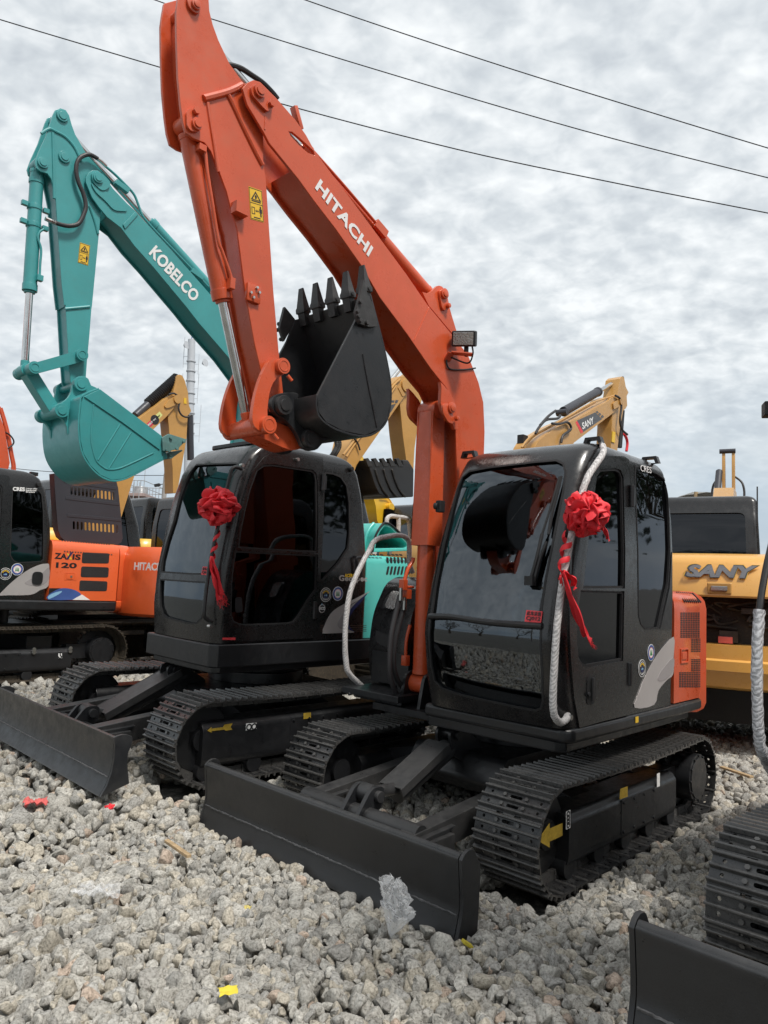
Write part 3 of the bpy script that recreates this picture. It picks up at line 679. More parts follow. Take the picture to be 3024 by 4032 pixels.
def build_A():
    fr = FA; root = empty('excavator', fr.M)
    S = lambda pts, Y: fr.XZ(pts, Y)
    undercarriage(root)
    for sg in (1, -1): 
        tr = make_track(root, sg, phase=.35 if sg > 0 else .1)
        if sg > 0:
            Yd = 1.135-.225+.153
            decal(root, 'arrow_decal', YDIRTY, S(Zq((1150, 580), (1280, 390), (1280, 450), (1420, 390), (1420, 525), (1280, 590), (1280, 655)), Yd), Yd, parent=tr)
            decal(root, 'tie_down_decal', WHITE, S(Zq((1460, 265), (1505, 245), (1505, 440), (1460, 460)), Yd), Yd, parent=tr)
            q = MB(); a = fr.hit(Zq((1482, 290))[0], 1, Yd); c = fr.hit(Zq((1482, 410))[0], 1, Yd)
            for k, t in enumerate((.0, .35, .7, 1.)):
                p = a.lerp(c, t); q.ext([circle((p.x, p.z), .02, 12), circle((p.x, p.z), .011, 12)[::-1]], Yd+.0025, Yd+.004)
            q.build('chain_mark', BLACKD, tr)
            Zt = zm(2300, 2700, 2.291)
            decal(root, 'plate_decal', YDIRTY, S(Zt((325, 930), (390, 908), (390, 1000), (318, 1025)), Yd+.004), Yd+.004, parent=tr)
            decal(root, 'tie_down_decal', WHITE, S(Zt((655, 795), (680, 785), (680, 905), (655, 915)), Yd), Yd, parent=tr)
    front = S(Zq((330, 768), (318, 800), (322, 900), (328, 1050), (332, 1200), (330, 1330), (312, 1450), (285, 1600), (250, 1748)), 1.135)
    plate = S(Zq((330, 768), (352, 725), (390, 685), (435, 672), (458, 690), (490, 770), (520, 860), (520, 950), (515, 1050), (500, 1350), (490, 1500), (484, 1600), (470, 1640), (400, 1680), (250, 1748), (285, 1600), (312, 1450), (330, 1330), (332, 1200), (328, 1050), (322, 900), (318, 800)), 1.135)
    make_blade(root, front, plate, 1.12, arms=((.47, 1.86, .35), (.47, .72, .46)), tube_x=1.84, tube_z=.36)
    # deck and rear body
    d = MB(); out = []
    plan = [(1.12, -.10), (1.12, 1.02), (1.06, 1.08), (-.55, 1.08), (-1.15, 1.06)]+[(-1.75*math.cos(a), 1.75*math.sin(a)) for a in np.linspace(.62, -.62, 14)]+[(-1.15, -1.06), (.62, -1.06), (.66, -.66), (.66, -.10)]
    def slab(pl, za, zb): q = MB(); q.ext(pl, za, zb, lambda a, y, c: (a, c, y)); return q
    d.merge(slab(plan[:5]+[(-1.36, .95), (-1.36, -.95)]+plan[-4:], .86, .955)); d.build('deck', BLACK, root, bev=.03, seg=4)
    d = MB(); d.merge(slab([(x*.94+.02, y*.93) for x, y in plan[:5]+[(-1.3, .95), (-1.3, -.95)]+plan[-4:]], .79, .862)); d.build('deck_frame', BLACK, root, bev=.012)
    # cab
    cab = Cab([(.95, 1.14), (1.2, 1.205), (1.5, 1.25), (1.8, 1.19), (2.1, 1.115), (2.4, 1.02), (2.6, .95), (2.74, .87), (2.83, .79), (2.9, .7)],
              [(.95, -.55), (1.8, -.575), (2.4, -.56), (2.6, -.52), (2.75, -.45), (2.9, -.36)], 1.06, -.06, .957, 2.865, rf=.10, rt=.10, bow=.035)
    ws = cab.fhits(fr, Zs((270, 310), (300, 245), (345, 210), (450, 190), (600, 172), (700, 160), (820, 150), (860, 170), (872, 215), (860, 320), (800, 620), (765, 800), (742, 960), (738, 1100), (746, 1300), (750, 1470), (738, 1512), (705, 1524), (600, 1505), (300, 1440), (195, 1405), (150, 1360), (130, 1270), (122, 1180), (125, 1050), (150, 850), (200, 600)))
    dw_u = S(Zs((1068, 204), (1150, 200), (1176, 212), (1188, 250), (1184, 500), (1180, 850), (955, 852), (962, 800), (975, 660), (1000, 480), (1030, 320), (1045, 235)), 1.06)
    dw_l = S(Zs((942, 864), (1177, 870), (1174, 1050), (1170, 1243), (1070, 1262), (980, 1278), (950, 1270), (930, 1235), (921, 1150), (922, 1060), (930, 950)), 1.06)
    sw = S(Zs((1262, 185), (1300, 180), (1390, 225), (1436, 262), (1440, 400), (1438, 640), (1425, 830), (1372, 1074), (1300, 1078), (1275, 1050), (1262, 1000), (1258, 700), (1258, 300)), 1.06)
    door = S(Zs((1015, 165), (1040, 140), (1100, 130), (1200, 132), (1224, 150), (1226, 400), (1222, 800), (1212, 1250), (1203, 1540), (1060, 1575), (935, 1610), (905, 1450), (888, 1250), (880, 1080), (885, 900), (905, 660), (940, 450), (980, 280)), 1.06)
    body = make_cab(root, cab, [(dw_u, True), (dw_l, True), (sw, False)], [ws], door)
    Yd = 1.06
    # bar across the windscreen, wiper, roof brackets, handles
    bar = MB(); A = cab.fhit(fr, Zs((128, 1014))[0]); Bq = cab.fhit(fr, Zs((742, 1058))[0])
    pts = []
    for i in range(13):
        t = i/12; y = A.y+(Bq.y-A.y)*t; zz = A.z+(Bq.z-A.z)*t+.02*math.exp(-((t-.2)/.25)**2); yc = (cab.yl+cab.yr)/2; pts.append((cab.xf(zz)+cab.bow*(1-((y-yc)/.56)**2)+.006, y, zz))
    bar.tube(pts, .021, n=10, sub=2); bar.build('windshield_bar', BLACK, body)
    wp = MB(); p = [cab.fhit(fr, q)+Vector((.03, 0, 0)) for q in Zs((688, 812), (720, 700), (752, 560), (790, 440), (846, 250))]
    wp.tube(p[:3], .012, n=8); wp.tube(p[2:], .008, n=8); wp.box(p[0], (.05, .06, .06)); 
    p2 = [cab.fhit(fr, q)+Vector((.018, 0, 0)) for q in Zs((782, 560), (800, 450), (826, 350), (850, 245))]; wp.tube(p2, .011, n=6); wp.tube([cab.fhit(fr, q)+Vector((.025, 0, 0)) for q in Zs((705, 820), (740, 690), (775, 600))], .012, n=6)
    wp.build('wiper', RUBBER, body)
    for px in Zs((345, 130), (1020, 58), (1362, 158)):
        q = fr.hit(px, 2, 2.86); q.y = min(q.y, .98); k = MB()
        k.ext([[(-.075, 0), (-.055, .055), (.055, .055), (.075, 0)], [(-.05, .0005), (-.035, .035), (.035, .035), (.05, .0005)][::-1]], -.025, .025, lambda a, y, c: (q.x+y, q.y+a, q.z-.02+c)); k.build('lifting_lug', BLACK, body, bev=.002)
    k = MB(); c = fr.hit(Zs((1005, 1400))[0], 1, Yd+.013); k.ext(rounded([(c.x-.062, c.z-.10), (c.x+.062, c.z-.10), (c.x+.055, c.z+.09), (c.x-.055, c.z+.09)], .05, 6), Yd+.0125, Yd+.0165); k.build('handle_recess', DARK, body)
    k = MB(); k.box((c.x+.005, Yd+.03, c.z), (.03, .014, .15)); k.cyl((c.x+.045, Yd+.016, c.z-.03), (c.x+.045, Yd+.03, c.z-.03), .016, n=16); k.build('door_handle', BLACK, body, bev=.006)
    for px in Zs((1226, 350), (1212, 1320)): c = fr.hit(px, 1, Yd+.01); k = MB(); k.cyl((c.x, Yd+.012, c.z-.08), (c.x, Yd+.012, c.z+.08), .02, n=12); k.box((c.x-.03, Yd+.006, c.z), (.06, .02, .13)); k.build('door_hinge', BLACK, body, bev=.003)
    k = MB(); c = fr.hit(Zs((187, 405))[0], 1, -.06); k.box((c.x-.02, -.08, c.z), (.06, .05, .09)); k.cyl((c.x+.01, -.08, c.z), (c.x+.02, -.11, c.z), .025, n=10); k.build('rail_mount', RUBBER, body, bev=.008)
    decal(root, 'side_trim', BLACK, S(Zs((1441, 655), (1440, 1074), (1378, 1074), (1428, 850)), Yd), Yd, t=.008, parent=body)
    decal(root, 'silver_swoosh', SILVER, smooth2(S(Zs((1240, 1502), (1262, 1420), (1300, 1325), (1365, 1210), (1452, 1116), (1452, 1225), (1450, 1318), (1415, 1352), (1370, 1408), (1346, 1486)), Yd), 3, True), Yd+.002, parent=body)
    decal(root, 'grey_swoosh', mat('grey_decal', (.30, .28, .28), .4), smooth2(S(Zs((1365, 1352), (1385, 1300), (1450, 1228), (1448, 1300), (1405, 1350)), Yd), 3, True), Yd+.0045, t=.002, parent=body)
    q = S(Zs((1330, 1202)), Yd)[0]; badge(root, q, .062, 'tree', Yd+.002, parent=body)
    q = S(Zs((1281, 1287)), Yd)[0]; badge(root, q, .064, 'globe', Yd+.002, parent=body)
    side_text(fr, root, 'CRES', WHITE, Zs((1273, 214))[0], Zs((1332, 227))[0], Zs((1275, 180))[0], Yd-.012, body)
    a = cab.fhit(fr, Zs((648, 1035))[0]); b_ = cab.fhit(fr, Zs((736, 1044))[0]); u = (b_-a).normalized()
    st = MB(); W_, H_ = (b_-a).length, .075; n = u.cross(Vector((-.25, 0, 1))).normalized(); n = n if n.x > 0 else -n; up = n.cross(u); a = a+n*.012
    st.add([a+n*.0, a+u*W_, a+u*W_+up*H_, a+up*H_, a-n*.004, a+u*W_-n*.004, a+u*W_+up*H_-n*.004, a+up*H_-n*.004], [(0, 1, 2, 3), (7, 6, 5, 4), (0, 4, 5, 1), (1, 5, 6, 2), (2, 6, 7, 3), (3, 7, 4, 0)])
    st.build('red_label', REDD, body); text('CJ012', BLACKD, body, a+u*.008+up*.006, u, n, W_*.88, .03, .02); text('此车未售', BLACKD, body, a+u*.008+up*.042, u, n, W_*.88, .028, .01)
    # front-left grab rail wrapped in plastic
    r = MB(); rp = [Vector(p) for p in ((.70, 1.06, 2.815), (.78, 1.10, 2.74), (.98, 1.115, 2.585), (1.04, 1.12, 2.52), (1.09, 1.12, 2.44), (1.20, 1.115, 2.17), (1.275, 1.11, 1.94), (1.30, 1.11, 1.85), (1.345, 1.105, 1.56), (1.36, 1.10, 1.23), (1.35, 1.10, 1.10), (1.31, 1.10, 1.045), (1.24, 1.09, 1.02), (1.16, 1.08, 1.03), (1.08, 1.04, 1.04))]
    r.tube(rp, .0225, n=12, sub=6, wob=.10); r.build('handrail', WRAP, root)
    k = MB(); k.cyl(rp[0]+Vector((.02, .01, -.01)), rp[0]+Vector((-.05, -.04, .03)), .015, n=10); k.cyl((1.12, 1.05, 1.035), (1.12, 1.095, 1.035), .018, n=6); k.build('rail_bolt', STEEL, root)
    # orange rear body
    pl = [(-.575, 1.055), (-1.12, 1.055), (-1.26, 1.0)]+[(-1.73*math.cos(a), 1.73*math.sin(a)) for a in np.linspace(.58, -.58, 14)]+[(-1.26, -1.0), (-1.12, -1.055), (-.575, -1.055)]
    prof = []
    b = MB(); rows = []
    for z, ins in ((.962, .0), (1.1, 0), (1.4, 0), (1.70, 0), (1.76, .006), (1.80, .022), (1.83, .05), (1.845, .09)): rows.append([Vector((x+ins*.9 if x < -.6 else x, y*(1-ins/1.05), z)) for x, y in pl])
    b.grid(rows, closed=True); n = len(pl); b.f += [tuple(range(n)), tuple(range((len(rows)-1)*n, len(rows)*n))]
    bd = b.build('rear_body', ORANGE, root, ang=40)
    cw = MB(); cp_ = [(-1.30, .93)]+[(-1.76*math.cos(a), 1.76*math.sin(a)) for a in np.linspace(.60, -.60, 14)]+[(-1.30, -.93)]
    rows = [[Vector((x*(1-i), y*(1-i), z)) for x, y in cp_] for z, i in ((.80, .05), (.83, .015), (.88, 0), (1.70, 0), (1.77, .01), (1.81, .03), (1.85, .08))]
    cw.grid(rows, closed=True); n = len(cp_); cw.f += [tuple(range(n)), tuple(range((len(rows)-1)*n, len(rows)*n))]; cw.build('counterweight', ORANGE, root, ang=40)
    g = MB()
    def grille(x0, y0, x1, y1, nx, ny):
        q = S(Zs((x0, y0), (x1, y0), (x1, y1), (x0, y1)), 1.055); q = [Vector(p) for p in q]
        for i in range(nx):
            for j in range(ny):
                def at(u, v): return tuple((q[0]*(1-u)+q[1]*u)*(1-v)+(q[3]*(1-u)+q[2]*u)*v)
                g.ext([at((i+.12)/nx, (j+.2)/ny), at((i+.88)/nx, (j+.2)/ny), at((i+.88)/nx, (j+.8)/ny), at((i+.12)/nx, (j+.8)/ny)], 1.056, 1.0575)
    grille(1490, 982, 1597, 1122, 8, 14); grille(1549, 1124, 1602, 1200, 4, 8); grille(1549, 1236, 1601, 1305, 4, 7); grille(1483, 1307, 1601, 1392, 9, 9)
    for i in range(9):
        q = fr.hit(Zs((1497+i*11, 868))[0], 1, 1.03); g.beam((q.x, .985, 1.838), (q.x-.012, 1.055, 1.76), .016, .014, (0, .6, 1))
    g.build('vent_slots', DARK, bd)
    k = MB(); q = S(Zs((1491, 1182), (1532, 1178), (1532, 1258), (1491, 1262)), 1.055); k.ext([q, shrink(q, .012)[::-1]], 1.055, 1.064); k.ext(shrink(q, .03), 1.055, 1.062); k.build('door_latch', ORANGE, bd, bev=.002)
    decal(root, 'battery_decal', YDEC, S(Zs((1246, 1553), (1262, 1549), (1262, 1582), (1246, 1586)), 1.082), 1.082, parent=body)
    # right front toolbox with headlight, step, rope wrapped rail
    tb = MB(); tb.ext(rounded([(.70, .96), (.74, 1.25), (.70, 1.55), (.56, 1.80), (.42, 1.87), (-.5, 1.87), (-.5, .96)], .10, 6), -1.06, -.62); bx = tb.build('toolbox', CABB, root, bev=.05, seg=4)
    hb = MB()
    def bow_(a, y, c): return (float(np.interp(c, [.96, 1.25, 1.55, 1.70, 1.80], [.70, .735, .70, .632, .56]))+y, a, c)
    hb.ext(rounded([(-1.0, 1.30), (-.80, 1.26), (-.76, 1.74), (-.97, 1.72)], .07, 5), .0, .006, bow_); hb.build('lamp_recess', DARK, bx)
    hl = MB(); hl.ext(rounded([(-.935, 1.60), (-.815, 1.585), (-.805, 1.735), (-.925, 1.745)], .03, 4), -.03, .022, bow_); hl.build('headlight', LENS, bx, bev=.01, seg=3)
    st = MB(); st.box((.88, -.70, .925), (.40, .62, .05)); st.box((.80, -.75, .88), (.3, .5, .05)); st.cyl((1.06, -.92, .90), (1.09, -.92, .90), .014, n=8); st.box((.735, -.80, 1.10), (.02, .42, .26)); st.build('step', BLACK, root, bev=.008)
    rl = MB(); rp = FA.P(Zr((770, 840), (742, 760), (738, 640), (733, 545), (690, 503), (620, 493), (560, 500), (480, 515), (430, 535), (395, 570), (370, 625), (280, 790), (190, 1010), (150, 1250), (138, 1500), (150, 1700), (170, 1770), (220, 1830), (310, 1910), (375, 1950)), -1.0)
    rl.tube(rp, .023, n=12, sub=5, wob=.12); rl.build('handrail', WRAP, root)
    # boom
    Yn, Yf = -.25, -.55
    bt = [(955, 347), (974, 325), (999, 314), (1025, 322), (1094, 391), (1164, 472), (1205, 530), (1243, 599), (1425, 841), (1600, 1079), (1685, 1202), (1790, 1329), (1844, 1399), (1885, 1506), (1904, 1585), (1909, 1700), (1905, 1830)]
    bb = [(1795, 1700), (1793, 1649), (1784, 1585), (1758, 1528), (1695, 1449), (1604, 1316), (1496, 1171), (1423, 1045), (1321, 900), (1240, 795), (1175, 705), (1061, 564), (1039, 521), (1000, 455), (974, 412)]
    top = S(bt, Yn); bot = S(bb, Yn)
    foot = [(.22, 2.4), (.20, 1.8), (.20, 1.3), (.24, 1.20), (.32, 1.17), (.40, 1.20), (.44, 1.3), (.52, 1.8), (.60, 2.5)]
    poly = top+foot+bot
    hole = S(Z2((990, 955), (1015, 958), (1060, 995), (1170, 1098), (1180, 1126), (1130, 1108), (1065, 1052), (1005, 985)), Yn)
    core = S([(1250, 640), (1425, 868), (1598, 1105), (1680, 1225), (1780, 1345), (1835, 1412), (1874, 1513), (1892, 1590), (1897, 1700), (1893, 1830)], Yn)+[(.25, 2.4), (.23, 1.8), (.25, 1.3), (.40, 1.3), (.50, 1.8), (.57, 2.5)]+S([(1806, 1700), (1803, 1649), (1794, 1580), (1768, 1520), (1703, 1440), (1612, 1305), (1505, 1162), (1432, 1037), (1330, 892), (1250, 787), (1200, 720), (1170, 660)], Yn)
    boom = loft_plates('boom', ORANGE, root, poly, Yn, Yf, .022, core=core, bev=.005, holes=[hole])
    # cylinder lug on top, pads and pins
    lug = S(Z5((190, 470), (250, 490), (300, 470), (345, 430), (375, 400), (405, 393), (440, 405), (470, 440), (485, 490), (560, 760), (625, 975), (600, 1035), (270, 640)), -.28)
    l = MB(); l.ext(lug, -.30, -.275); l.ext(lug, -.525, -.50); l.build('cylinder_lug', ORANGE, boom, bev=.004)
    lf = S(Z5((385, 1600), (395, 1680), (386, 1850), (400, 1945), (430, 2000), (520, 2090), (560, 2190), (600, 2190), (590, 2000), (570, 1870), (510, 1750), (440, 1660)), Yn)
    l = MB(); l.ext(lf, Yn+.002, Yn+.035); l.ext(lf, Yf-.035, Yf-.002); l.build('ram_flange', ORANGE, boom, bev=.004)
    pd = MB()
    def pad(b, pts, Y, t, r1=None): b.ext(rounded(S(pts, Y), .05, 5), Y, Y+t)
    pad(pd, Z2((700, 640), (730, 615), (790, 640), (870, 760), (860, 800), (820, 818), (790, 790), (710, 700)), Yn, .022); pin(pd, S(Z2((758, 672)), Yn)[0], Yn+.02, .042); c = S(Z2((842, 765)), Yn)[0]; pd.cyl((c[0], Yn+.02, c[1]), (c[0], Yn+.045, c[1]), .022, n=6)
    pad(pd, Z5((380, 450), (450, 435), (480, 500), (520, 690), (450, 710), (420, 670)), -.275, .02); pin(pd, S(Z5((440, 505)), -.275)[0], -.255, .042); c = S(Z5((482, 655)), -.275)[0]; pd.cyl((c[0], -.255, c[1]), (c[0], -.225, c[1]), .02, n=6)
    pad(pd, Z5((430, 1870), (490, 1860), (530, 1900), (570, 2060), (560, 2120), (500, 2100), (430, 1980)), Yn+.035, .02); pin(pd, S(Z5((492, 1925)), Yn)[0], Yn+.05, .045); c = S(Z5((545, 2060)), Yn)[0]; pd.cyl((c[0], Yn+.055, c[1]), (c[0], Yn+.085, c[1]), .02, n=6)
    q = fr.hit(Z2((1050, 830))[0], 1, YC); pd.box((q.x, YC, q.z-.03), (.03, .05, .15), Matrix.Rotation(.45, 3, 'Y'))
    pd.build('pin_plate', ORANGE, boom, bev=.003)
    for seam in (Z5((95, 1080), (285, 660)), Z2((820, 840), (815, 940))):
        w = MB(); a, b_ = [fr.hit(p, 1, Yn) for p in seam]; w.tube([a.lerp(b_, i/20) for i in range(21)], .005, n=6, sub=1, wob=.3); w.build('weld_seam', ORANGE, boom)
    side_text(fr, root, 'HITACHI', WHITE, (1238, 741), (1449, 1012), (1260, 703), Yn, boom, bold=.035, spacing=1.05)
    # work lamp on the boom
    lm = MB(); c = fr.hit(Z5((722, 1055))[0], 1, -.13); R = Matrix.Rotation(.42, 3, 'Z') @ Matrix.Rotation(.30, 3, 'Y') @ Matrix.Rotation(-.06, 3, 'X')
    lm.box(c, (.085, .195, .125), R); lm.box(c+R @ Vector((-.05, 0, 0)), (.05, .14, .09), R); lm.beam(c+Vector((-.03, 0, -.05)), c+Vector((-.03, 0, -.14)), .03, .04, (1, 0, 0)); la = lm.build('work_lamp', RUBBER, root, bev=.012, seg=3)
    le = MB(); le.box(c+R @ Vector((.043, 0, 0)), (.006, .165, .098), R); le.build('lamp_glass', LENS, la, bev=.003)
    br = MB(); a = fr.hit(Z5((500, 1330))[0], 1, Yn); b_ = fr.hit(Z5((560, 1230))[0], 1, -.2); e = c+Vector((-.03, .02, -.135)); br.beam(a, b_, .07, .012); br.beam(b_, e+Vector((0, .04, 0)), .075, .012, (0, 0, 1)); br.build('lamp_bracket', ORANGE, la, bev=.002)
    wi = MB(); wi.tube([c+Vector((-.04, .05, -.06)), c+Vector((-.04, .06, -.13)), c+Vector((-.05, 0, -.19)), a+Vector((0, .015, .03)), a+Vector((-.02, .012, -.06)), fr.hit(Z5((700, 1440))[0], 1, Yn+.008), fr.hit(Z5((860, 1420))[0], 1, Yn+.008)], .007, n=6); wi.build('lamp_cable', RUBBER, la)
    k = MB(); k.tube([fr.hit(p, 1, YC+.03) for p in Z2((540, 470), (590, 478), (650, 500), (720, 545), (800, 600), (870, 670), (910, 720))], .017, n=8, sub=8); k.build('hydraulic_hose', RUBBER, root)
    # arm
    An, Af = -.30, -.50
    arm = Z2((200, -90), (300, -115), (385, -70), (410, 0), (415, 80), (440, 180), (480, 290), (560, 460), (660, 600), (760, 640), (800, 760), (806, 1010), (806, 1180), (825, 1300), (842, 1560), (858, 1800))+Z3((625, 400), (660, 800), (690, 1080), (705, 1150), (670, 1195), (610, 1195), (580, 1080), (545, 930), (500, 740), (440, 400), (388, 0))+Z2((575, 1530), (540, 1390), (490, 1255), (425, 1095), (380, 1035), (300, 1005), (245, 965), (222, 880), (206, 760), (187, 560), (178, 300), (175, 80), (185, 0))
    ap = S(arm, An)
    core = S(Z2((330, -90), (400, 0), (405, 90), (430, 190), (470, 300), (550, 470), (650, 620), (740, 650), (785, 765), (794, 1010), (795, 1180), (814, 1300), (832, 1560), (848, 1800))+Z3((616, 400), (651, 800), (680, 1080), (690, 1150), (620, 1180), (595, 1070), (560, 920), (515, 735), (455, 395), (402, 0))+Z2((592, 1530), (560, 1390), (520, 1255), (470, 1095), (400, 1000), (300, 760), (260, 400), (255, 100)), An)
    am = loft_plates('arm', ORANGE, root, ap, An, Af, .022, core=core, bev=.004)
    rb = MB()
    for pts, w in ((Z2((372, 715), (545, 668), (650, 618)), .022), (Z2((545, 680), (590, 770), (650, 900), (740, 1085), (800, 1200)), .016), (Z2((400, 745), (440, 1000), (480, 1250)), .012)):
        rb.tube([fr.hit(p, 1, An+.002) for p in pts], w, n=8, sub=4)
    pad(rb, Z2((235, -10), (330, -20), (345, 60), (330, 110), (290, 100), (255, 60)), An, .018); pin(rb, S(Z2((300, 50)), An)[0], An+.015, .03)
    pad(rb, Z2((235, 820), (265, 790), (320, 800), (345, 920), (330, 965), (270, 960), (240, 920)), An, .018); pin(rb, S(Z2((308, 912)), An)[0], An+.015, .035); c = S(Z2((298, 820)), An)[0]; rb.cyl((c[0], An+.015, c[1]), (c[0], An+.045, c[1]), .022, n=6)
    c = fr.hit(Z2((635, 1520))[0], 1, An+.03); rb.box(c, (.09, .06, .07)); c = fr.hit(Z3((492, 425))[0], 1, An+.01); rb.box(c, (.10, .025, .11))
    rb.build('arm_rib', ORANGE, am, bev=.004)
    bo = MB()
    for px in Z3((473, 420), (513, 388), (490, 452), (528, 420)): c = fr.hit(px, 1, An+.022); bo.cyl(c, c+Vector((0, .016, 0)), .009, n=6)
    bo.build('bolt', STEEL, am)
    warning_sign(root, S(Z2((697, 1352), (793, 1385), (808, 1615), (712, 1590)), An), An, am)
    # arm ram along the top of the boom, bucket ram on the front of the arm, boom ram
    a = fr.hit(Z5((440, 505))[0], 1, -.275); b_ = fr.hit(Z2((300, 50))[0], 1, An)
    ar = ram(root, 'arm_ram', (a.x, YC, a.z), (b_.x, YC, b_.z), .065, .60, ORANGE, rod=.52, eye=.05, w=.16)
    cl = MB(); d = (Vector((b_.x, 0, b_.z))-Vector((a.x, 0, a.z))); u = d.normalized(); q = Vector((a.x, YC, a.z))+d*.28; cl.beam(q-u*.03+Vector((0, .085, 0)), q+u*.10+Vector((0, .085, 0)), .03, .07)
    cl.tube([q+Vector((0, .085, .0)), q+u*.5+Vector((0, .085, 0)), q+u*.9+Vector((0, .07, 0))], .012, n=8); cl.build('ram_pipe', ORANGE, ar, bev=.003)
    a = fr.hit(Z2((262, 955))[0], 1, YC); p = fr.hit((746, 564), 1, YC); q = fr.hit((869, 1174), 1, YC); e = fr.hit(Z3((466, 1296))[0], 1, YC)
    ax = (q-p).normalized(); p0 = p-ax*.10; e = Vector((e.x, YC, e.z))
    br_ = ram(root, 'bucket_ram', p0, e, .058, (q-p0).length/(e-p0).length, ORANGE, rod=.55, eye=.055, w=.12)
    pi = MB(); t = [fr.hit(p, 1, YC+.085) for p in Z2((360, 1075), (385, 1110), (400, 1250), (440, 1500), (480, 1750))+Z3((290, 150), (343, 300), (350, 350))]
    pi.tube(t, .011, n=8); pi.box(t[0]+Vector((0, -.02, 0)), (.05, .07, .04)); pi.box(t[-1]+Vector((0, -.02, -.01)), (.035, .08, .07)); pi.build('ram_pipe', ORANGE, br_, bev=.004)
    a = Vector((.80, YC, 1.03)); c = S(Z5((492, 1925)), Yn)[0]; e = Vector((c[0], YC, c[1]))
    bo_ = ram(root, 'boom_ram', a, e, .072, .62, ORANGE, rod=.6, eye=.075, w=.18)
    zb = fr.hit((1640, 2142), 1, YC+.09).z; u = (e-a).normalized(); s0 = a+u*((zb-a.z)/u.z); s1 = e-u*.02; gu = MB(); f = Vector((u.z, 0, -u.x))
    for sy in (-.088, .088): gu.beam(s0+Vector((0, sy, 0)), s1+Vector((0, sy*.8, 0)), .007, .17, (1, 0, 0))
    gu.beam(s0+f*.085, s1+f*.075, .17, .007, (1, 0, 0)); gu.cyl(e+Vector((0, -.085, .06)), e+Vector((0, .085, .06)), .02, n=10); gu.build('rod_guard', ORANGE, bo_, bev=.003)
    tw = MB(); ml = lambda *pts: [fr.hit(p, 1, -.50) for p in Zr(*pts)]
    tw.tube(ml((775, 700), (770, 735), (730, 800), (708, 860), (690, 930)), .016, n=8); c = ml((683, 955))[0]; tw.box(c, (.05, .05, .085)); c = ml((718, 1040))[0]; tw.box(c, (.055, .05, .075)); tw.cyl(ml((720, 975))[0], ml((775, 975))[0], .012, n=8)
    tw.tube(ml((745, 1330), (715, 1450), (705, 1560), (705, 1630)), .014, n=8); c = ml((703, 1660))[0]; tw.box(c, (.05, .05, .08)); tw.build('ram_pipe', ORANGE, bo_, bev=.006)
    ft = MB(); c = ml((660, 1030))[0]; ft.cyl(c+Vector((.0, 0, .04)), c+Vector((0, 0, -.06)), .017, n=8); c = ml((693, 1130))[0]; ft.cyl(c+Vector((0, 0, .05)), c+Vector((0, 0, -.05)), .017, n=8); ft.build('hose_fitting', STEEL, bo_)
    mm = lambda *pts: [fr.hit(p, 1, -.52) for p in Zr(*pts)]
    for pts in (((655, 1050), (640, 1110), (605, 1250), (570, 1420), (556, 1600), (556, 1760), (580, 1880), (630, 1985), (720, 2035)), ((690, 1150), (670, 1230), (630, 1370), (600, 1520), (590, 1680), (615, 1810), (660, 1890), (720, 1950))):
        h = MB(); h.tube(mm(*pts), .020, n=10, sub=14, ridge=.10); h.build('hydraulic_hose', HOSEM, root)
    bk = MB()
    for sy in (-.50, -.31): bk.ext(rounded([(.70, .82), (.96, .82), (.90, 1.10), (.82, 1.13), (.72, 1.08)], .04), sy, sy+.03)
    bk.cyl((.80, -.52, 1.03), (.80, -.26, 1.03), .03, n=16); bk.box((.72, -.40, .835), (.6, .62, .05)); bk.ext([(.1, .9), (.55, .9), (.45, 1.35), (.2, 1.35)], -.21, -.18); bk.ext([(.1, .9), (.55, .9), (.45, 1.35), (.2, 1.35)], -.62, -.59); bk.box((.3, -.4, .95), (.9, .6, .2)); bk.build('boom_bracket', BLACK, root, bev=.008)
    # bucket linkage and bucket
    ln = S(Z3((585, 880), (605, 858), (655, 850), (700, 875), (708, 920), (690, 955), (640, 985), (608, 1040), (590, 1130), (586, 1235), (622, 1260), (628, 1300), (600, 1335), (545, 1325), (500, 1292), (486, 1230), (500, 1120), (522, 1030), (552, 945)), -.22)
    lk = MB(); lnp = dedupe(smooth2(ln, 2, True)); lk.ext(lnp, -.25, -.218); lk.ext(lnp, -.582, -.55)
    for px, r in ((Z3((672, 902))[0], .05), (Z3((578, 1285))[0], .055)):
        c = S([px], -.22)[0]; lk.cyl((c[0], -.62, c[1]), (c[0], -.185, c[1]), r, n=28); lk.ext([circle(c, r*.74, 24), circle(c, r*.60, 24)[::-1]], -.186, -.182); lk.cyl((c[0], -.3, c[1]), (c[0], -.5, c[1]), r*1.02, n=28)
        c2 = (c[0]-.055, c[1]-.045); lk.cyl((c2[0], -.215, c2[1]), (c2[0]-.03, -.205, c2[1]-.03), .012, n=8)
    lk.build('side_link', ORANGE, root, bev=.003)
    hl = S(Z3((548, 1245), (620, 1255), (700, 1285), (775, 1315), (850, 1365), (846, 1410), (806, 1436), (745, 1448), (685, 1430), (600, 1390), (520, 1350), (515, 1290)), -.31)
    h = MB(); h.ext(dedupe(smooth2(hl, 2, True)), -.49, -.31); h.build('bucket_link', ORANGE, root, bev=.012, seg=3)
    shell = [(1.937, 3.755)]+S(Z3((1310, 640), (1345, 780), (1376, 930), (1390, 1040), (1387, 1150), (1365, 1245), (1315, 1310), (1225, 1350), (1080, 1322), (970, 1265), (918, 1195), (915, 1085)), -.03)
    side = S(Z3((1165, 595),), -.03)+[(1.990, 3.725), (1.940, 3.750)]+S(Z3((1310, 640), (1345, 780), (1376, 930), (1390, 1040), (1387, 1150), (1365, 1245), (1315, 1310), (1225, 1350), (1080, 1322), (970, 1265), (918, 1195), (915, 1085)), -.03)
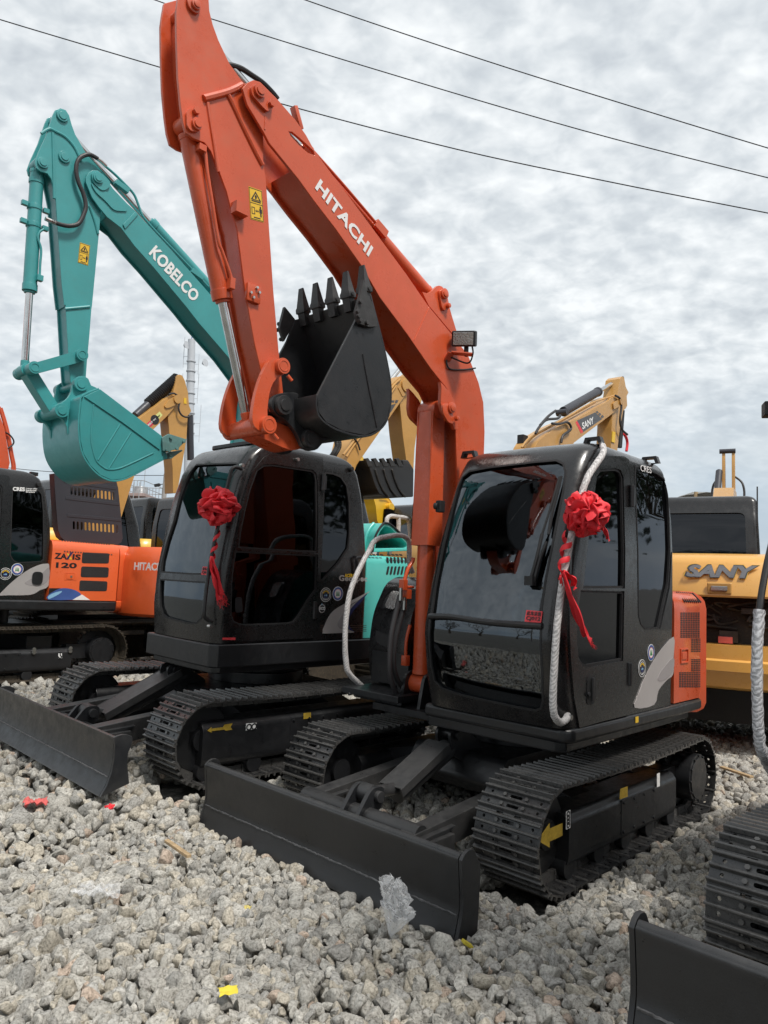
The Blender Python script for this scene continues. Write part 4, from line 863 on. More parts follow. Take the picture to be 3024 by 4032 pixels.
    ear = S(Z3((606, 1140), (622, 1098), (670, 1076), (755, 1072), (785, 1088), (772, 1130), (768, 1190), (805, 1240), (880, 1285), (1010, 1320), (1120, 1335), (1010, 1372), (945, 1400), (910, 1440), (868, 1452), (828, 1438), (800, 1400), (770, 1335), (705, 1255), (640, 1212), (613, 1175)), -.25)
    cut = S(Z3((1215, 330), (1232, 390), (1246, 452), (1274, 482), (1306, 608), (1300, 640), (1250, 643), (1190, 622), (1172, 580), (1165, 540), (1190, 450)), -.0)
    pins = [(S(Z3((712, 1150)), -.19)[0], .062), (S(Z3((885, 1368)), -.19)[0], .062)]
    bu = curved_bucket(root, 'bucket', BLADE, shell, side, -.03, -.77, ear, -.26, -.54, pins, (.2, .98), 5, cut, S(Z3((690, 513), (703, 528), (764, 604), (720, 680), (686, 740), (656, 655), (668, 600)), -.79), tooth=(.19, .085, .055), tm=mat('worn_tooth_steel', (.035, .034, .034), .5, var=.35, vscale=15, bump=.3, bscale=60))
    w = MB(); 
    for s_ in (Z3((1208, 820), (1240, 1000), (1270, 1150), (1300, 1300)),):
        w.tube([fr.hit(p, 1, -.028) for p in s_], .006, n=6, wob=.3)
    w.build('weld_seam', BLACK, bu)
    split_all(root); return root
EA = build_A()
tag(EA, 'orange-red excavator in front centre, black bucket held high, red bow on its cab', 'excavator', 'excavators parked in the front row')
# ================================================================== machine B: teal excavator with black cab
Zk = zm(0, 300, 1.659); Z4 = zm(0, 1200, 1.659); Zb = zm(550, 1700, 1.508); Zc = zm(150, 2550, 2.074); Zt = zm(700, 2600, 2.074); Zh = zm(1250, 1850, 3.318); Ze = zm(1200, 2180, 5.53)
def build_B():
    fr = FB; root = empty('excavator', fr.M); YB = -.54
    S = lambda pts, Y: fr.XZ(pts, Y)
    undercarriage(root)
    for sg in (1, -1):
        tr = make_track(root, sg, W=1.15, xi=1.20, xs=-1.0, phase=.6 if sg > 0 else .2, frame=(.13, .47), fx=(-.70, 1.24))
        if sg > 0:
            Yd = 1.15-.225+.153
            decal(root, 'arrow_decal', YDIRTY, S(Zt((240, 575), (275, 545), (275, 558), (370, 545), (380, 525), (447, 514), (430, 543), (445, 566), (390, 575), (380, 566), (275, 578), (275, 591)), Yd), Yd, parent=tr)
            decal(root, 'tie_down_decal', WHITE, S(Zt((557, 515), (642, 510), (642, 558), (555, 572)), Yd), Yd, parent=tr)
            decal(root, 'plate_decal', YDIRTY, S(Zt((1026, 432), (1086, 425), (1086, 470), (1026, 480)), Yd+.004), Yd+.004, parent=tr)
            q = MB(); pts = S(Zt((580, 545), (622, 540)), Yd)
            for p in pts: q.ext([circle(p, .028, 12), circle(p, .016, 12)[::-1]], Yd+.0025, Yd+.004)
            q.build('hook_mark', BLACKD, tr)
    front = S(Zc((622, 735), (626, 800), (622, 900), (600, 1020), (560, 1130), (505, 1225)), 1.15)
    plate = S(Zc((616, 735), (650, 720), (690, 709), (730, 710), (768, 726), (774, 755), (762, 800), (735, 862), (729, 930), (735, 1010), (745, 1110), (505, 1225), (560, 1130), (600, 1020), (622, 900), (626, 800)), 1.15)
    make_blade(root, front, plate, 1.13, roll=0, arms=((.42, 1.80, .39), (.42, .80, .50)), guard=((1.57, .42), (.90, .74), .25), tube_x=1.74, tube_z=.34, weld=.12)
    def slab(pl, za, zb): q = MB(); q.ext(pl, za, zb, lambda a, y, c: (a, c, y)); return q
    plan = [(1.07, -.24), (1.07, .80), (1.02, .86), (-.6, .86), (-1.28, .85)]+[(-1.46*math.cos(a), 1.46*math.sin(a)) for a in np.linspace(.45, -.45, 14)]+[(-1.28, -1.0), (.55, -1.0), (.58, -.66), (.58, -.24)]
    slab(plan, .85, 1.04).build('deck', BLACK, root, bev=.014, seg=3); slab([(x*.93, y*.92) for x, y in plan], .79, .852).build('deck_frame', BLACK, root, bev=.012)
    cab = Cab([(1.04, 1.03), (1.33, 1.055), (1.64, 1.045), (1.88, 1.01), (2.28, .945), (2.51, .88), (2.65, .81), (2.74, .72), (2.82, .60)],
              [(1.04, -.67), (1.58, -.665), (1.91, -.635), (2.41, -.56), (2.63, -.49), (2.73, -.41), (2.82, -.28)], .84, -.24, 1.045, 2.795, rf=.09, rt=.09, bow=.03)
    w1 = cab.fhits(fr, Zb((336, 192), (450, 186), (575, 182), (590, 192), (585, 215), (545, 270), (515, 380), (480, 520), (440, 690), (408, 850), (300, 848), (124, 836), (132, 760), (160, 650), (200, 530), (230, 400), (265, 300), (300, 235)))
    w2 = cab.fhits(fr, Zb((122, 872), (300, 885), (403, 890), (392, 980), (380, 1070), (368, 1110), (335, 1142), (290, 1142), (160, 1108), (135, 1085), (122, 1040), (118, 960)))
    dw_u = S(Zb((745, 195), (800, 193), (1030, 228), (1050, 245), (1057, 290), (1055, 500), (1050, 716), (800, 705), (582, 690), (592, 600), (620, 470), (655, 340), (700, 225)), .84)
    dw_l = S(Zb((566, 706), (800, 720), (1053, 732), (1050, 850), (1048, 940), (1000, 1005), (950, 1090), (915, 1135), (880, 1143), (640, 1152), (590, 1148), (552, 1130), (536, 1085), (540, 900), (550, 800)), .84)
    sw = S(Zb((1112, 238), (1160, 245), (1205, 265), (1240, 320), (1252, 420), (1250, 600), (1240, 695), (1180, 785), (1080, 892), (1066, 880), (1076, 700), (1100, 270)), .84)
    door = S(Zb((745, 150), (800, 120), (870, 112), (1000, 130), (1095, 150), (1098, 250), (1085, 600), (1060, 900), (1030, 1225), (750, 1238), (478, 1246), (495, 1100), (520, 900), (560, 650), (610, 400), (670, 240)), .84)
    body = make_cab(root, cab, [(dw_u, True), (dw_l, True), (sw, False)], [w1, w2], door)
    Yd = .84
    for px in Zb((1088, 300), (1036, 1060)): c = fr.hit(px, 1, Yd+.01); k = MB(); k.cyl((c.x, Yd+.012, c.z-.08), (c.x, Yd+.012, c.z+.08), .018, n=12); k.box((c.x-.02, Yd+.004, c.z), (.05, .02, .13)); k.build('door_hinge', BLACK, body, bev=.003)
    k = MB(); k.ext(rounded(S(Zb((560, 985), (600, 980), (606, 1070), (562, 1075)), Yd), .02), Yd+.012, Yd+.018); c = S(Zb((614, 1090)), Yd)[0]; k.cyl((c[0], Yd+.012, c[1]), (c[0], Yd+.022, c[1]), .016, n=16); k.build('door_handle', BLACK, body, bev=.003)
    k = MB(); k.tube([fr.hit(p, 1, Yd+.035) for p in Zb((1296, 870), (1292, 790), (1288, 755), (1305, 745), (1320, 760), (1318, 860))], .014, n=8); k.build('grab_handle', BLACK, body)
    k = MB(); k.tube([fr.hit(p, 1, .845) for p in Zb((606, 222), (575, 210), (548, 220), (535, 260), (505, 390), (465, 560), (425, 740), (400, 900), (383, 1050), (384, 1095), (410, 1120), (432, 1128))], .016, n=10); k.build('handrail', BLACK, root)
    k = MB()
    for px in Zb((606, 200), (416, 1155), (935, 165)): c = fr.hit(px, 1, Yd+.0); k.cyl((c.x, Yd-.02, c.z), (c.x, Yd+.02, c.z), .016, n=12)
    k.build('bolt', STEEL, root)
    c = fr.hit(Zb((1250, 222))[0], 1, Yd-.02); k = MB(); k.cyl((c.x, c.y-.02, c.z), (c.x, c.y+.035, c.z), .03, .022, n=16); k.build('roof_knob', RUBBER, body, bev=.004)
    # roof hatch rim
    k = MB(); k.ext(rounded([(.62, -.16), (.62, .70), (.05, .70), (.05, -.16)], .1, 5), 2.79, 2.825, lambda a, y, c: (a, c, y)); k.build('roof_hatch', BLACK, body, bev=.012, seg=3)
    n = Vector((0, 1, 0))
    side_text(fr, root, 'Geospec', SILVER, Ze((738, 632))[0], Ze((1350, 645))[0], Ze((735, 465))[0], Yd, body, bold=.03, spacing=1.08)
    side_text(fr, root, 'ACERA', YDEC, Ze((865, 512))[0], Ze((1082, 516))[0], Ze((868, 437))[0], Yd+.002, body, bold=.03)
    q = S(Ze((455, 895)), Yd)[0]; badge(root, q, .066, 'globe', Yd, parent=body); q = S(Ze((718, 870)), Yd)[0]; badge(root, q, .066, 'tree', Yd, parent=body)
    q = S(Ze((375, 1195)), Yd)[0]; badge(root, q, .038, 'eco', Yd, parent=body); side_text(fr, root, 'ECO', WHITE, Ze((318, 1222))[0], Ze((438, 1222))[0], Ze((318, 1160))[0], Yd+.003, body, bold=.03)
    decal(root, 'silver_swoosh', SILVER, smooth2(S(Ze((390, 1650), (430, 1560), (520, 1370), (650, 1220), (850, 1100), (1100, 980), (1385, 832), (1390, 845), (1200, 985), (1000, 1110), (880, 1250), (830, 1400), (815, 1530), (850, 1610), (960, 1660), (1080, 1715), (840, 1725), (420, 1738), (395, 1710)), Yd), 3, True), Yd, parent=body)
    decal(root, 'grey_swoosh', MATS['grey_decal'], smooth2(S(Ze((710, 1560), (740, 1450), (830, 1310), (960, 1160), (1200, 985), (1100, 1080), (950, 1260), (870, 1420), (840, 1540), (860, 1610), (780, 1640)), Yd), 3, True), Yd+.002, t=.002, parent=body)
    decal(root, 'navy_swoosh', NAVY, smooth2(S(Ze((1360, 860), (1200, 1000), (1020, 1180), (900, 1350), (825, 1500), (830, 1580), (950, 1640), (1085, 1705), (980, 1600), (955, 1450), (1050, 1250), (1200, 1080)), Yd), 3, True), Yd-.0, t=.0035, parent=body)
    k = MB()
    for y in (1560, 1600, 1640, 1680): 
        a = S(Ze((340, y), (1340, y), (1340, y+14), (340, y+14)), Yd); k.ext(a, Yd, Yd+.0015)
    k.build('pinstripe', mat('brown_pinstripe', (.075, .045, .035), .4), body)
    decal(root, 'red_strip_label', REDD, S(Zb((492, 1222), (568, 1222), (568, 1236), (492, 1236)), Yd+.012), Yd+.012, parent=body)
    # teal rear body, sunlit tone in its colour, with louvres and an open bonnet
    pl = [(-.665, .80), (-1.26, .80), (-1.33, .77), (-1.38, .70)]+[(-1.45*math.cos(a), 1.45*math.sin(a)) for a in np.linspace(.42, -.42, 10)]+[(-1.38, -.85), (-1.30, -.95), (-.665, -.95)]
    b = MB(); rows = [[Vector((x+(i if x < -.7 else 0), y*(1-i), z)) for x, y in pl] for z, i in ((1.045, 0), (1.5, 0), (1.78, 0), (1.82, .008), (1.85, .03), (1.865, .07))]
    b.grid(rows, closed=True); nn = len(pl); b.f += [tuple(range(nn)), tuple(range((len(rows)-1)*nn, len(rows)*nn))]
    rb = b.build('rear_body', TEALH, root, ang=40)
    for nm, (xa, xb, ya, yb, sl) in (('vent_slots', (895, 1240, 1140, 1215, -14)), ('vent_slots', (915, 1200, 1260, 1370, 22))):
        b = MB(); k = 0; x = xa
        while x < xb:
            b.ext(rounded(S(Zh((x, ya), (x+26, ya), (x+26-sl, yb), (x-sl, yb)), .80), .02, 4), .80, .803); x += 47
        b.build(nm, DARK, rb)
    b = MB()
    for x in (690, 735, 785, 835, 930, 985, 1035, 1085): b.ext(rounded(S(Zh((x-16, 1100), (x+16, 1102), (x+28, 1124), (x-4, 1122)), .80), .01, 3), .79, .803)
    b.build('vent_slots', DARK, rb)
    Yh = .66
    arch = S(Zh((715, 1075), (752, 880), (800, 775), (860, 700), (905, 697), (960, 720), (1080, 830), (1180, 930), (1200, 990), (1175, 1060)), Yh)
    b = MB(); b.ext([arch, shrink(arch, .035)[::-1]], Yh-.55, Yh); b.ext(arch, Yh-.58, Yh-.548)
    for t in (.25, .6): 
        p = [Vector((a[0], 0, a[1])) for a in arch[:4]]; b.tube([v+Vector((.012, Yh-.5*t, .004)) for v in p], .02, n=8)
    hd = b.build('bonnet', TEALH, root, bev=.012, seg=3); b = MB(); b.tube([Vector((a[0], Yh+.004, a[1])) for a in arch], .012, n=8); b.build('bonnet_seal', RUBBER, hd)
    c = fr.hit(Zh((930, 1000))[0], 1, Yh-.3); k = MB(); k.box(c, (.10, .03, .06)); k.box(c+Vector((0, .02, -.05)), (.05, .03, .09)); k.build('bonnet_latch', STEEL, hd, bev=.004)
    # boom
    Yn, Yf = -.40, -.68
    poly = S(Zk((560, 690), (562, 660), (578, 630), (605, 614), (640, 615), (672, 640), (740, 735), (830, 830), (885, 880), (985, 990), (1120, 1135), (1370, 1420)), Yn)+[(.25, 4.21), (-.08, 4.0), (-.28, 3.7), (-.38, 3.3), (-.38, 2.9), (-.35, 2.0), (-.30, 1.3), (-.2, 1.2), (-.1, 1.3), (0, 2.2), (.06, 2.9), (.02, 3.3), (.03, 3.5), (.12, 3.66)]+S(Z4((1490, 340), (1300, 120))+Zk((1220, 1510), (1000, 1245), (880, 1110), (790, 990), (700, 920), (650, 860), (600, 790)), Yn)
    core = S(Zk((750, 790), (830, 850), (880, 895), (980, 1003), (1115, 1148), (1362, 1432)), Yn)+[(.24, 4.19), (-.06, 3.98), (-.26, 3.69), (-.36, 3.3), (-.36, 2.9), (-.3, 1.4), (-.1, 1.4), (.04, 2.9), (0, 3.3), (.01, 3.51), (.11, 3.68)]+S(Z4((1494, 325), (1305, 105))+Zk((1226, 1498), (1006, 1233), (886, 1098), (796, 978), (730, 900)), Yn)
    boom = loft_plates('boom', TEAL, root, poly, Yn, Yf, .022, core=core, bev=.005)
    pd = MB(); pd.ext(rounded(S(Zk((590, 640), (620, 625), (660, 640), (720, 700), (700, 740), (660, 755), (600, 700)), Yn), .04), Yn, Yn+.022); pin(pd, S(Zk((632, 672)), Yn)[0], Yn+.02, .045); pd.build('pin_plate', TEAL, boom, bev=.003)
    k = MB(); k.ext(rounded(S(Zk((585, 690), (640, 740), (700, 760), (760, 790), (830, 860), (825, 885), (740, 880), (690, 820), (620, 760)), Yn), .05), Yn, Yn+.012); k.build('doubler_plate', TEAL, boom, bev=.004)
    k = MB(); k.ext(S(Zk((800, 970), (880, 885), (900, 905), (815, 1000)), Yn), Yn, Yn+.012); k.build('doubler_strip', TEAL, boom, bev=.004)
    side_text(fr, root, 'KOBELCO', WHITE, Zk((968, 1160))[0], Zk((1262, 1480))[0], Zk((1014, 1097))[0], Yn, boom, bold=.035, spacing=1.02)
    # arm
    An, Af = -.44, -.64
    arm = Zk((345, 255), (360, 222), (395, 208), (430, 220), (452, 255), (470, 320), (492, 380), (560, 500), (640, 600), (690, 700), (680, 800), (660, 880), (650, 1000), (625, 1260), (602, 1500))+Z4((598, 30), (585, 200), (570, 360), (560, 500), (540, 545), (490, 550), (460, 500), (447, 330), (428, 0))+Zk((420, 1500), (402, 1350), (388, 1150), (375, 980), (366, 820), (350, 740), (335, 670), (310, 635), (265, 622), (237, 600), (228, 562), (250, 500), (300, 390))
    ap = S(arm, An); core = S(Zk((400, 300), (430, 280), (455, 335), (480, 395), (548, 510), (630, 612), (676, 700), (668, 800), (648, 880), (638, 1000), (613, 1260), (592, 1500))+Z4((586, 30), (573, 200), (558, 360), (540, 500), (490, 520), (470, 490), (459, 330), (440, 0))+Zk((432, 1500), (414, 1350), (400, 1150), (388, 980), (376, 800), (345, 640), (330, 500)), An)
    am = loft_plates('arm', TEAL, root, ap, An, Af, .022, core=core, bev=.004)
    rbp = [Zk((270, 375), (320, 345), (360, 360), (430, 400), (490, 470), (530, 560)), Zk((345, 370), (350, 550), (355, 800)), Zk((585, 850), (620, 950), (640, 1030)), Zk((425, 1520), (585, 1505))]
    for pts in rbp: k = MB(); k.tube([fr.hit(p, 1, An+.001) for p in pts], .013, n=8); k.build('arm_rib', TEAL, am)
    for px, r in ((Zk((405, 262))[0], .05), (Zk((278, 568))[0], .045), (Zk((418, 530))[0], .05)):
        k = MB(); pin(k, S([px], An)[0], An, r, t=.018); k.build('pin_cap', TEAL, am, bev=.003)
    warning_sign(root, S(Zk((522, 1085), (588, 1107), (575, 1238), (508, 1216)), An), An, am)
    # rams
    e = fr.hit(Zk((405, 262))[0], 1, An); e = Vector((e.x, YB, e.z)); q0 = fr.hit(Zk((1005, 945))[0], 1, YB); q1 = fr.hit(Zk((1330, 1325))[0], 1, YB); d = (q1-q0).normalized(); p0 = q0+d*1.25
    ram(root, 'arm_ram', p0, e, .06, (q0-p0).length/(e-p0).length, TEAL, rod=.52, eye=.05, w=.14)
    p = fr.hit(Zk((240, 670))[0], 1, YB); q = fr.hit(Zk((190, 1395))[0], 1, YB); ax = (q-p).normalized(); p0 = p-ax*.12; e = fr.hit(Z4((160, 430))[0], 1, YB)
    br_ = ram(root, 'bucket_ram', p0, e, .056, (q-p0).length/(e-p0).length, TEAL, rod=.55, eye=.05, w=.12)
    for y in (690, 860, 975): 
        a = fr.hit(Zk((238-(y-690)*.07, y))[0], 1, YB); k = MB(); k.cyl(a-ax*.02, a+ax*.02, .062, n=28); 
        if y != 690: k.box(a, (.09, .05, .05)); k.box(a+Vector((-.09, .02, 0)), (.05, .04, .04)); k.box(a+Vector((.09, .02, 0)), (.05, .04, .04))
        k.build('ram_clamp', TEAL, br_, bev=.003)
    t = [fr.hit(p, 1, YB+.06) for p in Zk((285, 1000), (258, 1020), (248, 1060), (268, 1130), (262, 1230), (258, 1320))]; k = MB(); k.tube(t, .011, n=8); k.box(t[-1], (.05, .05, .05)); k.build('ram_pipe', TEAL, br_, bev=.003)
    t = [fr.hit(p, 1, An+.05) for p in Zk((335, 948), (400, 970), (460, 978), (515, 960), (552, 890), (560, 840), (545, 770), (512, 690), (497, 610), (510, 550), (545, 520), (590, 513), (640, 540))]; k = MB(); k.tube(t, .018, n=10, sub=10, ridge=.08); k.build('hydraulic_hose', HOSEM, root)
    k = MB(); k.tube([fr.hit(p, 1, An+.05) for p in Zk((295, 930), (335, 948), (365, 960))], .019, n=8); k.build('hose_fitting', STEEL, root); k = MB(); k.tube([fr.hit(p, 1, An+.05) for p in Zk((635, 538), (665, 560), (695, 590))], .018, n=8); k.build('hose_fitting', STEEL, root)
    k = MB(); k.tube([fr.hit(p, 1, Yn-.03) for p in Zk((690, 590), (740, 632), (800, 690), (870, 765), (900, 830), (925, 900), (960, 950), (1060, 1060), (1290, 1300), (1360, 1375))], .012, n=8); k.build('boom_pipe', TEAL, boom)
    for px in ((795, 722), (1285, 1295)): c = fr.hit(Zk(px)[0], 1, Yn-.02); k = MB(); k.box(c, (.14, .05, .05), Matrix.Rotation(-.3, 3, 'Y')); k.build('pipe_clamp', TEAL, boom, bev=.004)
    # linkage and bucket
    for y0 in (-.40, -.68):
        k = MB(); k.ext(dedupe(rounded(S(Z4((205, 392), (225, 380), (480, 308), (530, 300), (550, 335), (525, 372), (500, 382), (250, 448), (215, 450), (195, 420)), y0), .03)), y0-.018, y0+.018)
        sg = 1 if y0 > -.5 else -1
        for px, r in (((215, 415), .052), ((524, 332), .052)): c = S(Z4(px), -.40)[0]; k.cyl((c[0], y0-sg*.02, c[1]), (c[0], y0+sg*.05, c[1]), r, n=28); k.ext([circle(c, r*.72, 20), circle(c, r*.58, 20)[::-1]], y0+sg*.05, y0+sg*.054)
        k.build('side_link', TEAL, root, bev=.003)
    c = S(Z4((215, 415)), -.40)[0]; c2 = S(Z4((400, 690)), -.36)[0]
    k = MB(); k.cyl((c[0], -.67, c[1]), (c[0], -.41, c[1]), .05, n=28); k.beam((c[0], YB, c[1]), (c2[0], YB, c2[1]), .15, .10, (1, 0, .3)); k.cyl((c2[0], -.70, c2[1]), (c2[0], -.38, c2[1]), .055, n=28); k.build('bucket_link', TEAL, root, bev=.008)
    NB, FB_ = -.14, -.92
    shell = S(Z4((1092, 992), (980, 1050), (870, 1108), (800, 1138), (730, 1145), (655, 1112), (590, 1048), (545, 970), (525, 880), (520, 760), (532, 640), (545, 598), (650, 552)), NB)
    side = S(Z4((650, 552), (880, 722), (1050, 852), (1072, 930), (1092, 992), (980, 1050), (870, 1108), (800, 1138), (730, 1145), (655, 1112), (590, 1048), (545, 970), (525, 880), (520, 760), (532, 640), (545, 598)), NB)
    ear = S(Z4((468, 525), (488, 482), (530, 466), (572, 485), (590, 528), (640, 555), (560, 600), (540, 660), (530, 800), (445, 862), (432, 800), (402, 748), (362, 722), (343, 692), (358, 655), (400, 640), (440, 608), (462, 565)), -.36)
    cut = S(Z4((1048, 870), (1095, 845), (1212, 882), (1150, 945), (1075, 962), (1055, 955)), NB)
    bu = curved_bucket(root, 'bucket', TEAL, shell, side, NB, FB_, ear, -.36, -.72, [(S(Z4((530, 517)), -.31)[0], .06), (S(Z4((405, 690)), -.31)[0], .06)], (-.85, .45), 5, cut, tm=mat('worn_teal_tooth', (.10, .22, .21), .5, var=.3, vscale=12, dirt=.5, dcol=(.16, .15, .13)))
    k = MB(); k.ext(S(Z4((548, 602), (650, 552), (1054, 858), (1040, 948), (800, 772)), NB), NB, NB+.012); k.build('edge_plate', TEAL, bu, bev=.003)
    for pts in (Z4((612, 650), (596, 800), (596, 900), (625, 1010), (670, 1058), (715, 1076), (800, 1062), (1000, 970)), Z4((785, 780), (640, 1015)), Z4((855, 835), (710, 1070))):
        k = MB(); k.tube([fr.hit(p, 1, NB+.001) for p in pts], .007, n=6, wob=.2); k.build('weld_seam', TEAL, bu)
    a = cab.fhit(fr, Zb((372, 850))[0]); b_ = cab.fhit(fr, Zb((408, 853))[0]); u = (b_-a).normalized(); nn = Vector((1, 0, .15)).normalized(); up = nn.cross(u); a = a+nn*.012
    st = MB(); st.add([a, a+u*.11, a+u*.11+up*.07, a+up*.07, a-nn*.004, a+u*.11-nn*.004, a+u*.11+up*.07-nn*.004, a+up*.07-nn*.004], [(0, 1, 2, 3), (7, 6, 5, 4), (0, 4, 5, 1), (1, 5, 6, 2), (2, 6, 7, 3), (3, 7, 4, 0)])
    st.build('red_label', REDD, body); text('CJ012', BLACKD, body, a+u*.008+up*.006, u, nn, .095, .026, .02); text('此车未售', BLACKD, body, a+u*.008+up*.038, u, nn, .095, .026, .01)
    split_all(root); return root
EB = build_B()
tag(EB, 'teal excavator with black cab and teal bucket, left of the orange boom', 'excavator', 'excavators parked in the front row')
# ================================================================== machine E: a third excavator in the row, mostly beyond the right edge of the picture
EE = copy_tree(EA); EE.matrix_world = FE.M; EE['label'] = 'excavator cut off by the right edge, blade and one track in view'
for o in list(EE.children):
    if o.name.startswith('handrail') and max(v.co.y for v in o.data.vertices) < 0: bpy.data.objects.remove(o)
rp = [p+Vector((0, -.06, -.08)) for p in FA.P(Zr((770, 840), (742, 760), (738, 640), (733, 545), (690, 503), (620, 493), (560, 500), (480, 515), (430, 535), (395, 570), (370, 625), (280, 790), (190, 1010), (150, 1250), (138, 1500), (150, 1700), (170, 1770), (220, 1830), (310, 1910), (375, 1950)), -1.0)]
k = MB(); k.tube(rp, .017, n=10, sub=4); rl_ = k.build('handrail', BLACK, EE); k = MB(); k.tube(rp[12:], .026, n=14, sub=8, wob=.22); k.build('bubble_wrap', WRAPB, rl_)
k = MB(); k.box((.89, -1.03, 2.70), (.08, .11, .075), Matrix.Rotation(.5, 3, 'Z')); k.tube([(.87, -1.01, 2.66), (.84, -.99, 2.5), (.74, -.98, 2.3), (.70, -1.0, 2.2)], .014, n=8); k.build('side_lamp', RUBBER, EE, bev=.01)
# the third machine stands with its boom swung to its left
piv = Matrix.Translation((.32, -.4, 1.22)); RB = piv @ Matrix.Rotation(math.radians(20), 4, 'Z') @ piv.inverted()
for o in list(EE.children):
    if o.name.split('.')[0] in ('boom', 'arm', 'arm_ram', 'bucket_ram', 'boom_ram', 'side_link', 'bucket_link', 'bucket', 'work_lamp'): o.matrix_basis = RB @ o.matrix_basis
    if o.name.split('.')[0] == 'hydraulic_hose': bpy.data.objects.remove(o)
# ================================================================== machine C: bright orange excavator on the left
Zl = zm(0, 2100, 2.9625); Zm = zm(0, 1800, 1.8433); Zp = zm(100, 1850, 2.765)
def slab(pl, za, zb): q = MB(); q.ext(pl, za, zb, lambda a, y, c: (a, c, y)); return q
def build_C():
    fr = FC; root = empty('excavator', fr.M); S = lambda pts, Y: fr.XZ(pts, Y)
    b = MB(); b.box((0, 0, .55), (1.8, 1.1, .4)); b.cyl((0, 0, .7), (0, 0, .95), .55, n=40)
    for sx in (-.6, .6): b.box((sx, 0, .48), (.35, 2.0, .25))
    b.build('chassis', BLACK, root, bev=.01)
    for sg in (1, -1):
        tr = make_track(root, sg, W=1.245, sw=.5, xi=1.40, xs=-1.42, R=.345, zc=.385, N=46, m=TRACKR, fm=BLACK, frame=(.14, .44), fx=(-1.0, 1.25))
        if sg > 0:
            Yd = 1.245-.25+.153; q = S(Zl((680, 1400), (722, 1400), (722, 1458), (678, 1458)), Yd); decal(root, 'tie_down_decal', WHITE, q, Yd, parent=tr)
            k = MB(); c = S(Zl((700, 1425)), Yd)[0]; k.tube([(c[0]-.0, Yd+.004, c[1]+.05), (c[0], Yd+.004, c[1]+.01), (c[0]-.02, Yd+.004, c[1]-.02), (c[0]+.0, Yd+.004, c[1]-.04), (c[0]+.025, Yd+.004, c[1]-.015)], .007, n=6); k.build('hook_mark', BLACKD, tr)
            for px in ((393, 1357), (391, 1388), (818, 1342), (817, 1372)): c = S(Zl(px), Yd)[0]; k = MB(); k.cyl((c[0], Yd, c[1]), (c[0], Yd+.02, c[1]), .028, n=14); k.build('bolt', STEEL, tr, bev=.004)
    plan = [(1.3, -.1), (1.3, 1.15), (1.2, 1.22), (-1.575, 1.22), (-1.58, -1.2), (.8, -1.2), (.8, -.1)]
    slab(plan, .955, 1.095).build('deck', BLACK, root, bev=.03, seg=4)
    cab = Cab([(1.09, 1.25), (1.6, 1.32), (2.2, 1.2), (2.6, 1.0), (2.8, .8)], [(1.09, -.55), (1.89, -.55), (2.1, -.53), (2.28, -.49), (2.58, -.43), (2.72, -.34), (2.82, -.2)], 1.19, .12, 1.097, 2.80, rf=.1, rt=.09, bow=.03)
    sw = S(Zm((92, 212), (150, 222), (290, 240), (312, 268), (322, 400), (318, 745), (300, 762), (130, 770), (95, 755), (70, 715), (78, 450)), 1.19)
    dw = rounded([(.12, 1.45), (1.1, 1.35), (1.02, 2.2), (.82, 2.58), (.16, 2.58)], .08); door = rounded([(.08, 1.12), (1.2, 1.12), (1.2, 1.5), (1.08, 2.2), (.86, 2.68), (.07, 2.7)], .05)
    ws = rounded([(.22, 1.3), (1.08, 1.3), (1.06, 2.55), (.26, 2.55)], .1)
    body = make_cab(root, cab, [(dw, True), (sw, False)], [ws], door)
    Yd = 1.19
    side_text(fr, root, 'CRES', WHITE, Zm((92, 245))[0], Zm((180, 248))[0], Zm((92, 216))[0], Yd-.02, body, bold=.05)
    for i, t in enumerate(('Center piller', 'Reinforced', 'Structure')):
        y = 234+i*11.5; side_text(fr, root, t, WHITE, Zm((187, y))[0], Zm((187+(85, 75, 64)[i], y+2))[0], Zm((187, y-11))[0], Yd-.02, body, bold=.03)
    q = S(Zm((39, 847)), Yd)[0]; badge(root, q, .078, 'globe', Yd, parent=body); q = S(Zm((125, 814)), Yd)[0]; badge(root, q, .078, 'tree', Yd, parent=body)
    decal(root, 'silver_swoosh', SILVER, smooth2(S(Zm((-60, 1040), (5, 985), (60, 930), (130, 870), (210, 815), (290, 780), (340, 773), (355, 780), (356, 830), (350, 935), (290, 965), (215, 1000), (0, 1005)), Yd), 3, True), Yd, t=.004, parent=body)
    decal(root, 'grey_swoosh', mat('grey_decal', (.30, .28, .28), .4), smooth2(S(Zm((178, 915), (220, 885), (300, 845), (354, 800), (352, 890), (290, 935), (220, 930)), Yd), 3, True), Yd+.003, t=.003, parent=body)
    k = MB(); c = S(Zl((432, 522)), Yd)[0]; k.ext(rounded([(c[0]-.07, c[1]-.085), (c[0]+.07, c[1]-.085), (c[0]+.07, c[1]+.085), (c[0]-.07, c[1]+.085)], .06, 6), Yd+.004, Yd+.02); k.build('door_handle', BLACK, body, bev=.008)
    c = fr.hit(Zm((278, 200))[0], 1, Yd-.02); k = MB(); k.cyl((c.x, c.y-.03, c.z), (c.x, c.y+.03, c.z), .03, n=14); k.build('roof_knob', RUBBER, body, bev=.006)
    c = fr.hit(Zm((245, 117))[0], 1, 1.0); k = MB(); k.box((c.x, c.y, c.z-.01), (.10, .06, .05)); k.build('lifting_lug', BLACK, body, bev=.004)
    # orange engine side
    Y = 1.215
    side = [(-.555, 1.10), (-.55, 1.80), (-.55, 1.90), (-1.54, 1.915), (-1.56, 1.80), (-1.575, 1.10)]
    b = MB(); rows = [[Vector((-.555, y, z)) for y, z in pr] for pr in ()]
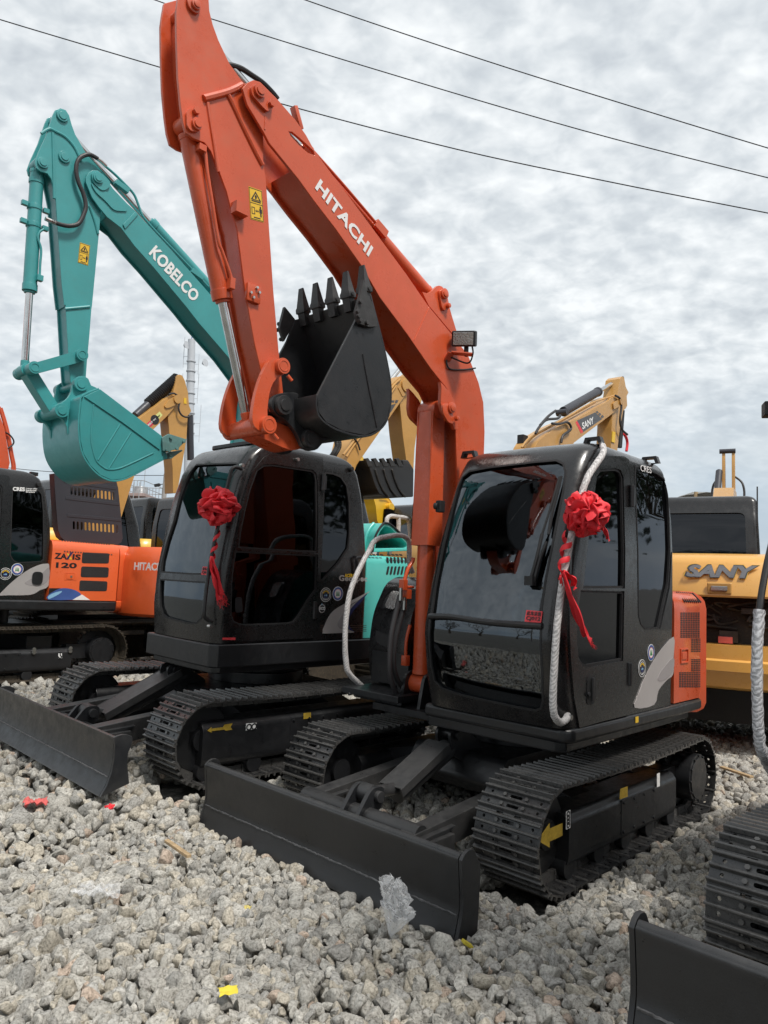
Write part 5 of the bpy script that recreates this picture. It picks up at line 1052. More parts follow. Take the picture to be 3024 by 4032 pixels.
    prof = [(Y, 1.10), (Y, 1.78), (Y-.01, 1.84), (Y-.035, 1.89), (Y-.09, 1.915), (Y-.25, 1.925), (-Y+.25, 1.925), (-Y+.09, 1.915), (-Y+.01, 1.84), (-Y, 1.78), (-Y, 1.10)]
    b.grid([[Vector((x, y, z)) for y, z in prof] for x in (-.56, -1.555)]); n = len(prof); b.f += [tuple(range(n)), tuple(range(n, 2*n))[::-1], (0, n-1, 2*n-1, n)]
    bd = b.build('engine_cover', ORANGE2, root, ang=40)
    cwp = [(-1.585, 1.19)]+[(-1.62-.40*math.sin(a), 1.19-.30+.30*math.cos(a)) for a in np.linspace(0, 1.35, 8)]+[(-2.12, .3), (-2.12, -.3)]+[(-1.62-.40*math.sin(a), -(1.19-.30+.30*math.cos(a))) for a in np.linspace(1.35, 0, 8)]+[(-1.585, -1.19)]
    rows = [[Vector((-1.585+(x+1.585)*(1-i), y*(1-i*.4), z)) for x, y in cwp] for z, i in ((.93, .22), (.95, .10), (1.0, .02), (1.04, 0), (1.09, 0), (1.10, .03), (1.125, .0), (1.75, 0), (1.83, .03), (1.89, .12), (1.92, .3))]
    k = MB(); k.grid(rows, closed=True); n = len(cwp); k.f += [tuple(range(n)), tuple(range((len(rows)-1)*n, len(rows)*n))]; k.build('counterweight', ORANGE2, root, ang=45)
    for (xa, ya, xb, yb) in ((960, 222, 1276, 352), (948, 385, 1270, 515), (930, 548, 1253, 675)):
        k = MB(); q = S(Zl((xa, ya), (xb, ya+12), (xb-8, yb), (xa-8, yb-4)), Y); k.ext(rounded(q, .03, 4), Y, Y+.003); v = k.build('vent_grille', DARK, bd)
        k = MB(); v0, v1, v2, v3 = [Vector(p) for p in q]
        for i in range(1, 26):
            t = i/26; a, c_ = v0.lerp(v1, t), v3.lerp(v2, t); k.beam((a.x, Y+.004, a.y-.006), (c_.x, Y+.004, c_.y+.006), .003, .003, (0, 1, 0))
        for i in range(1, 11):
            t = i/11; a, c_ = v0.lerp(v3, t), v1.lerp(v2, t); k.beam((a.x-.006, Y+.004, a.y), (c_.x+.006, Y+.004, c_.y), .003, .003, (0, 1, 0))
        k.build('grille_mesh', mat('grille_wire', (.05, .05, .05), .5), bd)
    k = MB()
    for i in range(19):
        x = -.72-.70*i/18; k.beam((x, Y-.075, 1.917), (x-.012, Y+.004, 1.76), .018, .006, (0, .7, 1))
    k.build('vent_slots', DARK, bd)
    for s_, p0, p1, pt, m_ in (('ZA', (634, 294), (778, 303), (640, 226), BLACKD), ('IS', (842, 305), (938, 312), (846, 240), BLACKD), ('120', (650, 400), (893, 408), (650, 336), BLACKD)):
        side_text(fr, root, s_, m_, Zl(p0)[0], Zl(p1)[0], Zl(pt)[0], Y, bd, bold=.03)
    decal(root, 'lettering', YDEC, S(Zl((778, 236), (800, 236), (842, 306), (815, 306)), Y), Y, parent=bd); decal(root, 'lettering', NAVY, S(Zl((825, 220), (852, 220), (795, 305), (770, 303)), Y), Y, t=.004, parent=bd)
    q = S(Zl((768, 467), (865, 472), (865, 543), (765, 538)), Y); k = MB(); k.ext(shrink(q, .008), Y, Y+.006); k.ext([shrink(S(Zl((752, 458), (893, 464), (893, 552), (750, 545)), Y), 0), shrink(q, -.002)[::-1]], Y, Y+.003); k.build('door_latch', ORANGE2, bd, bev=.002)
    c = S(Zl((828, 504)), Y)[0]; k = MB(); k.cyl((c[0], Y+.005, c[1]), (c[0], Y+.012, c[1]), .014, n=14); k.build('latch_key', STEEL, bd)
    decal(root, 'black_stripe', BLACKD, S(Zl((574, 640), (690, 640), (790, 650), (630, 775), (558, 775)), Y), Y, parent=bd)
    decal(root, 'blue_stripe', BLUE, smooth2(S(Zl((563, 720), (620, 680), (700, 643), (790, 642), (880, 665), (945, 712), (890, 745), (842, 775), (562, 775)), Y), 2, True), Y+.001, t=.003, parent=bd)
    decal(root, 'light_blue_stripe', SKYBLUE, smooth2(S(Zl((564, 728), (640, 690), (720, 672), (700, 700), (620, 745), (563, 765)), Y), 2, True), Y+.003, t=.002, parent=bd)
    decal(root, 'white_stripe', WHITE, S(Zl((842, 776), (955, 714), (1050, 779)), Y), Y+.001, t=.004, parent=bd)
    # raised charcoal bonnet with two rows of slots
    Yh = .78; pts = Zp((312, 38), (985, 100), (1010, 200), (1048, 570), (1060, 745), (1045, 790), (1005, 810), (430, 770), (385, 730), (355, 650), (330, 330))
    out = S(pts, Yh); hs = []
    for i in range(12):
        x = 503+i*41.3; y = 228+i*5.2; hs.append(rounded(S(Zp((x-13, y-46), (x+13, y-44), (x+15, y+46), (x-11, y+44)), Yh), .04, 3)[::-1])
        x = 528+i*42.7; y = 604+i*3.6; hs.append(rounded(S(Zp((x-13, y-46), (x+13, y-44), (x+15, y+44), (x-11, y+44)), Yh), .04, 3)[::-1])
    b = MB(); b.ext(dedupe(out), Yh-.012, Yh); pm = b.mesh('p'); c_ = MB()
    for h_ in hs: c_.ext(h_, Yh-.1, Yh+.1)
    pm = boolean(pm, c_.mesh('c'), 'DIFFERENCE'); pm.materials.clear(); shade(pm); bn = link('bonnet', pm, CHARCOAL, root)
    b = MB(); b.ext([dedupe(out), shrink(dedupe(out), .02)[::-1]], Yh-.15, Yh-.013); b.ext(S(Zp((430, 690), (1050, 712), (1045, 790), (1005, 810), (440, 772)), Yh), Yh-.15, Yh-.02); b.build('bonnet_rim', CHARCOAL, bn, bev=.006)
    for (xa, ya, xb, yb) in ((420, 108, 990, 188), (440, 290, 1022, 360), (455, 480, 1040, 532)):
        k = MB(); a, c_ = fr.hit(Zp((xa, ya))[0], 1, Yh), fr.hit(Zp((xb, yb))[0], 1, Yh); k.beam(a+Vector((0, 0, -.02)), c_+Vector((0, 0, -.02)), .012, .045, (0, 0, 1)); k.build('bonnet_rib', CHARCOAL, bn, bev=.004)
    # boom root seen over the cab
    poly = [(.25, 1.5), (.15, 1.3), (.45, 1.2), (.62, 1.5), (.5, 2.6), (.55, 3.4), (.9, 4.0), (1.6, 4.6), (3.6, 5.2), (3.75, 5.4), (3.5, 5.5), (1.4, 5.15), (.5, 4.75), (-.05, 4.35)]+S(zm(0, 1400, 3.318)((0, 790), (60, 950), (100, 1200), (130, 1400), (110, 1480)), -.2)+[(-.35, 2.4), (-.1, 1.8)]
    bm_ = loft_plates('boom', ORANGE, root, poly, -.2, -.55, .025)
    k = MB(); k.tube([fr.hit(p, 1, -.25) for p in zm(0, 1400, 3.318)((0, 985), (60, 1000), (130, 1040), (178, 1110), (165, 1165), (90, 1222))], .012, n=8); k.build('hydraulic_hose', RUBBER, root)
    for dx in (.0, .05): 
        k = MB(); k.tube([Vector((x-dx, -.3-dx, z)) for x, z in ((-.30, 3.9), (-.42, 3.6), (-.52, 3.25), (-.58, 3.0), (-.5, 2.8))], .022, n=8); k.build('boom_pipe', ORANGE, bm_)
    split_all(root); return root
ECX = build_C()
tag(ECX, 'bright orange excavator with black cab and raised slotted charcoal bonnet at the far left', 'excavator', 'excavators parked in the front row')
# ================================================================== second row and beyond, facing away
Zg = zm(2000, 1400, 2.765); Zw = zm(1250, 1400, 2.458); Zx = zm(400, 1250, 2.458); Zf = zm(2300, 1400, 1.7017)
FF = Fr((4.30, 9.05, -.08), 63); FG = Fr((1.75, 11.0, .05), 50); FM_ = Fr((-1.05, 11.7, .12), 50); FJ = Fr((-5.75, 13.7, .25), 52); FK = Fr((-5.0, 16.6, .25), 52); FD = Fr((-2.75, 12.0, .15), 55); FL = Fr((.75, 19.5, .1), -128)
def far_track(root, sg, W, sw, xi, xs, R, m):
    b = MB(); zc = R+.03; L = xi-xs; per = 2*L+2*PI*R; N = 40
    pl = [(xi+R*.93*math.sin(a), zc+R*.93*math.cos(a)) for a in np.linspace(0, PI, 14)]+[(xs-R*.93*math.sin(a), zc-R*.93*math.cos(a)) for a in np.linspace(0, PI, 14)]
    yo, yi = sg*W, sg*(W-sw)
    b.ext([pl, shrink(pl, .05)], min(yo, yi)+.01, max(yo, yi)-.01); b.ext(shrink(pl, .15), min(yo, yi)+.1, max(yo, yi)-.1)
    for k in range(N*3):
        s = k*per/(N*3)
        if s < L: x, z, t = xi-s, zc+R, PI
        elif s < L+PI*R: a = PI/2+(s-L)/R; x, z, t = xs+R*math.cos(a), zc+R*math.sin(a), a+PI/2
        elif s < 2*L+PI*R: x, z, t = xs+(s-L-PI*R), zc-R, 0
        else: a = -PI/2+(s-2*L-PI*R)/R; x, z, t = xi+R*math.cos(a), zc+R*math.sin(a), a+PI/2
        b.box((x, (yo+yi)/2, z), (.016, sw, .03+.018*(k % 3 == 0)), Matrix.Rotation(-t, 3, 'Y'))
    return b.build('track', m, root)
def far_machine(fr, label, paint, cabp, cwp=None, s=1.15, trk=None, cyr=.02, cz=2.65, group='excavators parked in the second row'):
    root = empty('excavator', fr.M); tag(root, label, 'excavator', group); s_ = s
    for sg in (1, -1): far_track(root, sg, 1.13*s, .45*s, 1.15*s, -1.05*s, .32*s, trk or TRACKR)
    b = MB(); b.box((0, 0, .5*s), (1.3*s, 1.5*s, .35*s)); b.cyl((0, 0, .6*s), (0, 0, .85*s), .5*s, n=32); b.build('chassis', BLACK, root)
    slab([(x*s, y*s) for x, y in [(1.15, -1.0), (1.15, 1.05), (-1.1, 1.05), (-1.1, -1.05)]], .84*s, .95*s).build('deck', BLACK, root, bev=.02)
    pl = [(-.5*s, 1.02*s), (-1.05*s, 1.02*s)]+[(-1.55*math.cos(a)*s, 1.4*math.sin(a)*s) for a in np.linspace(.7, -.7, 12)]+[(-1.05*s, -1.02*s), (-.5*s, -1.02*s)]
    rows = [[Vector((x*(1-i) if x < -.6*s else x, y*(1-i), z*s)) for x, y in pl] for z, i in ((.86, .05), (.90, .01), (1.0, 0), (1.6, 0), (1.72, .02), (1.80, .07))]
    b = MB(); b.grid(rows, closed=True); n = len(pl); b.f += [tuple(range(n)), tuple(range((len(rows)-1)*n, len(rows)*n))]; cw = b.build('counterweight', cwp or paint, root, ang=45)
    slab([(x*s, y*s) for x, y in [(.9, -1.02), (.9, -.6), (-.45, -.6), (-.45, -1.02)]], .95*s, 1.6*s).build('toolbox', paint, root, bev=.06, seg=3)
    cab = Cab([(.95*s, 1.1*s), (1.5*s, 1.2*s), (2.0*s, 1.1*s), (2.4*s, .95*s), (2.7*s, .8*s)], [(.95*s, -.45*s), (2.2*s, -.45*s), (2.6*s, -.38*s), (2.75*s, -.3*s), (3.2*s, -.25*s)], 1.03*s, cyr*s, .955*s, cz*s, rf=.1, rt=.1)
    w = rounded([(x*s, z*s) for x, z in [(.1, 1.3), (.95, 1.2), (.8, 2.4), (.12, 2.45)]], .08); w2 = rounded([(x*s, z*s) for x, z in [(-.36, 1.75), (.02, 1.75), (.02, 2.45), (-.32, 2.45)]], .06); ws = rounded([(y*s, z*s) for y, z in [(.15, 1.2), (.9, 1.2), (.88, 2.4), (.17, 2.4)]], .08)
    make_cab(root, cab, [(w, True), (w2, False)], [ws], rounded([(x*s, z*s) for x, z in [(.05, 1.0), (1.05, 1.0), (.9, 2.5), (.06, 2.55)]], .05), paint=cabp)
    return root, cw
def far_boom(root, fr, paint, Yn, w, boom, arm, ram_, ramc=DARK):
    S = lambda pts, Y: fr.XZ(pts, Y)
    bo = loft_plates('boom', paint, root, boom, Yn, Yn+w, .03, bev=.006) if boom else None
    if boom:
        pass
    return bo
# ---- G: gold machine whose boom shows over the front cab
S = lambda fr, pts, Y: fr.XZ(pts, Y)
def ext_part(root, nm, m, poly, Ya, Yb, bev=.008): b = MB(); b.ext(dedupe(poly), Ya, Yb); return b.build(nm, m, root, bev=bev)
g, _ = far_machine(FG, 'gold excavator behind the front cab, dark panel on its boom above the roof', GOLD, CABB, s=1.25)
Yg, Yg2 = -.22, .18
bp = S(FG, Zg((300, 985), (330, 930), (400, 870), (560, 770), (760, 680), (900, 600), (1095, 490), (1120, 460), (1190, 435), (1225, 470), (1228, 530), (1200, 580), (1130, 640), (720, 950)), Yg); f0 = Vector(bp[0])
bo = ext_part(g, 'boom', GOLD, bp+[(.7, 2.6), (.55, 1.4), (.3, 1.1), (.1, 1.4), (.0, 2.6)], Yg, Yg2)
ap = S(FG, Zg((1225, 250), (1250, 226), (1272, 240), (1290, 340), (1320, 400), (1298, 440), (1306, 545), (1290, 575), (1262, 600), (1230, 760), (1205, 970), (1190, 1100), (1010, 1100), (1002, 970), (1010, 720), (1130, 640), (1200, 580), (1100, 430), (1165, 340)), Yg+.04)
ar = ext_part(g, 'arm', GOLD, S(FG, Zg((1225, 250), (1250, 226), (1272, 240), (1290, 340), (1320, 400), (1300, 440), (1306, 545), (1290, 575), (1262, 600), (1225, 800), (1190, 1100), (1120, 1100), (1135, 800), (1140, 640), (1195, 440)), Yg+.04), Yg+.05, Yg2-.05)
decal(g, 'dark_panel', GREYD, S(FG, Zg((750, 708), (950, 618), (1025, 690), (820, 832)), Yg), Yg, -1, parent=bo)
decal(g, 'red_edge', REDD, S(FG, Zg((735, 728), (752, 712), (820, 832), (795, 850)), Yg), Yg, -1, parent=bo)
for q in (((955, 612), (972, 602), (988, 620), (970, 632)), ((980, 636), (1000, 622), (1016, 642), (994, 658)), ((1010, 660), (1030, 645), (1046, 668), (1024, 684))): decal(g, 'dark_square', GREYD, S(FG, Zg(*q), Yg), Yg, -1, parent=bo)
a, b_, c = FG.hit(Zg((812, 806))[0], 1, Yg-.003), FG.hit(Zg((938, 735))[0], 1, Yg-.003), FG.hit(Zg((800, 735))[0], 1, Yg-.003)
u = (b_-a).normalized(); text('SANY', WHITE, bo, a, u, (0, -1, 0), (b_-a).length, (c-a-u*(c-a).dot(u)).length, .03, .1)
p0, p1 = FG.hit(Zg((590, 620))[0], 1, 0), FG.hit(Zg((1205, 265))[0], 1, 0); ram(g, 'arm_ram', p0, p1, .085, .60, CHARCOAL, rod=.5, eye=.06, w=.2)
for k_, pts in enumerate((((480, 740), (560, 745), (640, 725), (680, 760), (680, 810), (600, 870), (580, 950)), ((300, 850), (340, 780), (420, 700), (540, 685), (570, 650)), ((1170, 435), (1220, 470), (1235, 560), (1220, 700), (1240, 800), (1300, 860)), ((350, 760), (440, 660), (520, 600)))):
    k = MB(); k.tube([FG.hit(p, 1, Yg-.04) for p in Zg(*pts)], .022, n=8); k.build('hydraulic_hose', HOSEM, g)
for k_, pts in enumerate((((150, 1000), (230, 900), (400, 800), (660, 660), (900, 520), (1050, 470), (1170, 430)), ((170, 1000), (280, 880), (440, 790), (700, 650), (950, 510)), ((230, 1000), (300, 900), (480, 800), (740, 660), (930, 560)))):
    k = MB(); k.tube([FG.hit(p, 1, Yg+.05+.05*k_) for p in Zg(*pts)], .016, n=6); k.build('boom_pipe', GOLD, bo)
k = MB(); k.ext(rounded(S(FG, Zg((1130, 520), (1190, 480), (1222, 485), (1222, 520), (1190, 560), (1140, 590)), Yg), .03), Yg-.03, Yg); c = S(FG, Zg((1208, 500)), Yg)[0]; k.cyl((c[0], Yg-.06, c[1]), (c[0], Yg, c[1]), .07, n=20); k.build('pin_plate', GOLD, bo, bev=.004)
warning = S(FG, Zg((1135, 825), (1165, 835), (1160, 950), (1128, 940)), Yg+.04); b = MB(); b.ext(warning, Yg+.03, Yg+.045); b.build('warning_sign', YDEC, ar)
k = MB(); p = FG.hit(Zg((1245, 600))[0], 1, 0); q = FG.hit(Zg((1215, 1000))[0], 1, 0); k.cyl(p, q, .05, n=16); k.build('bucket_ram', RUBBER, g)
k = MB(); c = FG.hit(Zg((160, 920))[0], 1, .1); k.box(c, (.16, .12, .16)); k.build('work_lamp', RUBBER, g, bev=.01)
k = MB(); k.tube([FG.hit(p, 1, -.05) for p in Zg((1262, 850), (1290, 900), (1300, 960), (1290, 1040))], .03, n=8); k.build('red_ribbon', RED, g)
# ---- M: gold machine behind the middle cab, bucket curled
m_, _ = far_machine(FM_, 'gold excavator behind the middle machine, black bucket curled under its arm', GOLD, CABB, s=1.25)
Ym, Ym2 = -.22, .20
bp = S(FM_, Zw((300, 960), (340, 780), (600, 500), (700, 290), (800, 200), (870, 200), (905, 250), (890, 330), (840, 400), (380, 1060), (330, 1200)), Ym)
bo = ext_part(m_, 'boom', GOLD, bp+[(.9, 2.3), (.55, 1.4), (.3, 1.1), (.1, 1.5), (.2, 2.5)], Ym, Ym2)
k = MB(); k.ext(S(FM_, Zw((775, 310), (800, 300), (850, 385), (820, 398)), Ym), Ym-.012, Ym); k.ext(circle(S(FM_, Zw((850, 290)), Ym)[0], .12, 20), Ym-.03, Ym); k.build('doubler_plate', GOLD, bo, bev=.004)
for q in (((706, 432), (722, 436), (714, 470), (702, 466)), ((725, 432), (748, 436), (736, 458), (716, 452)), ((758, 428), (784, 434), (770, 462), (746, 458)), ((700, 480), (760, 466), (715, 540), (697, 560))): decal(m_, 'dark_square', GREYD, S(FM_, Zw(*q), Ym), Ym, -1, parent=bo)
arm_ = S(FM_, Zw((800, 440), (870, 360), (900, 200), (960, 150), (1050, 260), (1000, 500), (945, 900), (935, 1100), (880, 1120), (862, 1000), (830, 760)), Ym+.04)
ar = ext_part(m_, 'arm', GOLD, arm_, Ym+.05, Ym2-.05); b = MB(); b.ext(S(FM_, Zw((893, 490), (922, 494), (930, 584), (898, 580)), Ym+.05), Ym+.04, Ym+.052); b.build('warning_sign', YDEC, ar)
for pts in (((250, 960), (320, 870), (400, 760), (560, 560), (720, 310), (800, 230)), ((280, 980), (350, 870), (440, 750), (620, 500), (760, 290))): k = MB(); k.tube([FM_.hit(p, 1, Ym-.02) for p in Zw(*pts)], .02, n=6); k.build('boom_pipe', GOLD, bo)
k = MB(); k.tube([FM_.hit(p, 1, Ym-.04) for p in Zw((290, 785), (340, 790), (385, 840), (412, 915))], .016, n=6); k.build('hydraulic_hose', HOSEM, m_)
for dx in (0, 26): k = MB(); k.tube([FM_.hit(p, 1, Ym-.03) for p in Zw((180+dx, 810), (185+dx, 880), (150+dx, 950), (130+dx, 980))], .035, n=8, sub=10, ridge=.15); k.build('hydraulic_hose', RUBBER, m_)
p0, p1 = FM_.hit(Zw((560, 420))[0], 1, 0), FM_.hit(Zw((830, 90))[0], 1, 0); ram(m_, 'arm_ram', p0, p1, .08, .45, CHARCOAL, rod=.5, eye=.05, w=.2)
sh = Zw((480, 1075), (520, 1150), (560, 1260), (640, 1360), (690, 1374), (800, 1374), (905, 1368))
b = MB(); yb = FM_.hit((1560, 1900), 1, -.1)
pts = S(FM_, Zw((465, 1010), (500, 1075), (560, 1260), (600, 1340), (660, 1372), (780, 1374), (930, 1368), (935, 1100), (880, 1010), (825, 1008), (830, 1060)), -.35); b.ext(dedupe(pts), -.35, .55); bu = b.build('bucket', BLADE, m_, bev=.02)
for i, x in enumerate((470, 545, 620, 690, 765)):
    t = MB(); q = S(FM_, Zw((x-18, 998), (x+8, 992), (x+48, 1050), (x+52, 1075), (x+10, 1075)), -.33); t.ext(q, -.36+.0*i, -.30); t.build('bucket_tooth', BLADE, bu, bev=.004)
for x in (560, 640, 720): k = MB(); k.tube([FM_.hit(p, 1, -.36) for p in Zw((x, 1100), (x+30, 1200), (x+75, 1300), (x+130, 1368))], .02, n=6); k.build('bucket_rib', BLADE, bu)
rl = MB(); rl.tube([FM_.hit(p, 1, -1.2) for p in Zh((905, 690), (910, 640), (935, 612), (980, 605), (1060, 615), (1150, 630), (1190, 660), (1205, 760), (1215, 900), (1225, 1100))], .035, n=8, sub=5, wob=.1); rl.build('handrail', WRAP, m_); rl = MB(); rl.tube([FM_.hit(p, 1, -1.2) for p in Zh((1060, 620), (1058, 800), (1050, 1090))], .035, n=8, wob=.1); rl.build('handrail', WRAP, m_)
# ---- J: gold machine behind the left pair, black ram boot, red and lime stickers
j, _ = far_machine(FJ, 'gold excavator far left with concertina boot on its ram and red and lime boom stickers', GOLD, CABB, cwp=YELLOW, s=1.2)
Yj, Yj2 = -.2, .2
bp = S(FJ, Zx((240, 1160), (300, 1090), (370, 970), (480, 890), (620, 780), (690, 755), (740, 770), (752, 800), (740, 830), (640, 950), (500, 1085), (440, 1150)), Yj)
bo = ext_part(j, 'boom', GOLD, bp+[(.7, 2.4), (.5, 1.4), (.3, 1.1), (.1, 1.5), (.1, 2.4)], Yj, Yj2)
k = MB(); k.ext(rounded(S(FJ, Zx((600, 860), (640, 800), (710, 760), (748, 790), (745, 830), (660, 870), (620, 880)), Yj), .04), Yj-.03, Yj); c = S(FJ, Zx((722, 795)), Yj)[0]; k.cyl((c[0], Yj-.06, c[1]), (c[0], Yj, c[1]), .09, n=20); k.build('pin_plate', GOLD, bo, bev=.004)
decal(j, 'crimson_label', PINKD, S(FJ, Zx((437, 1025), (500, 975), (530, 1010), (465, 1068)), Yj), Yj, -1, parent=bo); decal(j, 'lime_label', LIME, S(FJ, Zx((508, 960), (560, 910), (590, 945), (530, 1010)), Yj), Yj, -1, parent=bo); b = MB(); b.ext(circle(S(FJ, Zx((515, 990)), Yj)[0], .1, 20), Yj-.006, Yj); b.build('black_label', BLACKD, bo)
for s_, m2, pp in (('CAT', WHITE, ((503, 1003), (530, 983), (498, 990))), ('Rental', BLACKD, ((532, 982), (566, 950), (528, 966))), ('RENT', WHITE, ((455, 1052), (500, 1015), (445, 1035)))):
    a, b_, c = [FJ.hit(Zx(p)[0], 1, Yj-.008) for p in pp]; u = (b_-a).normalized(); text(s_, m2, bo, a, u, (0, -1, 0), (b_-a).length, (c-a-u*(c-a).dot(u)).length, .02)
ar = ext_part(j, 'arm', GOLD, S(FJ, Zx((735, 570), (755, 550), (785, 560), (810, 610), (840, 720), (850, 850), (872, 905), (855, 930), (838, 950), (825, 1180), (760, 1560), (735, 1700), (695, 1700), (690, 1450), (645, 960), (700, 700)), Yj+.04), Yj+.05, Yj2-.05)
b = MB(); b.ext(S(FJ, Zx((795, 778), (818, 782), (820, 838), (795, 834)), Yj+.05), Yj+.04, Yj+.052); b.build('warning_sign', YDEC, ar)
p0, p1 = FJ.hit(Zx((330, 950))[0], 1, 0), FJ.hit(Zx((745, 575))[0], 1, 0); k = MB(); d = p1-p0; k.cyl(p0, p0+d*.28, .085, n=20); rm = k.build('arm_ram', CHARCOAL, j)
k = MB(); k.tube([p0+d*(.28+.70*i/40) for i in range(41)], .10, n=14, sub=1, ridge=.25); k.build('ram_boot', RUBBER, rm)
k = MB(); k.cyl(FJ.hit(Zx((852, 945))[0], 1, -.05), FJ.hit(Zx((862, 1380))[0], 1, -.05), .075, n=16); k.build('bucket_ram', CHARCOAL, j)
k = MB(); k.tube([FJ.hit(p, 1, Yj-.04) for p in Zx((650, 745), (700, 735), (745, 770), (755, 820), (745, 880), (770, 940), (820, 965), (870, 945))], .02, n=8); k.build('hydraulic_hose', HOSEM, j)
kk, _ = far_machine(FK, 'black-cabbed yellow excavator half hidden behind the orange one', YELLOW, CABB, s=1.2)
# ---- D: orange machine seen from behind
d_, cw = far_machine(FD, 'orange excavator seen from behind between the left machine and the middle cab', mat('deep_orange_paint', (.66, .105, .025), .32, coat=.3, var=.06), CABB, s=1.08)
Zd = zm(100, 1850, 2.765)
rX = -1.55*1.08-.01; a, b_, c = FD.hit(Zd((1183, 1090))[0], 0, rX), FD.hit(Zd((1415, 1095))[0], 0, rX), FD.hit(Zd((1190, 1005))[0], 0, rX)
u = Vector((0, -1, 0)); text('HITACHI', WHITE, cw, (rX, a.y, a.z), u, (-1, 0, 0), abs(b_.y-a.y)*7/5, (c-a).z, .03)
# ---- F: gold machine at the right, seen from behind with its engine bay open
f, cw = far_machine(FF, 'gold excavator at right seen from behind, engine bay open below grey letters', GOLD2, CABB, s=1.04, cyr=-.36, cz=2.88)
for o in [o for o in f.children if o.name.startswith('counterweight')]: bpy.data.objects.remove(o)
s = 1.04
def arcpl(R, w): return [(-.45, w), (-.9, w)]+[(-.9-(R-.9)*math.cos(a), (w)*math.sin(a)/math.sin(1.2)) for a in np.linspace(1.2, -1.2, 15)]+[(-.9, -w), (-.45, -w)]
def ring(rows_): 
    b = MB(); b.grid(rows_, closed=True); n = len(rows_[0]); b.f += [tuple(range(n)), tuple(range((len(rows_)-1)*n, len(rows_)*n))]; return b
zt = lambda y: FF.hit((2850, y), 0, -1.5).z
z0, z1, z2, z3 = zt(2718), zt(2540), zt(2352), zt(2175)
ring([[Vector((x, y*(1-i), z)) for x, y in arcpl(R, 1.12)] for z, i, R in ((z0, .06, 1.40), (z0+.03, .01, 1.46), (z0+.18, 0, 1.50), (z0+.2, 0, 1.52), (z0+.30, 0, 1.52), (z0+.32, 0, 1.49), (z1, 0, 1.49))]).build('counterweight', GOLD2, f, ang=40)
up_ = ring([[Vector((x, y*(1-i), z)) for x, y in arcpl(R, 1.12)] for z, i, R in ((z2, 0, 1.52), (z2+.02, 0, 1.54), (z3-.12, .0, 1.46), (z3-.05, .01, 1.38), (z3, .04, 1.22))]).build('bonnet', GOLD2, f, ang=40)
slab([(-.5, 1.08), (-1.15, 1.05), (-1.15, -1.05), (-.5, -1.08)], z1-.02, z2+.02).build('engine_bay', mat('dark_engine_backing', (.02, .018, .016), .7, dirt=.4, vscale=6), f)  # solid near-black slab with dirt flecks, backing the engine parts
k = MB()
for i in range(26): 
    y = rng.uniform(-1, 1); z = rng.uniform(z1+.03, z2-.04); q = Vector((-1.16, y, z)); k.tube([q, q+Vector((-.05, rng.uniform(-.2, .2), rng.uniform(-.1, .1))), q+Vector((-.02, rng.uniform(-.4, .4), rng.uniform(-.15, .15)))], rng.uniform(.008, .02), n=6)
k.box((-1.25, -.05, z1+.08), (.16, .18, .12)); k.box((-1.22, .35, z1+.14), (.14, .25, .2)); k.box((-1.22, -.3, z2-.14), (.1, .25, .06)); k.build('engine', mat('engine_parts', (.05, .045, .04), .5, var=.5, vscale=8, metal=.3), f, bev=.004)
k = MB(); k.box((-1.33, -.02, z1+.045), (.06, .14, .07)); k.build('battery', REDPAPER, f, bev=.004)
rx = lambda px: FF.hit(px, 0, -1.56)
a, b_, c = rx(Zf((680, 1480))[0]), rx(Zf((1110, 1484))[0]), rx(Zf((690, 1398))[0])
# letters follow the bowed panel
def bow_text(sx, m2, off, grow):
    o = text(sx, m2, up_, (-1.49-off, a.y+grow, a.z-grow*.4), (0, -1, 0), (-1, 0, 0), abs(b_.y-a.y)*1.12+2*grow, (c.z-a.z)+grow*.8, .05+grow*.3, .25)
    for v in o.data.vertices:
        t = (v.co.z-a.z)/(c.z-a.z+1e-6); v.co.x += -1.0*0+.03*t+.10*(v.co.y)**2-.012
bow_text('SANY', YDEC, .004, .028); bow_text('SANY', GREYD, .007, .02); bow_text('SANY', mat('brushed_grey_letter', (.24, .24, .25), .3, metal=.6, var=.2), .011, 0)
q = [rx(p) for p in Zf((850, 1545), (960, 1538), (955, 1575), (845, 1578))]; k = MB(); k.box((-1.535, (q[0].y+q[1].y)/2, (q[0].z+q[2].z)/2), (.03, abs(q[1].y-q[0].y)*1.5, .12)); k.build('latch_recess', GOLD, up_, bev=.02, seg=3); k = MB(); k.box((-1.56, (q[0].y+q[1].y)/2, (q[0].z+q[2].z)/2), (.03, abs(q[1].y-q[0].y), .05)); k.build('latch', STEEL, up_, bev=.006)
k = MB(); p = FF.hit(Zf((1158, 960))[0], 0, -.5); q = FF.hit(Zf((1160, 878))[0], 0, -.5); k.cyl(p+Vector((0, 0, -.4)), q, .008, n=6); k.build('antenna', RUBBER, f)
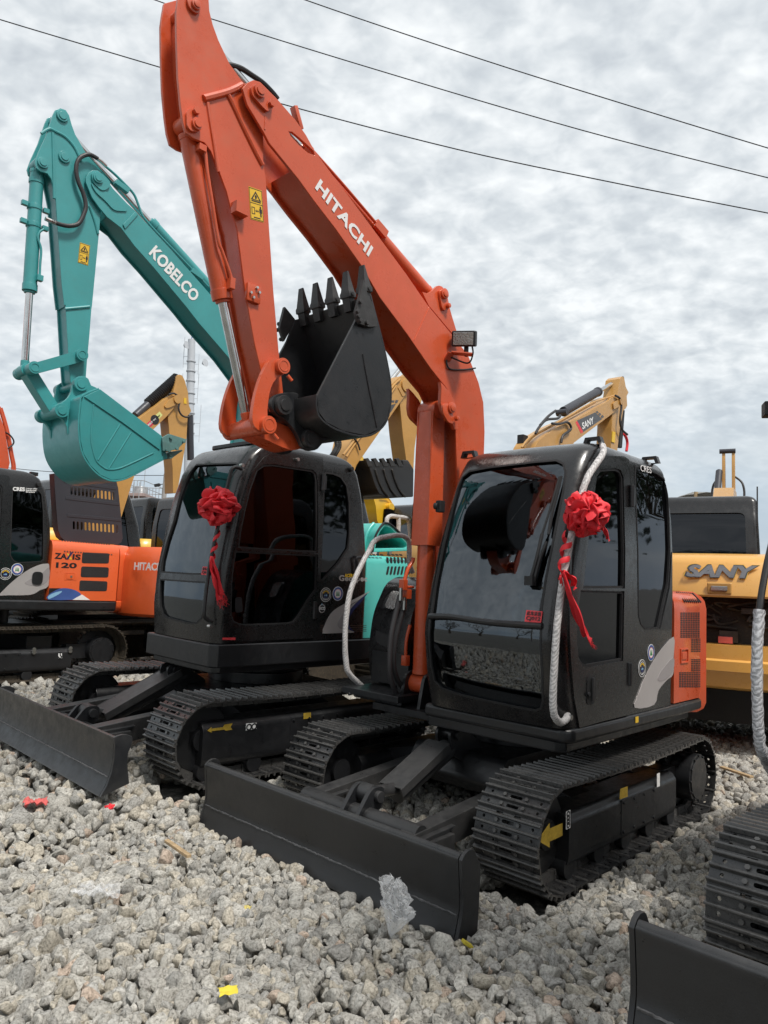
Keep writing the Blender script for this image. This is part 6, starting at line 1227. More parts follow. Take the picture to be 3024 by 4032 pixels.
# boom of F, seen end on above the cab
tipX = 3.6
tp = lambda *pts: [(q.y, q.z) for q in (FF.hit(p, 0, tipX) for p in Zf(*pts))]
yc = FF.hit(Zf((965, 800))[0], 0, tipX).y
bo = ext_part(f, 'boom', GOLD, [(.1, 1.4), (.3, 1.0), (.55, 1.3), (.8, 2.6), (1.5, 2.9), (3.3, 3.05), (3.62, 3.3), (3.4, 3.5), (1.3, 3.3), (.3, 2.8)], yc-.13, yc+.13)
for y0 in (yc-.11, yc+.04): ext_part(f, 'arm_plate', GOLD, [(3.3, 3.0), (3.75, 3.0), (3.72, 3.8), (3.62, FF.hit(Zf((960, 658))[0], 0, tipX).z), (3.5, FF.hit(Zf((960, 655))[0], 0, tipX).z), (3.4, 3.9)], y0, y0+.05)
k = MB(); k.cyl((2.6, yc+.17, 3.0), (3.35, yc+.13, 3.85), .055, n=16); k.cyl((3.5, yc-.12, 4.22), (3.5, yc+.13, 4.22), .04, n=14); k.build('arm_ram', CHARCOAL, f)
for sg in (-1, 1): k = MB(); k.tube([Vector((3.3, yc+sg*.12, 3.2)), Vector((3.4, yc+sg*.24, 3.4)), Vector((3.45, yc+sg*.22, 3.65)), Vector((3.5, yc+sg*.10, 3.78))], .018, n=8); k.build('hydraulic_hose', HOSEM, f)
# ---- L: yellow machine in the distance, facing us, gooseneck boom
l, _ = far_machine(FL, 'distant yellow excavator facing left, navy letters on its boom', YELLOW, CABB, s=1.35, group='excavators parked further back')
Yl, Yl2 = .2, -.25
bp = S(FL, Zw((300, 800), (380, 1060), (440, 1200), (500, 1290), (540, 1370), (565, 1460), (578, 1600), (700, 1640), (735, 1610), (735, 1480), (710, 1400), (650, 1370), (610, 1310), (560, 1190), (500, 1085), (440, 980), (380, 880)), Yl)
bo = ext_part(l, 'boom', YELLOW, [bp[i] for i in (0, 1, 2, 3, 4, 5, 6)]+[(.75, 2.2), (.6, 1.3), (.3, 1.1), (.0, 1.4), (-.1, 2.4)]+bp[8:], Yl, Yl2)
a, b_, c = FL.hit(Zw((385, 1030))[0], 1, Yl+.002), FL.hit(Zw((515, 1250))[0], 1, Yl+.002), FL.hit(Zw((415, 1010))[0], 1, Yl+.002); u = (b_-a).normalized(); text('KOMATSU', NAVY, bo, a-u*.1, u, (0, 1, 0), (b_-a).length+.1, (c-a-u*(c-a).dot(u)).length, .06)
c = FL.hit(Zw((685, 1470))[0], 1, Yl); k = MB(); k.cyl(c+Vector((0, -.1, 0)), c+Vector((0, .12, 0)), .11, n=20); k.build('pin_cap', YELLOW, bo, bev=.01)
k = MB(); p = FL.hit(Zw((690, 1490))[0], 1, Yl+.08); q = FL.hit(Zw((675, 1640))[0], 1, Yl+.08); k.tube([p.lerp(q, i/30) for i in range(31)], .10, n=12, sub=1, ridge=.35); k.build('ram_boot', RUBBER, l)
k = MB(); k.tube([FL.hit(p, 1, Yl+.05) for p in Zw((610, 1370), (680, 1380), (715, 1420), (745, 1490), (735, 1520))], .015, n=6); k.build('boom_pipe', YELLOW, bo)
# ---- far fixtures: telecom mast, water tower, utility pole, shed, thatched roof
def W(px, y): return W0.hit(px, 1, y)
def mast():
    D = 75.; base = W((735, 2240), D); top = W(Zx((872, 215))[0], D); r = empty('telecom_mast', loc=(base.x, D, 0)); b = MB(); h0 = Vector((0, 0, 0)); t = Vector((top.x-base.x, 0, top.z)); b.cyl((0, 0, 0), t, .56, .38, n=24)
    for f_ in (.45, .62, .66, .70, .74, .78, .83, .87, .91): q = t*f_; b.cyl(q-Vector((0, 0, .07)), q+Vector((0, 0, .07)), (.56-.18*f_)*1.22, n=20)
    b.build('shaft', POLEW, r, bev=.02)
    k = MB(); k.cyl(t, t+Vector((.05, 0, 5.5)), .05, n=6)
    k.build('spire', BLUE, r)
    for f_, dx, h in ((.93, -.8, 2.4), (.90, .8, 2.2), (.80, -.9, 3.2), (.80, .8, 3.2), (.66, -1.1, 3.4), (.66, 1.1, 4.), (.985, -.75, 1.4)):
        k = MB(); q = t*f_+Vector((dx, 0, 0)); k.cyl(q-Vector((0, 0, h/2)), q+Vector((0, 0, h/2)), .03, n=6); k.cyl(t*f_, q, .02, n=6); k.cyl(t*f_+Vector((0, 0, -h/3)), q+Vector((0, 0, -h/3)), .02, n=6); k.build('antenna', POLEW, r)
    for f_, dx in ((.90, 1.3), (.97, -.7)): k = MB(); q = t*f_+Vector((dx, -.3, 0)); k.cyl(q, q+Vector((.35, -.2, .05)), .12, .42, n=16); k.build('dish', POLEW, r)
    tag(r, 'white ringed telecom mast with whip antennas rising behind the gold boom', 'mast')
mast()
def water_tower():
    D = 55.; u = D/F; c = W((548, 2000), D); ctr = empty('water_tower', loc=(c.x, D, 0)); zt = W(Zx((365, 1745))[0], D).z; zz = lambda y: W((548, y), D).z
    wx = lambda x: (x-364)/2.458*u
    b = MB(); b.box((0, 0, zt), (wx(500)-wx(220), 4.6, .22)); b.build('platform', PINKC, ctr, bev=.02)
    k = MB(); zb_ = zt+.1; h = zz(1250+1640/2.458)-zb_; R = (wx(434)-wx(293))/2; k.tube([(0, 0, zb_+h*i/28) for i in range(29)], R, n=36, sub=1, ridge=.02); k.build('tank', TINM, ctr)
    for x in (242, 340, 376, 472):
        for y in (-1.8, 1.8): k = MB(); k.box((wx(x), y, zt/2), (.34, .34, zt)); k.build('leg', PINKC, ctr, bev=.02)
    k = MB(); x0, x1 = wx(235), wx(490)
    for y in (-2.2, 2.2):
        for i in range(9): k.cyl((x0+(x1-x0)*i/8, y, zt), (x0+(x1-x0)*i/8, y, zt+1.05), .03, n=6)
        for z in (.55, 1.05): k.cyl((x0, y, zt+z), (x1, y, zt+z), .03, n=6)
    for x in (x0, x1):
        for z in (.55, 1.05): k.cyl((x, -2.2, zt+z), (x, 2.2, zt+z), .03, n=6)
    k.build('railing', TINM, ctr)
    k = MB(); 
    for dx in (0, .4): k.cyl((wx(402)+dx, -2.3, 0), (wx(402)+dx, -2.3, zt+.9), .03, n=6)
    for i in range(int(zt/.35)): k.cyl((wx(402), -2.3, i*.35), (wx(402)+.4, -2.3, i*.35), .02, n=6)
    k.build('ladder', TINM, ctr); k = MB(); k.cyl((wx(398), 0, zb_+h), (wx(398), 0, zb_+h+1.6), .025, n=6); k.build('lightning_rod', TINM, ctr)
    tag(ctr, 'ribbed tin water tank on a concrete platform with railing', 'water tower')
water_tower()
def pole():
    D = 45.; a = W(Zx((622, 1515))[0], D); r = empty('utility_pole', loc=(a.x, D, 0)); k = MB(); k.cyl((-.1, 0, 0), (0, 0, a.z), .19, .13, n=14); k.build('post', CONC, r)
    z = W(Zx((620, 1625))[0], D).z
    for sx in (-1, 1): k = MB(); k.cyl((0, 0, z+.1), (sx*.42, -.1, z), .03, n=6); k.box((sx*.45, -.12, z-.02), (.34, .26, .16), Matrix.Rotation(sx*.25, 3, 'Y')); k.build('floodlight', DARK, r, bev=.02)
    tag(r, 'concrete utility pole with two small floodlights beside the water tower', 'utility pole')
pole()
def shed():
    D = 60.; a = W((1440, 2020), D); b_ = W((1700, 2026), D); r = empty('shed', loc=((a.x+b_.x)/2, D, 0)); w = (b_.x-a.x)+14; k = MB(); h = a.z
    prof = []; n = int(w/.5)
    for i in range(n*4): prof.append((-w/2+i*.125, -.03 if i % 4 < 2 else .03))
    k.ext(prof+[(w/2, 6), (-w/2, 6)], 0, h, lambda a_, y, c: (a_, c, y)); k.build('wall', mat('shed_sheet', (.50, .49, .46), .6, var=.08), r); k = MB(); k.box((0, 2.8, h+.06), (w+.4, 6.6, .12)); k.build('roof', CONC, r)
    tag(r, 'long grey sheet-walled shed behind the yellow boom', 'shed')
shed()
def thatch():
    D = 26.; a, t, b_ = W(Zf((640, 948))[0], D), W(Zf((735, 915))[0], D), W(Zf((825, 940))[0], D); c = Vector((t.x, D, 0)); r = empty('pavilion', loc=c); h0, h1 = a.z, t.z; w = (b_.x-a.x)/2
    k = MB(); n = 16; rows = []
    for j in range(6): rows.append([Vector((w*1.15*math.cos(2*PI*i/n)*(1-j/5.3), 1.6*math.sin(2*PI*i/n)*(1-j/5.3), h0+(h1-h0)*j/5+.02*rng.uniform(-1, 1))) for i in range(n)])
    k.grid(rows, closed=True); k.build('roof', mat('weathered_thatch', (.20, .20, .19), .9, var=.5, vscale=14, bump=.6, bscale=30), r); k = MB()
    for sx in (-1, 1):
        for sy in (-1, 1): k.cyl((sx*w*.8, sy*1.1, 0), (sx*w*.8, sy*1.1, h0+.05), .07, n=8)
    k.build('post', WOOD, r); tag(r, 'small pavilion with weathered grey roof peeping over the right-hand cab', 'pavilion')
thatch()
# overhead lines
for i, (pts, D, lab) in enumerate((
    (((700, -190), (1203, 0), (1900, 235), (2500, 423), (3024, 583), (3600, 752)), 24., 'uppermost of three black overhead wires, crossing the top right'),
    (((300, -115), (611, 0), (838, 76), (1500, 280), (2300, 515), (3024, 700), (3600, 840)), 24.5, 'middle one of three overhead wires, passing behind the orange arm'),
    (((-500, -80), (0, 77), (640, 268), (1094, 405), (1800, 588), (2400, 716), (3024, 839), (3600, 950)), 23., 'lowest of three overhead wires, passing behind the orange boom'))):
    k = MB(); k.tube([W(p, D) for p in pts], .019, n=6, sub=6); tag(k.build('power_line', WIRE), lab, 'power line', 'overhead power lines')
k = MB(); k.tube([W(p, 45.) for p in ((-200, 1815), (60, 1845), (210, 1858))+((460, 1872), (520, 1872), (648, 1872))], .02, n=5); tag(k.build('power_line', WIRE), 'thin far wire running low behind the teal bucket to the utility pole', 'power line', 'overhead power lines')

for r_ in (g, m_, j, kk, d_, f, l): split_all(r_)
# ------------------------------------------------------------------ red bows on the grab rails, litter
def bow(fr, c, R, tails, wraps, label, rail):
    """rosette of gathered red cloth with hanging ribbon; c, tails, wraps in the machine's frame"""
    M = fr.M; wp = lambda p: M @ Vector(p)
    r = empty('fabric_bow', loc=wp(c)); Mi = Matrix.Translation(r.location).inverted()
    L = lambda p: wp(p)-r.location
    rg = random.Random(hash(label) % 999 if False else len(label)); b = MB(); n = 52
    core = MB()
    for i in range(n):
        z = 1-2*(i+.5)/n; ph = i*2.399963; q = math.sqrt(1-z*z); d = Vector((q*math.cos(ph), q*math.sin(ph), z)); d = (d+Vector((rg.uniform(-.18, .18), rg.uniform(-.18, .18), rg.uniform(-.18, .18)))).normalized()
        a = d.orthogonal().normalized(); a = Matrix.Rotation(rg.uniform(0, 6.28), 3, d) @ a; e = d.cross(a); rows = []
        h = R*rg.uniform(.9, 1.16); w = R*rg.uniform(.16, .30); lw = R*rg.uniform(.36, .52); tw = rg.uniform(-.9, .9); bend = rg.uniform(-.25, .25)
        for j in range(11):
            u = PI*j/10; row = []
            for k in range(7):
                v = -1+2*k/6; pinch = 1-.45*math.sin(u)*(v*v)
                su = max(0, math.sin(u)); fold = .10*R*math.sin(v*3.2+i)*su; p = d*(R*.15+(h-R*.15)*su**.6*(1-.16*v*v)+fold*.5)+a*(math.cos(u)*w*(1.1-.5*su)+bend*h*su*su+fold*.6)+e*(v*lw*(.30+.72*su)+tw*w*math.cos(u))
                p += .010*Vector((noise.noise(p*25+Vector((i, 0, 0))), noise.noise(p*25+Vector((0, i, 0))), noise.noise(p*25+Vector((0, 0, i)))))
                row.append(p)
            rows.append(row)
        b.grid(rows)
    o = b.build('rosette', RED, r, ang=75)
    s = MB(); s.cyl(Vector((0, 0, -R*.2)), Vector((0, 0, R*.2)), R*.45, n=16); 
    def strip(pts, wd, side, name, fold=.35, fray=False):
        P = smooth_path([L(p) for p in pts], 8); k = MB(); rows = []
        for i, p in enumerate(P):
            t = (P[min(i+1, len(P)-1)]-P[max(0, i-1)]).normalized(); sd = Vector(side); sd = (sd-t*sd.dot(t)).normalized(); nn = t.cross(sd); f = i/(len(P)-1); ww = wd*(.45+.55*min(1, f*2.2)) if fold else wd
            rows.append([p+sd*ww*(m/8-.5)+nn*ww*fold*.5*(math.sin(m*2.1+f*4)*.6+.5*math.sin(m*1.1-f*7)) for m in range(9)])
        k.grid(rows); 
        if fray:
            e = rows[-1]; t = (P[-1]-P[-3]).normalized()
            for m in range(26): q = e[0].lerp(e[-1], rg.random()); k.tube([q, q+t*rg.uniform(.02, .05)+Vector((rg.uniform(-.01, .01),)*3), q+t*rg.uniform(.04, .09)+Vector((rg.uniform(-.02, .02), 0, rg.uniform(-.02, .02)))], .0012, n=3, sub=2)
        oo = k.build(name, RED, r, ang=60); return oo
    for pts, wd, fr_ in tails: strip(pts, wd, fr.R @ Vector((.8, .6, .1)), 'ribbon_tail', .4, fr_)
    for pts in wraps:
        # ribbon wound round the rail
        P = [L(p) for p in pts]; k = MB(); rows = []; tot = 56
        for i in range(tot):
            f = i/(tot-1); x = f*(len(P)-1); j = min(int(x), len(P)-2); p = P[j].lerp(P[j+1], x-j); t = (P[j+1]-P[j]).normalized(); a = t.orthogonal().normalized(); b2 = t.cross(a); an = f*2*PI*2.6
            q = p+(a*math.cos(an)+b2*math.sin(an))*rail; rows.append([q-t*.02, q+(a*math.cos(an)+b2*math.sin(an))*.006, q+t*.02])
        k.grid(rows); k.build('ribbon_wrap', RED, r, ang=60)
    tag(r, label, 'bow', 'red cloth bows tied to the grab rails'); return r
ca = FA.hit(Zs((975, 445))[0], 1, 1.20); 
def fa(Y, *pts): return [tuple(FA.hit(p, 1, Y)) for p in Zs(*pts)]
bow(FA, ca, .135, [(fa(1.17, (850, 762), (875, 840), (905, 930), (935, 1010), (965, 1080), (990, 1120)), .10, True), (fa(1.16, (850, 755), (880, 780), (905, 810), (915, 845)), .09, False), (fa(1.2, (1060, 480), (1075, 520), (1090, 560), (1100, 588)), .05, False), (fa(1.15, (850, 770), (838, 795), (848, 830)), .05, False)],
    [fa(1.115, (880, 560), (865, 660), (850, 755))], 'big red cloth bow on the white wrapped rail of the front black cab', .03)
cb = FB.hit(Zb((470, 440))[0], 1, .93)
def fb(Y, *pts): return [tuple(FB.hit(p, 1, Y)) for p in Zb(*pts)]
bow(FB, cb, .150, [(fb(.90, (432, 740), (425, 800), (445, 870), (465, 930), (485, 985)), .12, True), (fb(.92, (435, 745), (445, 800), (470, 880), (490, 960)), .06, False)],
    [fb(.86, (470, 560), (450, 660), (432, 745))], 'big red cloth bow hanging at the windscreen edge of the middle black cab', .02)
# clear plastic bag lying against the blade
def crumple(nm, m, c, sx, sy, sz, lab, cat, seed, n=26, rot=0., thin=False, up=0.):
    k = MB(); rows = []; R = Matrix.Rotation(rot, 3, 'Z')
    for i in range(n):
        row = []
        for j in range(n):
            u, v = i/(n-1)-.5, j/(n-1)-.5; q = Vector((u*4+seed, v*4, seed)); e = noise.noise(q)+.5*noise.noise(q*2.3)+.3*noise.noise(q*5)
            x, y = u*sx*(1+.3*noise.noise(q*1.3)), v*sy*(1+.3*noise.noise(q*1.7)); z = sz*(.5+.8*e)*(1-up*(abs(u)+abs(v)))
            row.append(R @ Vector((x, y, z+up*.0)))
        rows.append(row)
    k.grid(rows); o = k.build(nm, m, ang=25); o.location = c; tag(o, lab, cat); return o
def gpt(px, z=.03): q = W0.hit(px, 2, z); return q
c = gpt((1535, 3660), .03); bag = MB(); n = 40; rows = []
for i in range(n):
    f = i/(n-1); row = []
    for j in range(36):
        a = 2*PI*j/36; rr = (.085*math.sin(PI*min(1, f*1.02))**.6*(.55+.6*f) if f < .98 else .02)+.006; q = Vector((math.cos(a)*1.7, math.sin(a)*1.7, f*4)); e = noise.noise(q*1.4)*.5+.35*noise.noise(q*3.1)+.2*noise.noise(q*7)
        rr *= 1+1.15*e; row.append(Vector((math.cos(a)*rr*1.0+.055*f+.03*math.sin(f*5), math.sin(a)*rr*.5, -.02+f*.27+.05*e)))
    rows.append(row)
bag.grid(rows, closed=True); bo_ = bag.build('plastic_bag', None, ang=20); bo_.location = c; bo_.rotation_euler = (0, 0, -.8)
bm_ = bpy.data.materials.new('crinkled_clear_film'); bm_.use_nodes = True; nt = bm_.node_tree; b0 = nt.nodes['Principled BSDF']; tr_ = nt.nodes.new('ShaderNodeBsdfTransparent'); mx = nt.nodes.new('ShaderNodeMixShader'); b0.inputs['Base Color'].default_value = (.88, .88, .88, 1); b0.inputs['Roughness'].default_value = .25; b0.inputs['Transmission Weight'].default_value = 0
lw_ = nt.nodes.new('ShaderNodeLayerWeight'); lw_.inputs['Blend'].default_value = .35; mp = nt.nodes.new('ShaderNodeMapRange'); mp.inputs['To Min'].default_value = .16; mp.inputs['To Max'].default_value = .8; nt.links.new(lw_.outputs['Facing'], mp.inputs['Value']); nt.links.new(mp.outputs['Result'], mx.inputs['Fac']); nt.links.new(tr_.outputs[0], mx.inputs[1]); nt.links.new(b0.outputs[0], mx.inputs[2]); nt.links.new(mx.outputs[0], nt.nodes['Material Output'].inputs['Surface'])
bo_.data.materials.append(bm_); tag(bo_, 'crumpled clear plastic bag standing against the front blade', 'plastic bag')
fl = crumple('plastic_scrap', bm_, gpt((380, 3520), .05), .22, .12, .05, 'flat clear plastic scrap on the gravel at lower left', 'plastic scrap', 3.3)
crumple('paper_scrap', REDPAPER, gpt((138, 3172), .185), .14, .10, .05, 'faded red paper scrap on the gravel before the left blade', 'paper scrap', 9.1, n=12, rot=.5)
crumple('cloth_scrap', RED, gpt((432, 3185), .175), .055, .04, .03, 'tiny bright red cloth scrap on gravel between the two blades', 'cloth scrap', 5.2, n=10)
crumple('paper_scrap', mat('yellow_paper', (.68, .55, .05), .7), gpt((900, 3905), .075), .075, .055, .012, 'small yellow paper scrap in the gravel near the bottom edge', 'paper scrap', 7.7, n=5, rot=.3)
crumple('paper_scrap', mat('pale_yellow_paper', (.62, .52, .18), .7), gpt((975, 3578), .05), .035, .03, .015, 'tiny pale yellow scrap on gravel below the front blade', 'paper scrap', 2.7, n=10)
k = MB(); a = W0.hit((1822, 3705), 2, .03); b2 = W0.hit((1858, 3728), 2, .0); k.beam(a, b2, .035, .015); tag(k.build('wood_chip', mat('yellow_stick', (.55, .45, .04), .7, var=.3), bev=.003), 'yellow strip sticking out under the right end of the front blade', 'strip')
k = MB(); a = W0.hit((655, 3310), 2, .07); b2 = W0.hit((745, 3372), 2, .07); k.beam(a, b2, .03, .018); tag(k.build('wood_stick', WOOD, bev=.003), 'split dry wooden stick on the gravel left of the front blade', 'stick')
k = MB(); a = W0.hit((2840, 3020), 2, .06); b2 = W0.hit((2960, 3060), 2, .06); k.beam(a, b2, .05, .02); tag(k.build('wood_stick', WOOD, bev=.003), 'dry wooden stick on the gravel behind the right front track', 'stick')
# trees and a pole behind the photographer, mirrored in the cab glass
def tree(x, y, h, r, label, seed):
    t = empty('tree', loc=(x, y, 0)); rg = np.random.default_rng(seed); k = MB()
    k.tube([(0, 0, 0), (.1, .05, h*.25), (-.05, .1, h*.5), (.1, 0, h*.75)], lambda f: .28*(1-.75*f), n=10)
    tips = []
    for i in range(14):
        z = h*rg.uniform(.3, .72); a = rg.uniform(0, 6.28); q = Vector((math.cos(a)*r*rg.uniform(.5, .9), math.sin(a)*r*rg.uniform(.5, .9), z+h*rg.uniform(.1, .3))); k.tube([(0, 0, z), Vector((q.x*.5, q.y*.5, z+(q.z-z)*.65)), q], lambda f: .09*(1-.8*f), n=6); tips.append(q)
    k.build('trunk', BARK, t)
    N_ = 2600; C = np.array([tips[i] for i in rg.integers(0, len(tips), N_)])+rg.normal(0, r*.22, (N_, 3)); vs = []; fs = []
    A_ = rg.normal(0, 1, (N_, 3)); A_ /= np.linalg.norm(A_, axis=1)[:, None]; B_ = np.cross(A_, rg.normal(0, 1, (N_, 3))); B_ /= np.linalg.norm(B_, axis=1)[:, None]; sz = rg.uniform(.10, .22, N_)[:, None]
    V_ = np.stack([C-A_*sz, C+B_*sz*.5, C+A_*sz, C-B_*sz*.5], 1).reshape(-1, 3)
    me = bpy.data.meshes.new('leaves'); me.from_pydata(V_.tolist(), [], [tuple(range(4*i, 4*i+4)) for i in range(N_)]); link('crown', me, LEAFD, t)
    tag(t, label, 'tree')
tree(-4.5, -9, 7.5, 2.6, 'leafy tree behind the photographer, mirrored in the middle cab door', 3); tree(3.5, -12, 8.5, 3.0, 'tall leafy tree behind the photographer, mirrored in the front cab', 4); 
for i, (x, y, h, r, lb) in enumerate(((13.5, 3.5, 7.5, 2.8, 'nearest leafy tree right of the parked row'), (15.5, 8.5, 9., 3.2, 'tall leafy tree right of the parked row'), (17.5, 13.5, 8., 3.0, 'leafy tree farthest right beyond the second row'), (14.5, -1.5, 8.5, 3.0, 'leafy tree right of and behind the photographer'))): tree(x, y, h, r, lb, 20+i)
def bare_tree(x, y, h, label, seed):
    t = empty('bare_tree', loc=(x, y, 0)); rg = random.Random(seed); k = MB()
    def br(p, d, L, r, n):
        q = p+d*L; m = p+d*L*.5+Vector((rg.uniform(-.1, .1), rg.uniform(-.1, .1), 0))*L; k.tube([p, m, q], lambda f: r*(1-.35*f), n=5, sub=2)
        if n: 
            for _ in range(rg.choice((2, 3, 3))): br(q, (d+Vector((rg.uniform(-.8, .8), rg.uniform(-.8, .8), rg.uniform(-.1, .6)))).normalized(), L*rg.uniform(.6, .8), r*.6, n-1)
    br(Vector((0, 0, 0)), Vector((.05, 0, 1)), h*.3, .16, 5); k.build('trunk', BARK, t); tag(t, label, 'tree')
bare_tree(-17, 1.5, 6., 'leafless tree far left of the parked row, mirrored in the windscreen', 1); bare_tree(-19, -3., 7., 'taller leafless tree left of the photographer', 2); bare_tree(-15.5, 4.8, 5., 'small leafless tree beyond the left end of the front row', 3)
up_ = empty('utility_pole', loc=(-11, -1.2, 0)); k = MB(); k.cyl((0, 0, 0), (.1, .5, 8.), .16, .11, n=12); k.build('post', CONC, up_); k = MB(); k.box((.1, .48, 7.4), (.1, 1.6, .12)); k.build('crossarm', WOOD, up_); tag(up_, 'concrete utility pole left of the photographer, mirrored in the windscreen', 'utility pole')

# ------------------------------------------------------------------ ground and gravel
YA = np.array([.725, -.688]); OA = np.array([1.176, 6.144])
def sstep(t): t = np.clip(t, 0, 1); return t*t*(3-2*t)
def gh(x, y):
    v = (x-OA[0])*YA[0]+(y-OA[1])*YA[1]
    u = (x-OA[0])*-.688+(y-OA[1])*-.725                            # along the front machine
    rut = sstep((v-.45)/.25)*sstep((1.5-v)/.3)*sstep((u+1.7)/.3)*sstep((1.85-u)/.3)
    return .165*sstep((-v-1.05)/.6)+.09*sstep((-v-4)/4)-.085*rut
xs_ = np.concatenate([np.linspace(-400, -22, 14), np.linspace(-20, 20, 101), np.linspace(22, 400, 14)]); ys_ = np.concatenate([np.linspace(-400, -6, 12), np.linspace(-4, 30, 86), np.linspace(33, 900, 24)])
GX, GY = np.meshgrid(xs_, ys_); far = np.clip((np.hypot(GX, GY-8)-16)/4, 0, 1)
GZ = gh(GX, GY)-.145*(1-far)-.02*far
V = np.stack([GX, GY, GZ], -1).reshape(-1, 3); nx = len(xs_)
me = bpy.data.meshes.new('ground'); me.from_pydata(V.tolist(), [], [(j*nx+i, j*nx+i+1, (j+1)*nx+i+1, (j+1)*nx+i) for j in range(len(ys_)-1) for i in range(nx-1)]); me.polygons.foreach_set('use_smooth', [True]*len(me.polygons))
def stone_mat(name, use_attr):
    m = bpy.data.materials.new(name); m.use_nodes = True; nt = m.node_tree; N = nt.nodes; L = nt.links; b = N['Principled BSDF']; b.inputs['Roughness'].default_value = .9; b.inputs['Specular IOR Level'].default_value = .25
    tc = N.new('ShaderNodeTexCoord'); n1 = N.new('ShaderNodeTexNoise'); n1.inputs['Scale'].default_value = 75; n1.inputs['Detail'].default_value = 8; n1.inputs['Roughness'].default_value = .72; L.new(tc.outputs['Object'], n1.inputs['Vector'])
    r = N.new('ShaderNodeValToRGB'); e = r.color_ramp.elements; e[0].position = .32; e[0].color = (.095, .090, .080, 1); e[1].position = .62; e[1].color = (.525, .505, .46, 1); x = e.new(.46); x.color = (.35, .335, .30, 1); L.new(n1.outputs['Fac'], r.inputs['Fac'])
    out = r.outputs['Color']
    if use_attr:
        a = N.new('ShaderNodeAttribute'); a.attribute_name = 'tint'; mx = N.new('ShaderNodeMix'); mx.data_type = 'RGBA'; mx.blend_type = 'MULTIPLY'; mx.inputs['Factor'].default_value = 1; L.new(out, mx.inputs['A']); L.new(a.outputs['Color'], mx.inputs['B']); out = mx.outputs['Result']
    else:
        vo = N.new('ShaderNodeTexVoronoi'); vo.inputs['Scale'].default_value = 13; L.new(tc.outputs['Object'], vo.inputs['Vector']); mr = N.new('ShaderNodeMapRange'); mr.inputs['From Max'].default_value = .55; mr.inputs['To Min'].default_value = .8; mr.inputs['To Max'].default_value = .15; L.new(vo.outputs['Distance'], mr.inputs['Value'])
        mx = N.new('ShaderNodeMix'); mx.data_type = 'RGBA'; mx.blend_type = 'MULTIPLY'; mx.inputs['Factor'].default_value = .8; L.new(out, mx.inputs['A']); L.new(mr.outputs['Result'], mx.inputs['B']); out = mx.outputs['Result']  # bed darkens away from cell centres: crevice shade put into the colour
    L.new(out, b.inputs['Base Color'])
    bp = N.new('ShaderNodeBump'); bp.inputs['Strength'].default_value = 1.; bp.inputs['Distance'].default_value = .008
    n2 = N.new('ShaderNodeTexNoise'); n2.inputs['Scale'].default_value = 90; n2.inputs['Detail'].default_value = 5; n2.inputs['Roughness'].default_value = .65; L.new(tc.outputs['Object'], n2.inputs['Vector']); L.new(n2.outputs['Fac'], bp.inputs['Height']); L.new(bp.outputs['Normal'], b.inputs['Normal']); return m
go = link('ground', me, stone_mat('gravel_bed', False)); tag(go, kind='structure')
def rock_variants(sub, n, seed):
    rg = np.random.default_rng(seed); bm = bmesh.new(); bmesh.ops.create_icosphere(bm, subdivisions=sub, radius=1); bm.verts.ensure_lookup_table()
    P = np.array([v.co[:] for v in bm.verts]); T = np.array([[v.index for v in f.verts] for f in bm.faces]); bm.free(); out = []
    for k in range(n):
        p = P.copy()
        for _ in range(rg.integers(8, 13)):                      # chop facets
            d = rg.normal(0, 1, 3); d /= np.linalg.norm(d); h = rg.uniform(.36, .68); t = p @ d; m = t > h; p[m] -= np.outer(t[m]-h, d)*.94
        if sub > 1:
            q = np.array([noise.noise(Vector(a*2.2+k*9)) + .55*noise.noise(Vector(a*5.2+k*5)) for a in p]); p *= (1+.06*q)[:, None]
        p *= rg.uniform(.72, 1.18, 3)*np.array([1.12, 1, .92]); out.append(p*1.55)
    return out, T
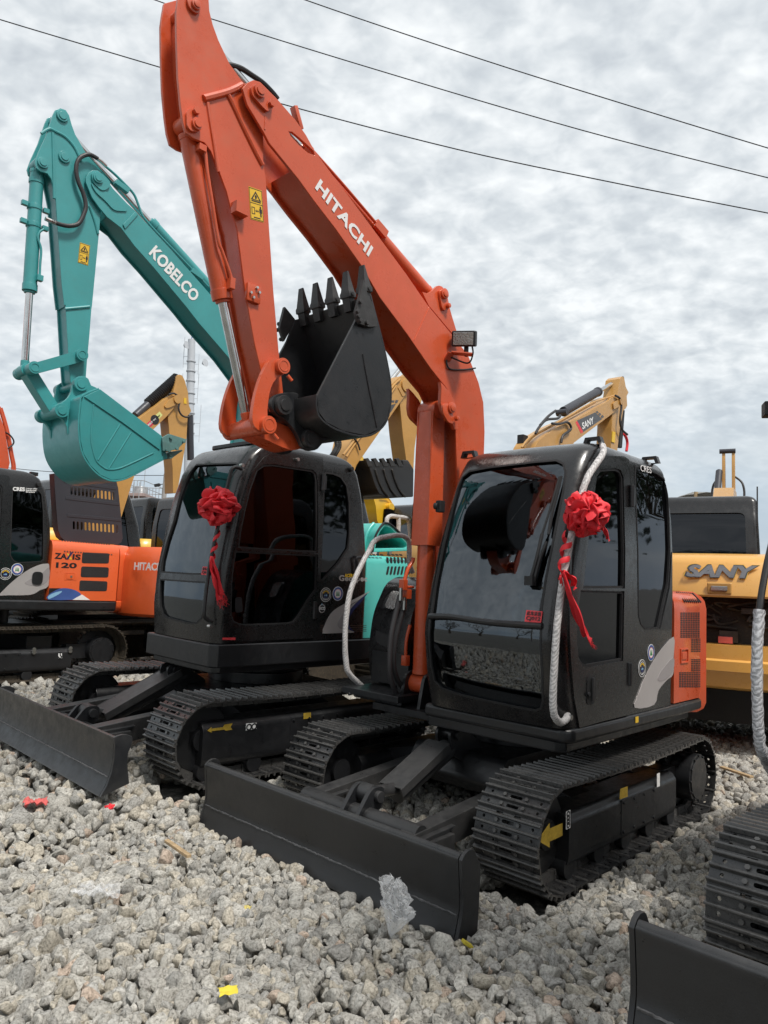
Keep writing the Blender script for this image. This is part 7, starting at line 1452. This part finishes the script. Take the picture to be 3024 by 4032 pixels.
def scatter():
    frs = [(FA, 1.135, .45, -1.34, 1.60), (FB, 1.15, .45, -1.36, 1.58), (FE, 1.135, .45, -1.34, 1.60), (FC, 1.245, .5, -1.8, 1.8)]
    VV, FF_, TT, off = [], [], [], 0
    rg = np.random.default_rng(11)
    for (d0, d1, sp, r0, r1, sub, nv, zo, prob) in ((1.9, 5.2, .085, .04, .062, 2, 14, -.07, 1.), (1.9, 5.2, .043, .016, .038, 3, 30, -.018, .97), (1.9, 5.0, .14, .030, .046, 3, 26, .0, .4), (5.2, 10, .12, .05, .08, 1, 10, -.075, 1.), (5.2, 10, .054, .022, .045, 2, 26, -.012, .97), (10, 20, .095, .036, .064, 1, 20, -.02, 1.)):
        vs, T = rock_variants(sub, nv, int(sub*10+r0*1000)); X, Y = np.meshgrid(np.arange(-13, 13, sp), np.arange(d0*.8, d1, sp)); X = X.ravel(); Y = Y.ravel()
        X = X+rg.uniform(-.5, .5, X.size)*sp; Y = Y+rg.uniform(-.5, .5, Y.size)*sp; D = np.hypot(X, Y); k = (D >= d0) & (D < d1) & (np.abs(X) < .72*Y+.3) & (rg.random(X.size) < prob); X, Y = X[k], Y[k]
        k = np.ones(X.size, bool)
        for fr, W_, sw, xa, xb in frs:
            o = np.array(fr.o)[:2]; ex = np.array(fr.R.col[0])[:2]; ey = np.array(fr.R.col[1])[:2]; lx = (X-o[0])*ex[0]+(Y-o[1])*ex[1]; ly = (X-o[0])*ey[0]+(Y-o[1])*ey[1]
            k &= ~((lx > xa-.02) & (lx < xb-.02) & (np.abs(ly) > W_-sw-.02) & (np.abs(ly) < W_+.035) & (abs(zo) < 1))
            k &= ~((lx > 2.12) & (lx < 2.33) & (np.abs(ly) < 1.16) & (zo > -.05))
        X, Y = X[k], Y[k]; n = X.size; r = r0+(r1-r0)*rg.random(n)**1.6; Z = gh(X, Y)+zo+rg.uniform(-.018, .016, n)
        q = rg.normal(0, 1, (n, 4)); q /= np.linalg.norm(q, axis=1)[:, None]; w, x, y, z = q.T
        Rm = np.stack([1-2*(y*y+z*z), 2*(x*y-z*w), 2*(x*z+y*w), 2*(x*y+z*w), 1-2*(x*x+z*z), 2*(y*z-x*w), 2*(x*z-y*w), 2*(y*z+x*w), 1-2*(x*x+y*y)], 1).reshape(n, 3, 3)*r[:, None, None]
        vi = rg.integers(0, nv, n); base = np.array(vs)[vi]
        P = np.einsum('nij,nvj->nvi', Rm, base)+np.stack([X, Y, Z], 1)[:, None, :]
        g = rg.normal(1, .10, n); hue = rg.random(n); t = np.ones((n, 3)); t[hue > .75] = (1.05, 1.0, .92); t[hue > .975] = (1.10, .92, .82); t[hue < .22] = (.88, .89, .91); t[hue < .04] = (.68, .68, .69); t *= g[:, None]
        nvt = base.shape[1]; VV.append(P.reshape(-1, 3)); TT.append(np.repeat(t, nvt, 0)); FF_.append((T[None]+(np.arange(n)*nvt)[:, None, None]+off).reshape(-1, 3)); off += n*nvt
    V = np.concatenate(VV).astype(np.float32); Fc = np.concatenate(FF_).astype(np.int32); T = np.clip(np.concatenate(TT), 0, 1.6).astype(np.float32)
    me = bpy.data.meshes.new('gravel'); me.vertices.add(len(V)); me.vertices.foreach_set('co', V.ravel()); me.loops.add(len(Fc)*3); me.loops.foreach_set('vertex_index', Fc.ravel()); me.polygons.add(len(Fc)); me.polygons.foreach_set('loop_start', np.arange(0, len(Fc)*3, 3, dtype=np.int32)); me.update(calc_edges=True)
    a = me.attributes.new('tint', 'FLOAT_COLOR', 'POINT'); a.data.foreach_set('color', np.concatenate([T, np.ones((len(T), 1), np.float32)], 1).ravel())
    o = link('gravel', me, stone_mat('crushed_stone', True)); tag(o, 'coarse grey crushed stone covering the whole yard', 'gravel', kind='stuff'); print('gravel tris', len(Fc))
scatter()
# ------------------------------------------------------------------ sky and sun
SUN_EL, SUN_AZ = math.radians(58), math.radians(142)            # azimuth from +Y towards +X
w = bpy.data.worlds.new('World'); sc.world = w; w.use_nodes = True; nt = w.node_tree; N = nt.nodes; L = nt.links; bg = N['Background']
sk = N.new('ShaderNodeTexSky'); sk.sky_type = 'NISHITA'; sk.sun_disc = False; sk.sun_elevation = SUN_EL; sk.sun_rotation = SUN_AZ; sk.air_density = 1.4; sk.dust_density = 2.5
tc = N.new('ShaderNodeTexCoord'); sx = N.new('ShaderNodeSeparateXYZ'); L.new(tc.outputs['Generated'], sx.inputs[0])
def mth(op, a, b=None):
    n = N.new('ShaderNodeMath'); n.operation = op
    for i, v in enumerate((a, b)):
        if v is None: continue
        if isinstance(v, (int, float)): n.inputs[i].default_value = v
        else: L.new(v, n.inputs[i])
    return n.outputs[0]
zz_ = mth('ADD', mth('MAXIMUM', sx.outputs['Z'], 0.), .36); cx = mth('DIVIDE', sx.outputs['X'], zz_); cy = mth('DIVIDE', sx.outputs['Y'], zz_)
cb_ = N.new('ShaderNodeCombineXYZ'); L.new(cx, cb_.inputs[0]); L.new(cy, cb_.inputs[1]); mp = N.new('ShaderNodeMapping'); mp.inputs['Rotation'].default_value = (0, 0, math.radians(24)); mp.inputs['Scale'].default_value = (1.0, 1.2, 1); L.new(cb_.outputs[0], mp.inputs['Vector'])
def nz(scale, det, rough, dist, vec=None):
    n = N.new('ShaderNodeTexNoise'); n.inputs['Scale'].default_value = scale; n.inputs['Detail'].default_value = det; n.inputs['Roughness'].default_value = rough; n.inputs['Distortion'].default_value = dist; L.new(vec or mp.outputs['Vector'], n.inputs['Vector']); return n.outputs['Fac']
n1 = nz(15., 3, .5, .45); n2 = nz(2.7, 4, .55, .5); n3 = nz(32., 3, .5, .3)
s = mth('ADD', mth('ADD', mth('MULTIPLY', n1, .58), mth('MULTIPLY', n2, .62)), mth('MULTIPLY', n3, .34))
rp = N.new('ShaderNodeValToRGB'); e = rp.color_ramp.elements; e[0].position = .57; e[0].color = (5.25, 5.65, 6.0, 1); e[1].position = .94; e[1].color = (8.9, 9.15, 9.2, 1); x = e.new(.72); x.color = (6.5, 6.9, 7.15, 1); L.new(s, rp.inputs['Fac'])
# thinner, bluer veil low down
hz = N.new('ShaderNodeMapRange'); hz.inputs['From Min'].default_value = .04; hz.inputs['From Max'].default_value = .34; hz.interpolation_type = 'SMOOTHSTEP'; L.new(sx.outputs['Z'], hz.inputs['Value'])
n4 = nz(2.2, 5, .55, .4); rl_ = N.new('ShaderNodeValToRGB'); e = rl_.color_ramp.elements; e[0].position = .36; e[0].color = (4.4, 5.3, 6.2, 1); e[1].position = .66; e[1].color = (6.3, 6.9, 7.3, 1); L.new(n4, rl_.inputs['Fac'])
mx = N.new('ShaderNodeMix'); mx.data_type = 'RGBA'; L.new(hz.outputs['Result'], mx.inputs['Factor']); L.new(rl_.outputs['Color'], mx.inputs['A']); L.new(rp.outputs['Color'], mx.inputs['B'])
m2 = N.new('ShaderNodeMix'); m2.data_type = 'RGBA'; m2.inputs['Factor'].default_value = .90; L.new(sk.outputs['Color'], m2.inputs['A']); L.new(mx.outputs['Result'], m2.inputs['B']); L.new(m2.outputs['Result'], bg.inputs['Color']); bg.inputs['Strength'].default_value = .096
sd = bpy.data.lights.new('sun', 'SUN'); sd.energy = 2.8; sd.angle = math.radians(10); sd.color = (1, .96, .9); so = bpy.data.objects.new('sun', sd); COL.objects.link(so)
dv = Vector((math.sin(SUN_AZ)*math.cos(SUN_EL), math.cos(SUN_AZ)*math.cos(SUN_EL), math.sin(SUN_EL))); so.rotation_euler = dv.to_track_quat('Z', 'Y').to_euler()
vs_ = sc.view_settings; vs_.view_transform = 'Standard'; vs_.look = 'None'; vs_.gamma = 1; vs_.exposure = .3; vs_.use_curve_mapping = False
sc.cycles.max_bounces = 8; sc.cycles.transparent_max_bounces = 16; sc.cycles.glossy_bounces = 4; sc.cycles.diffuse_bounces = 3; sc.cycles.caustics_reflective = False; sc.cycles.caustics_refractive = False
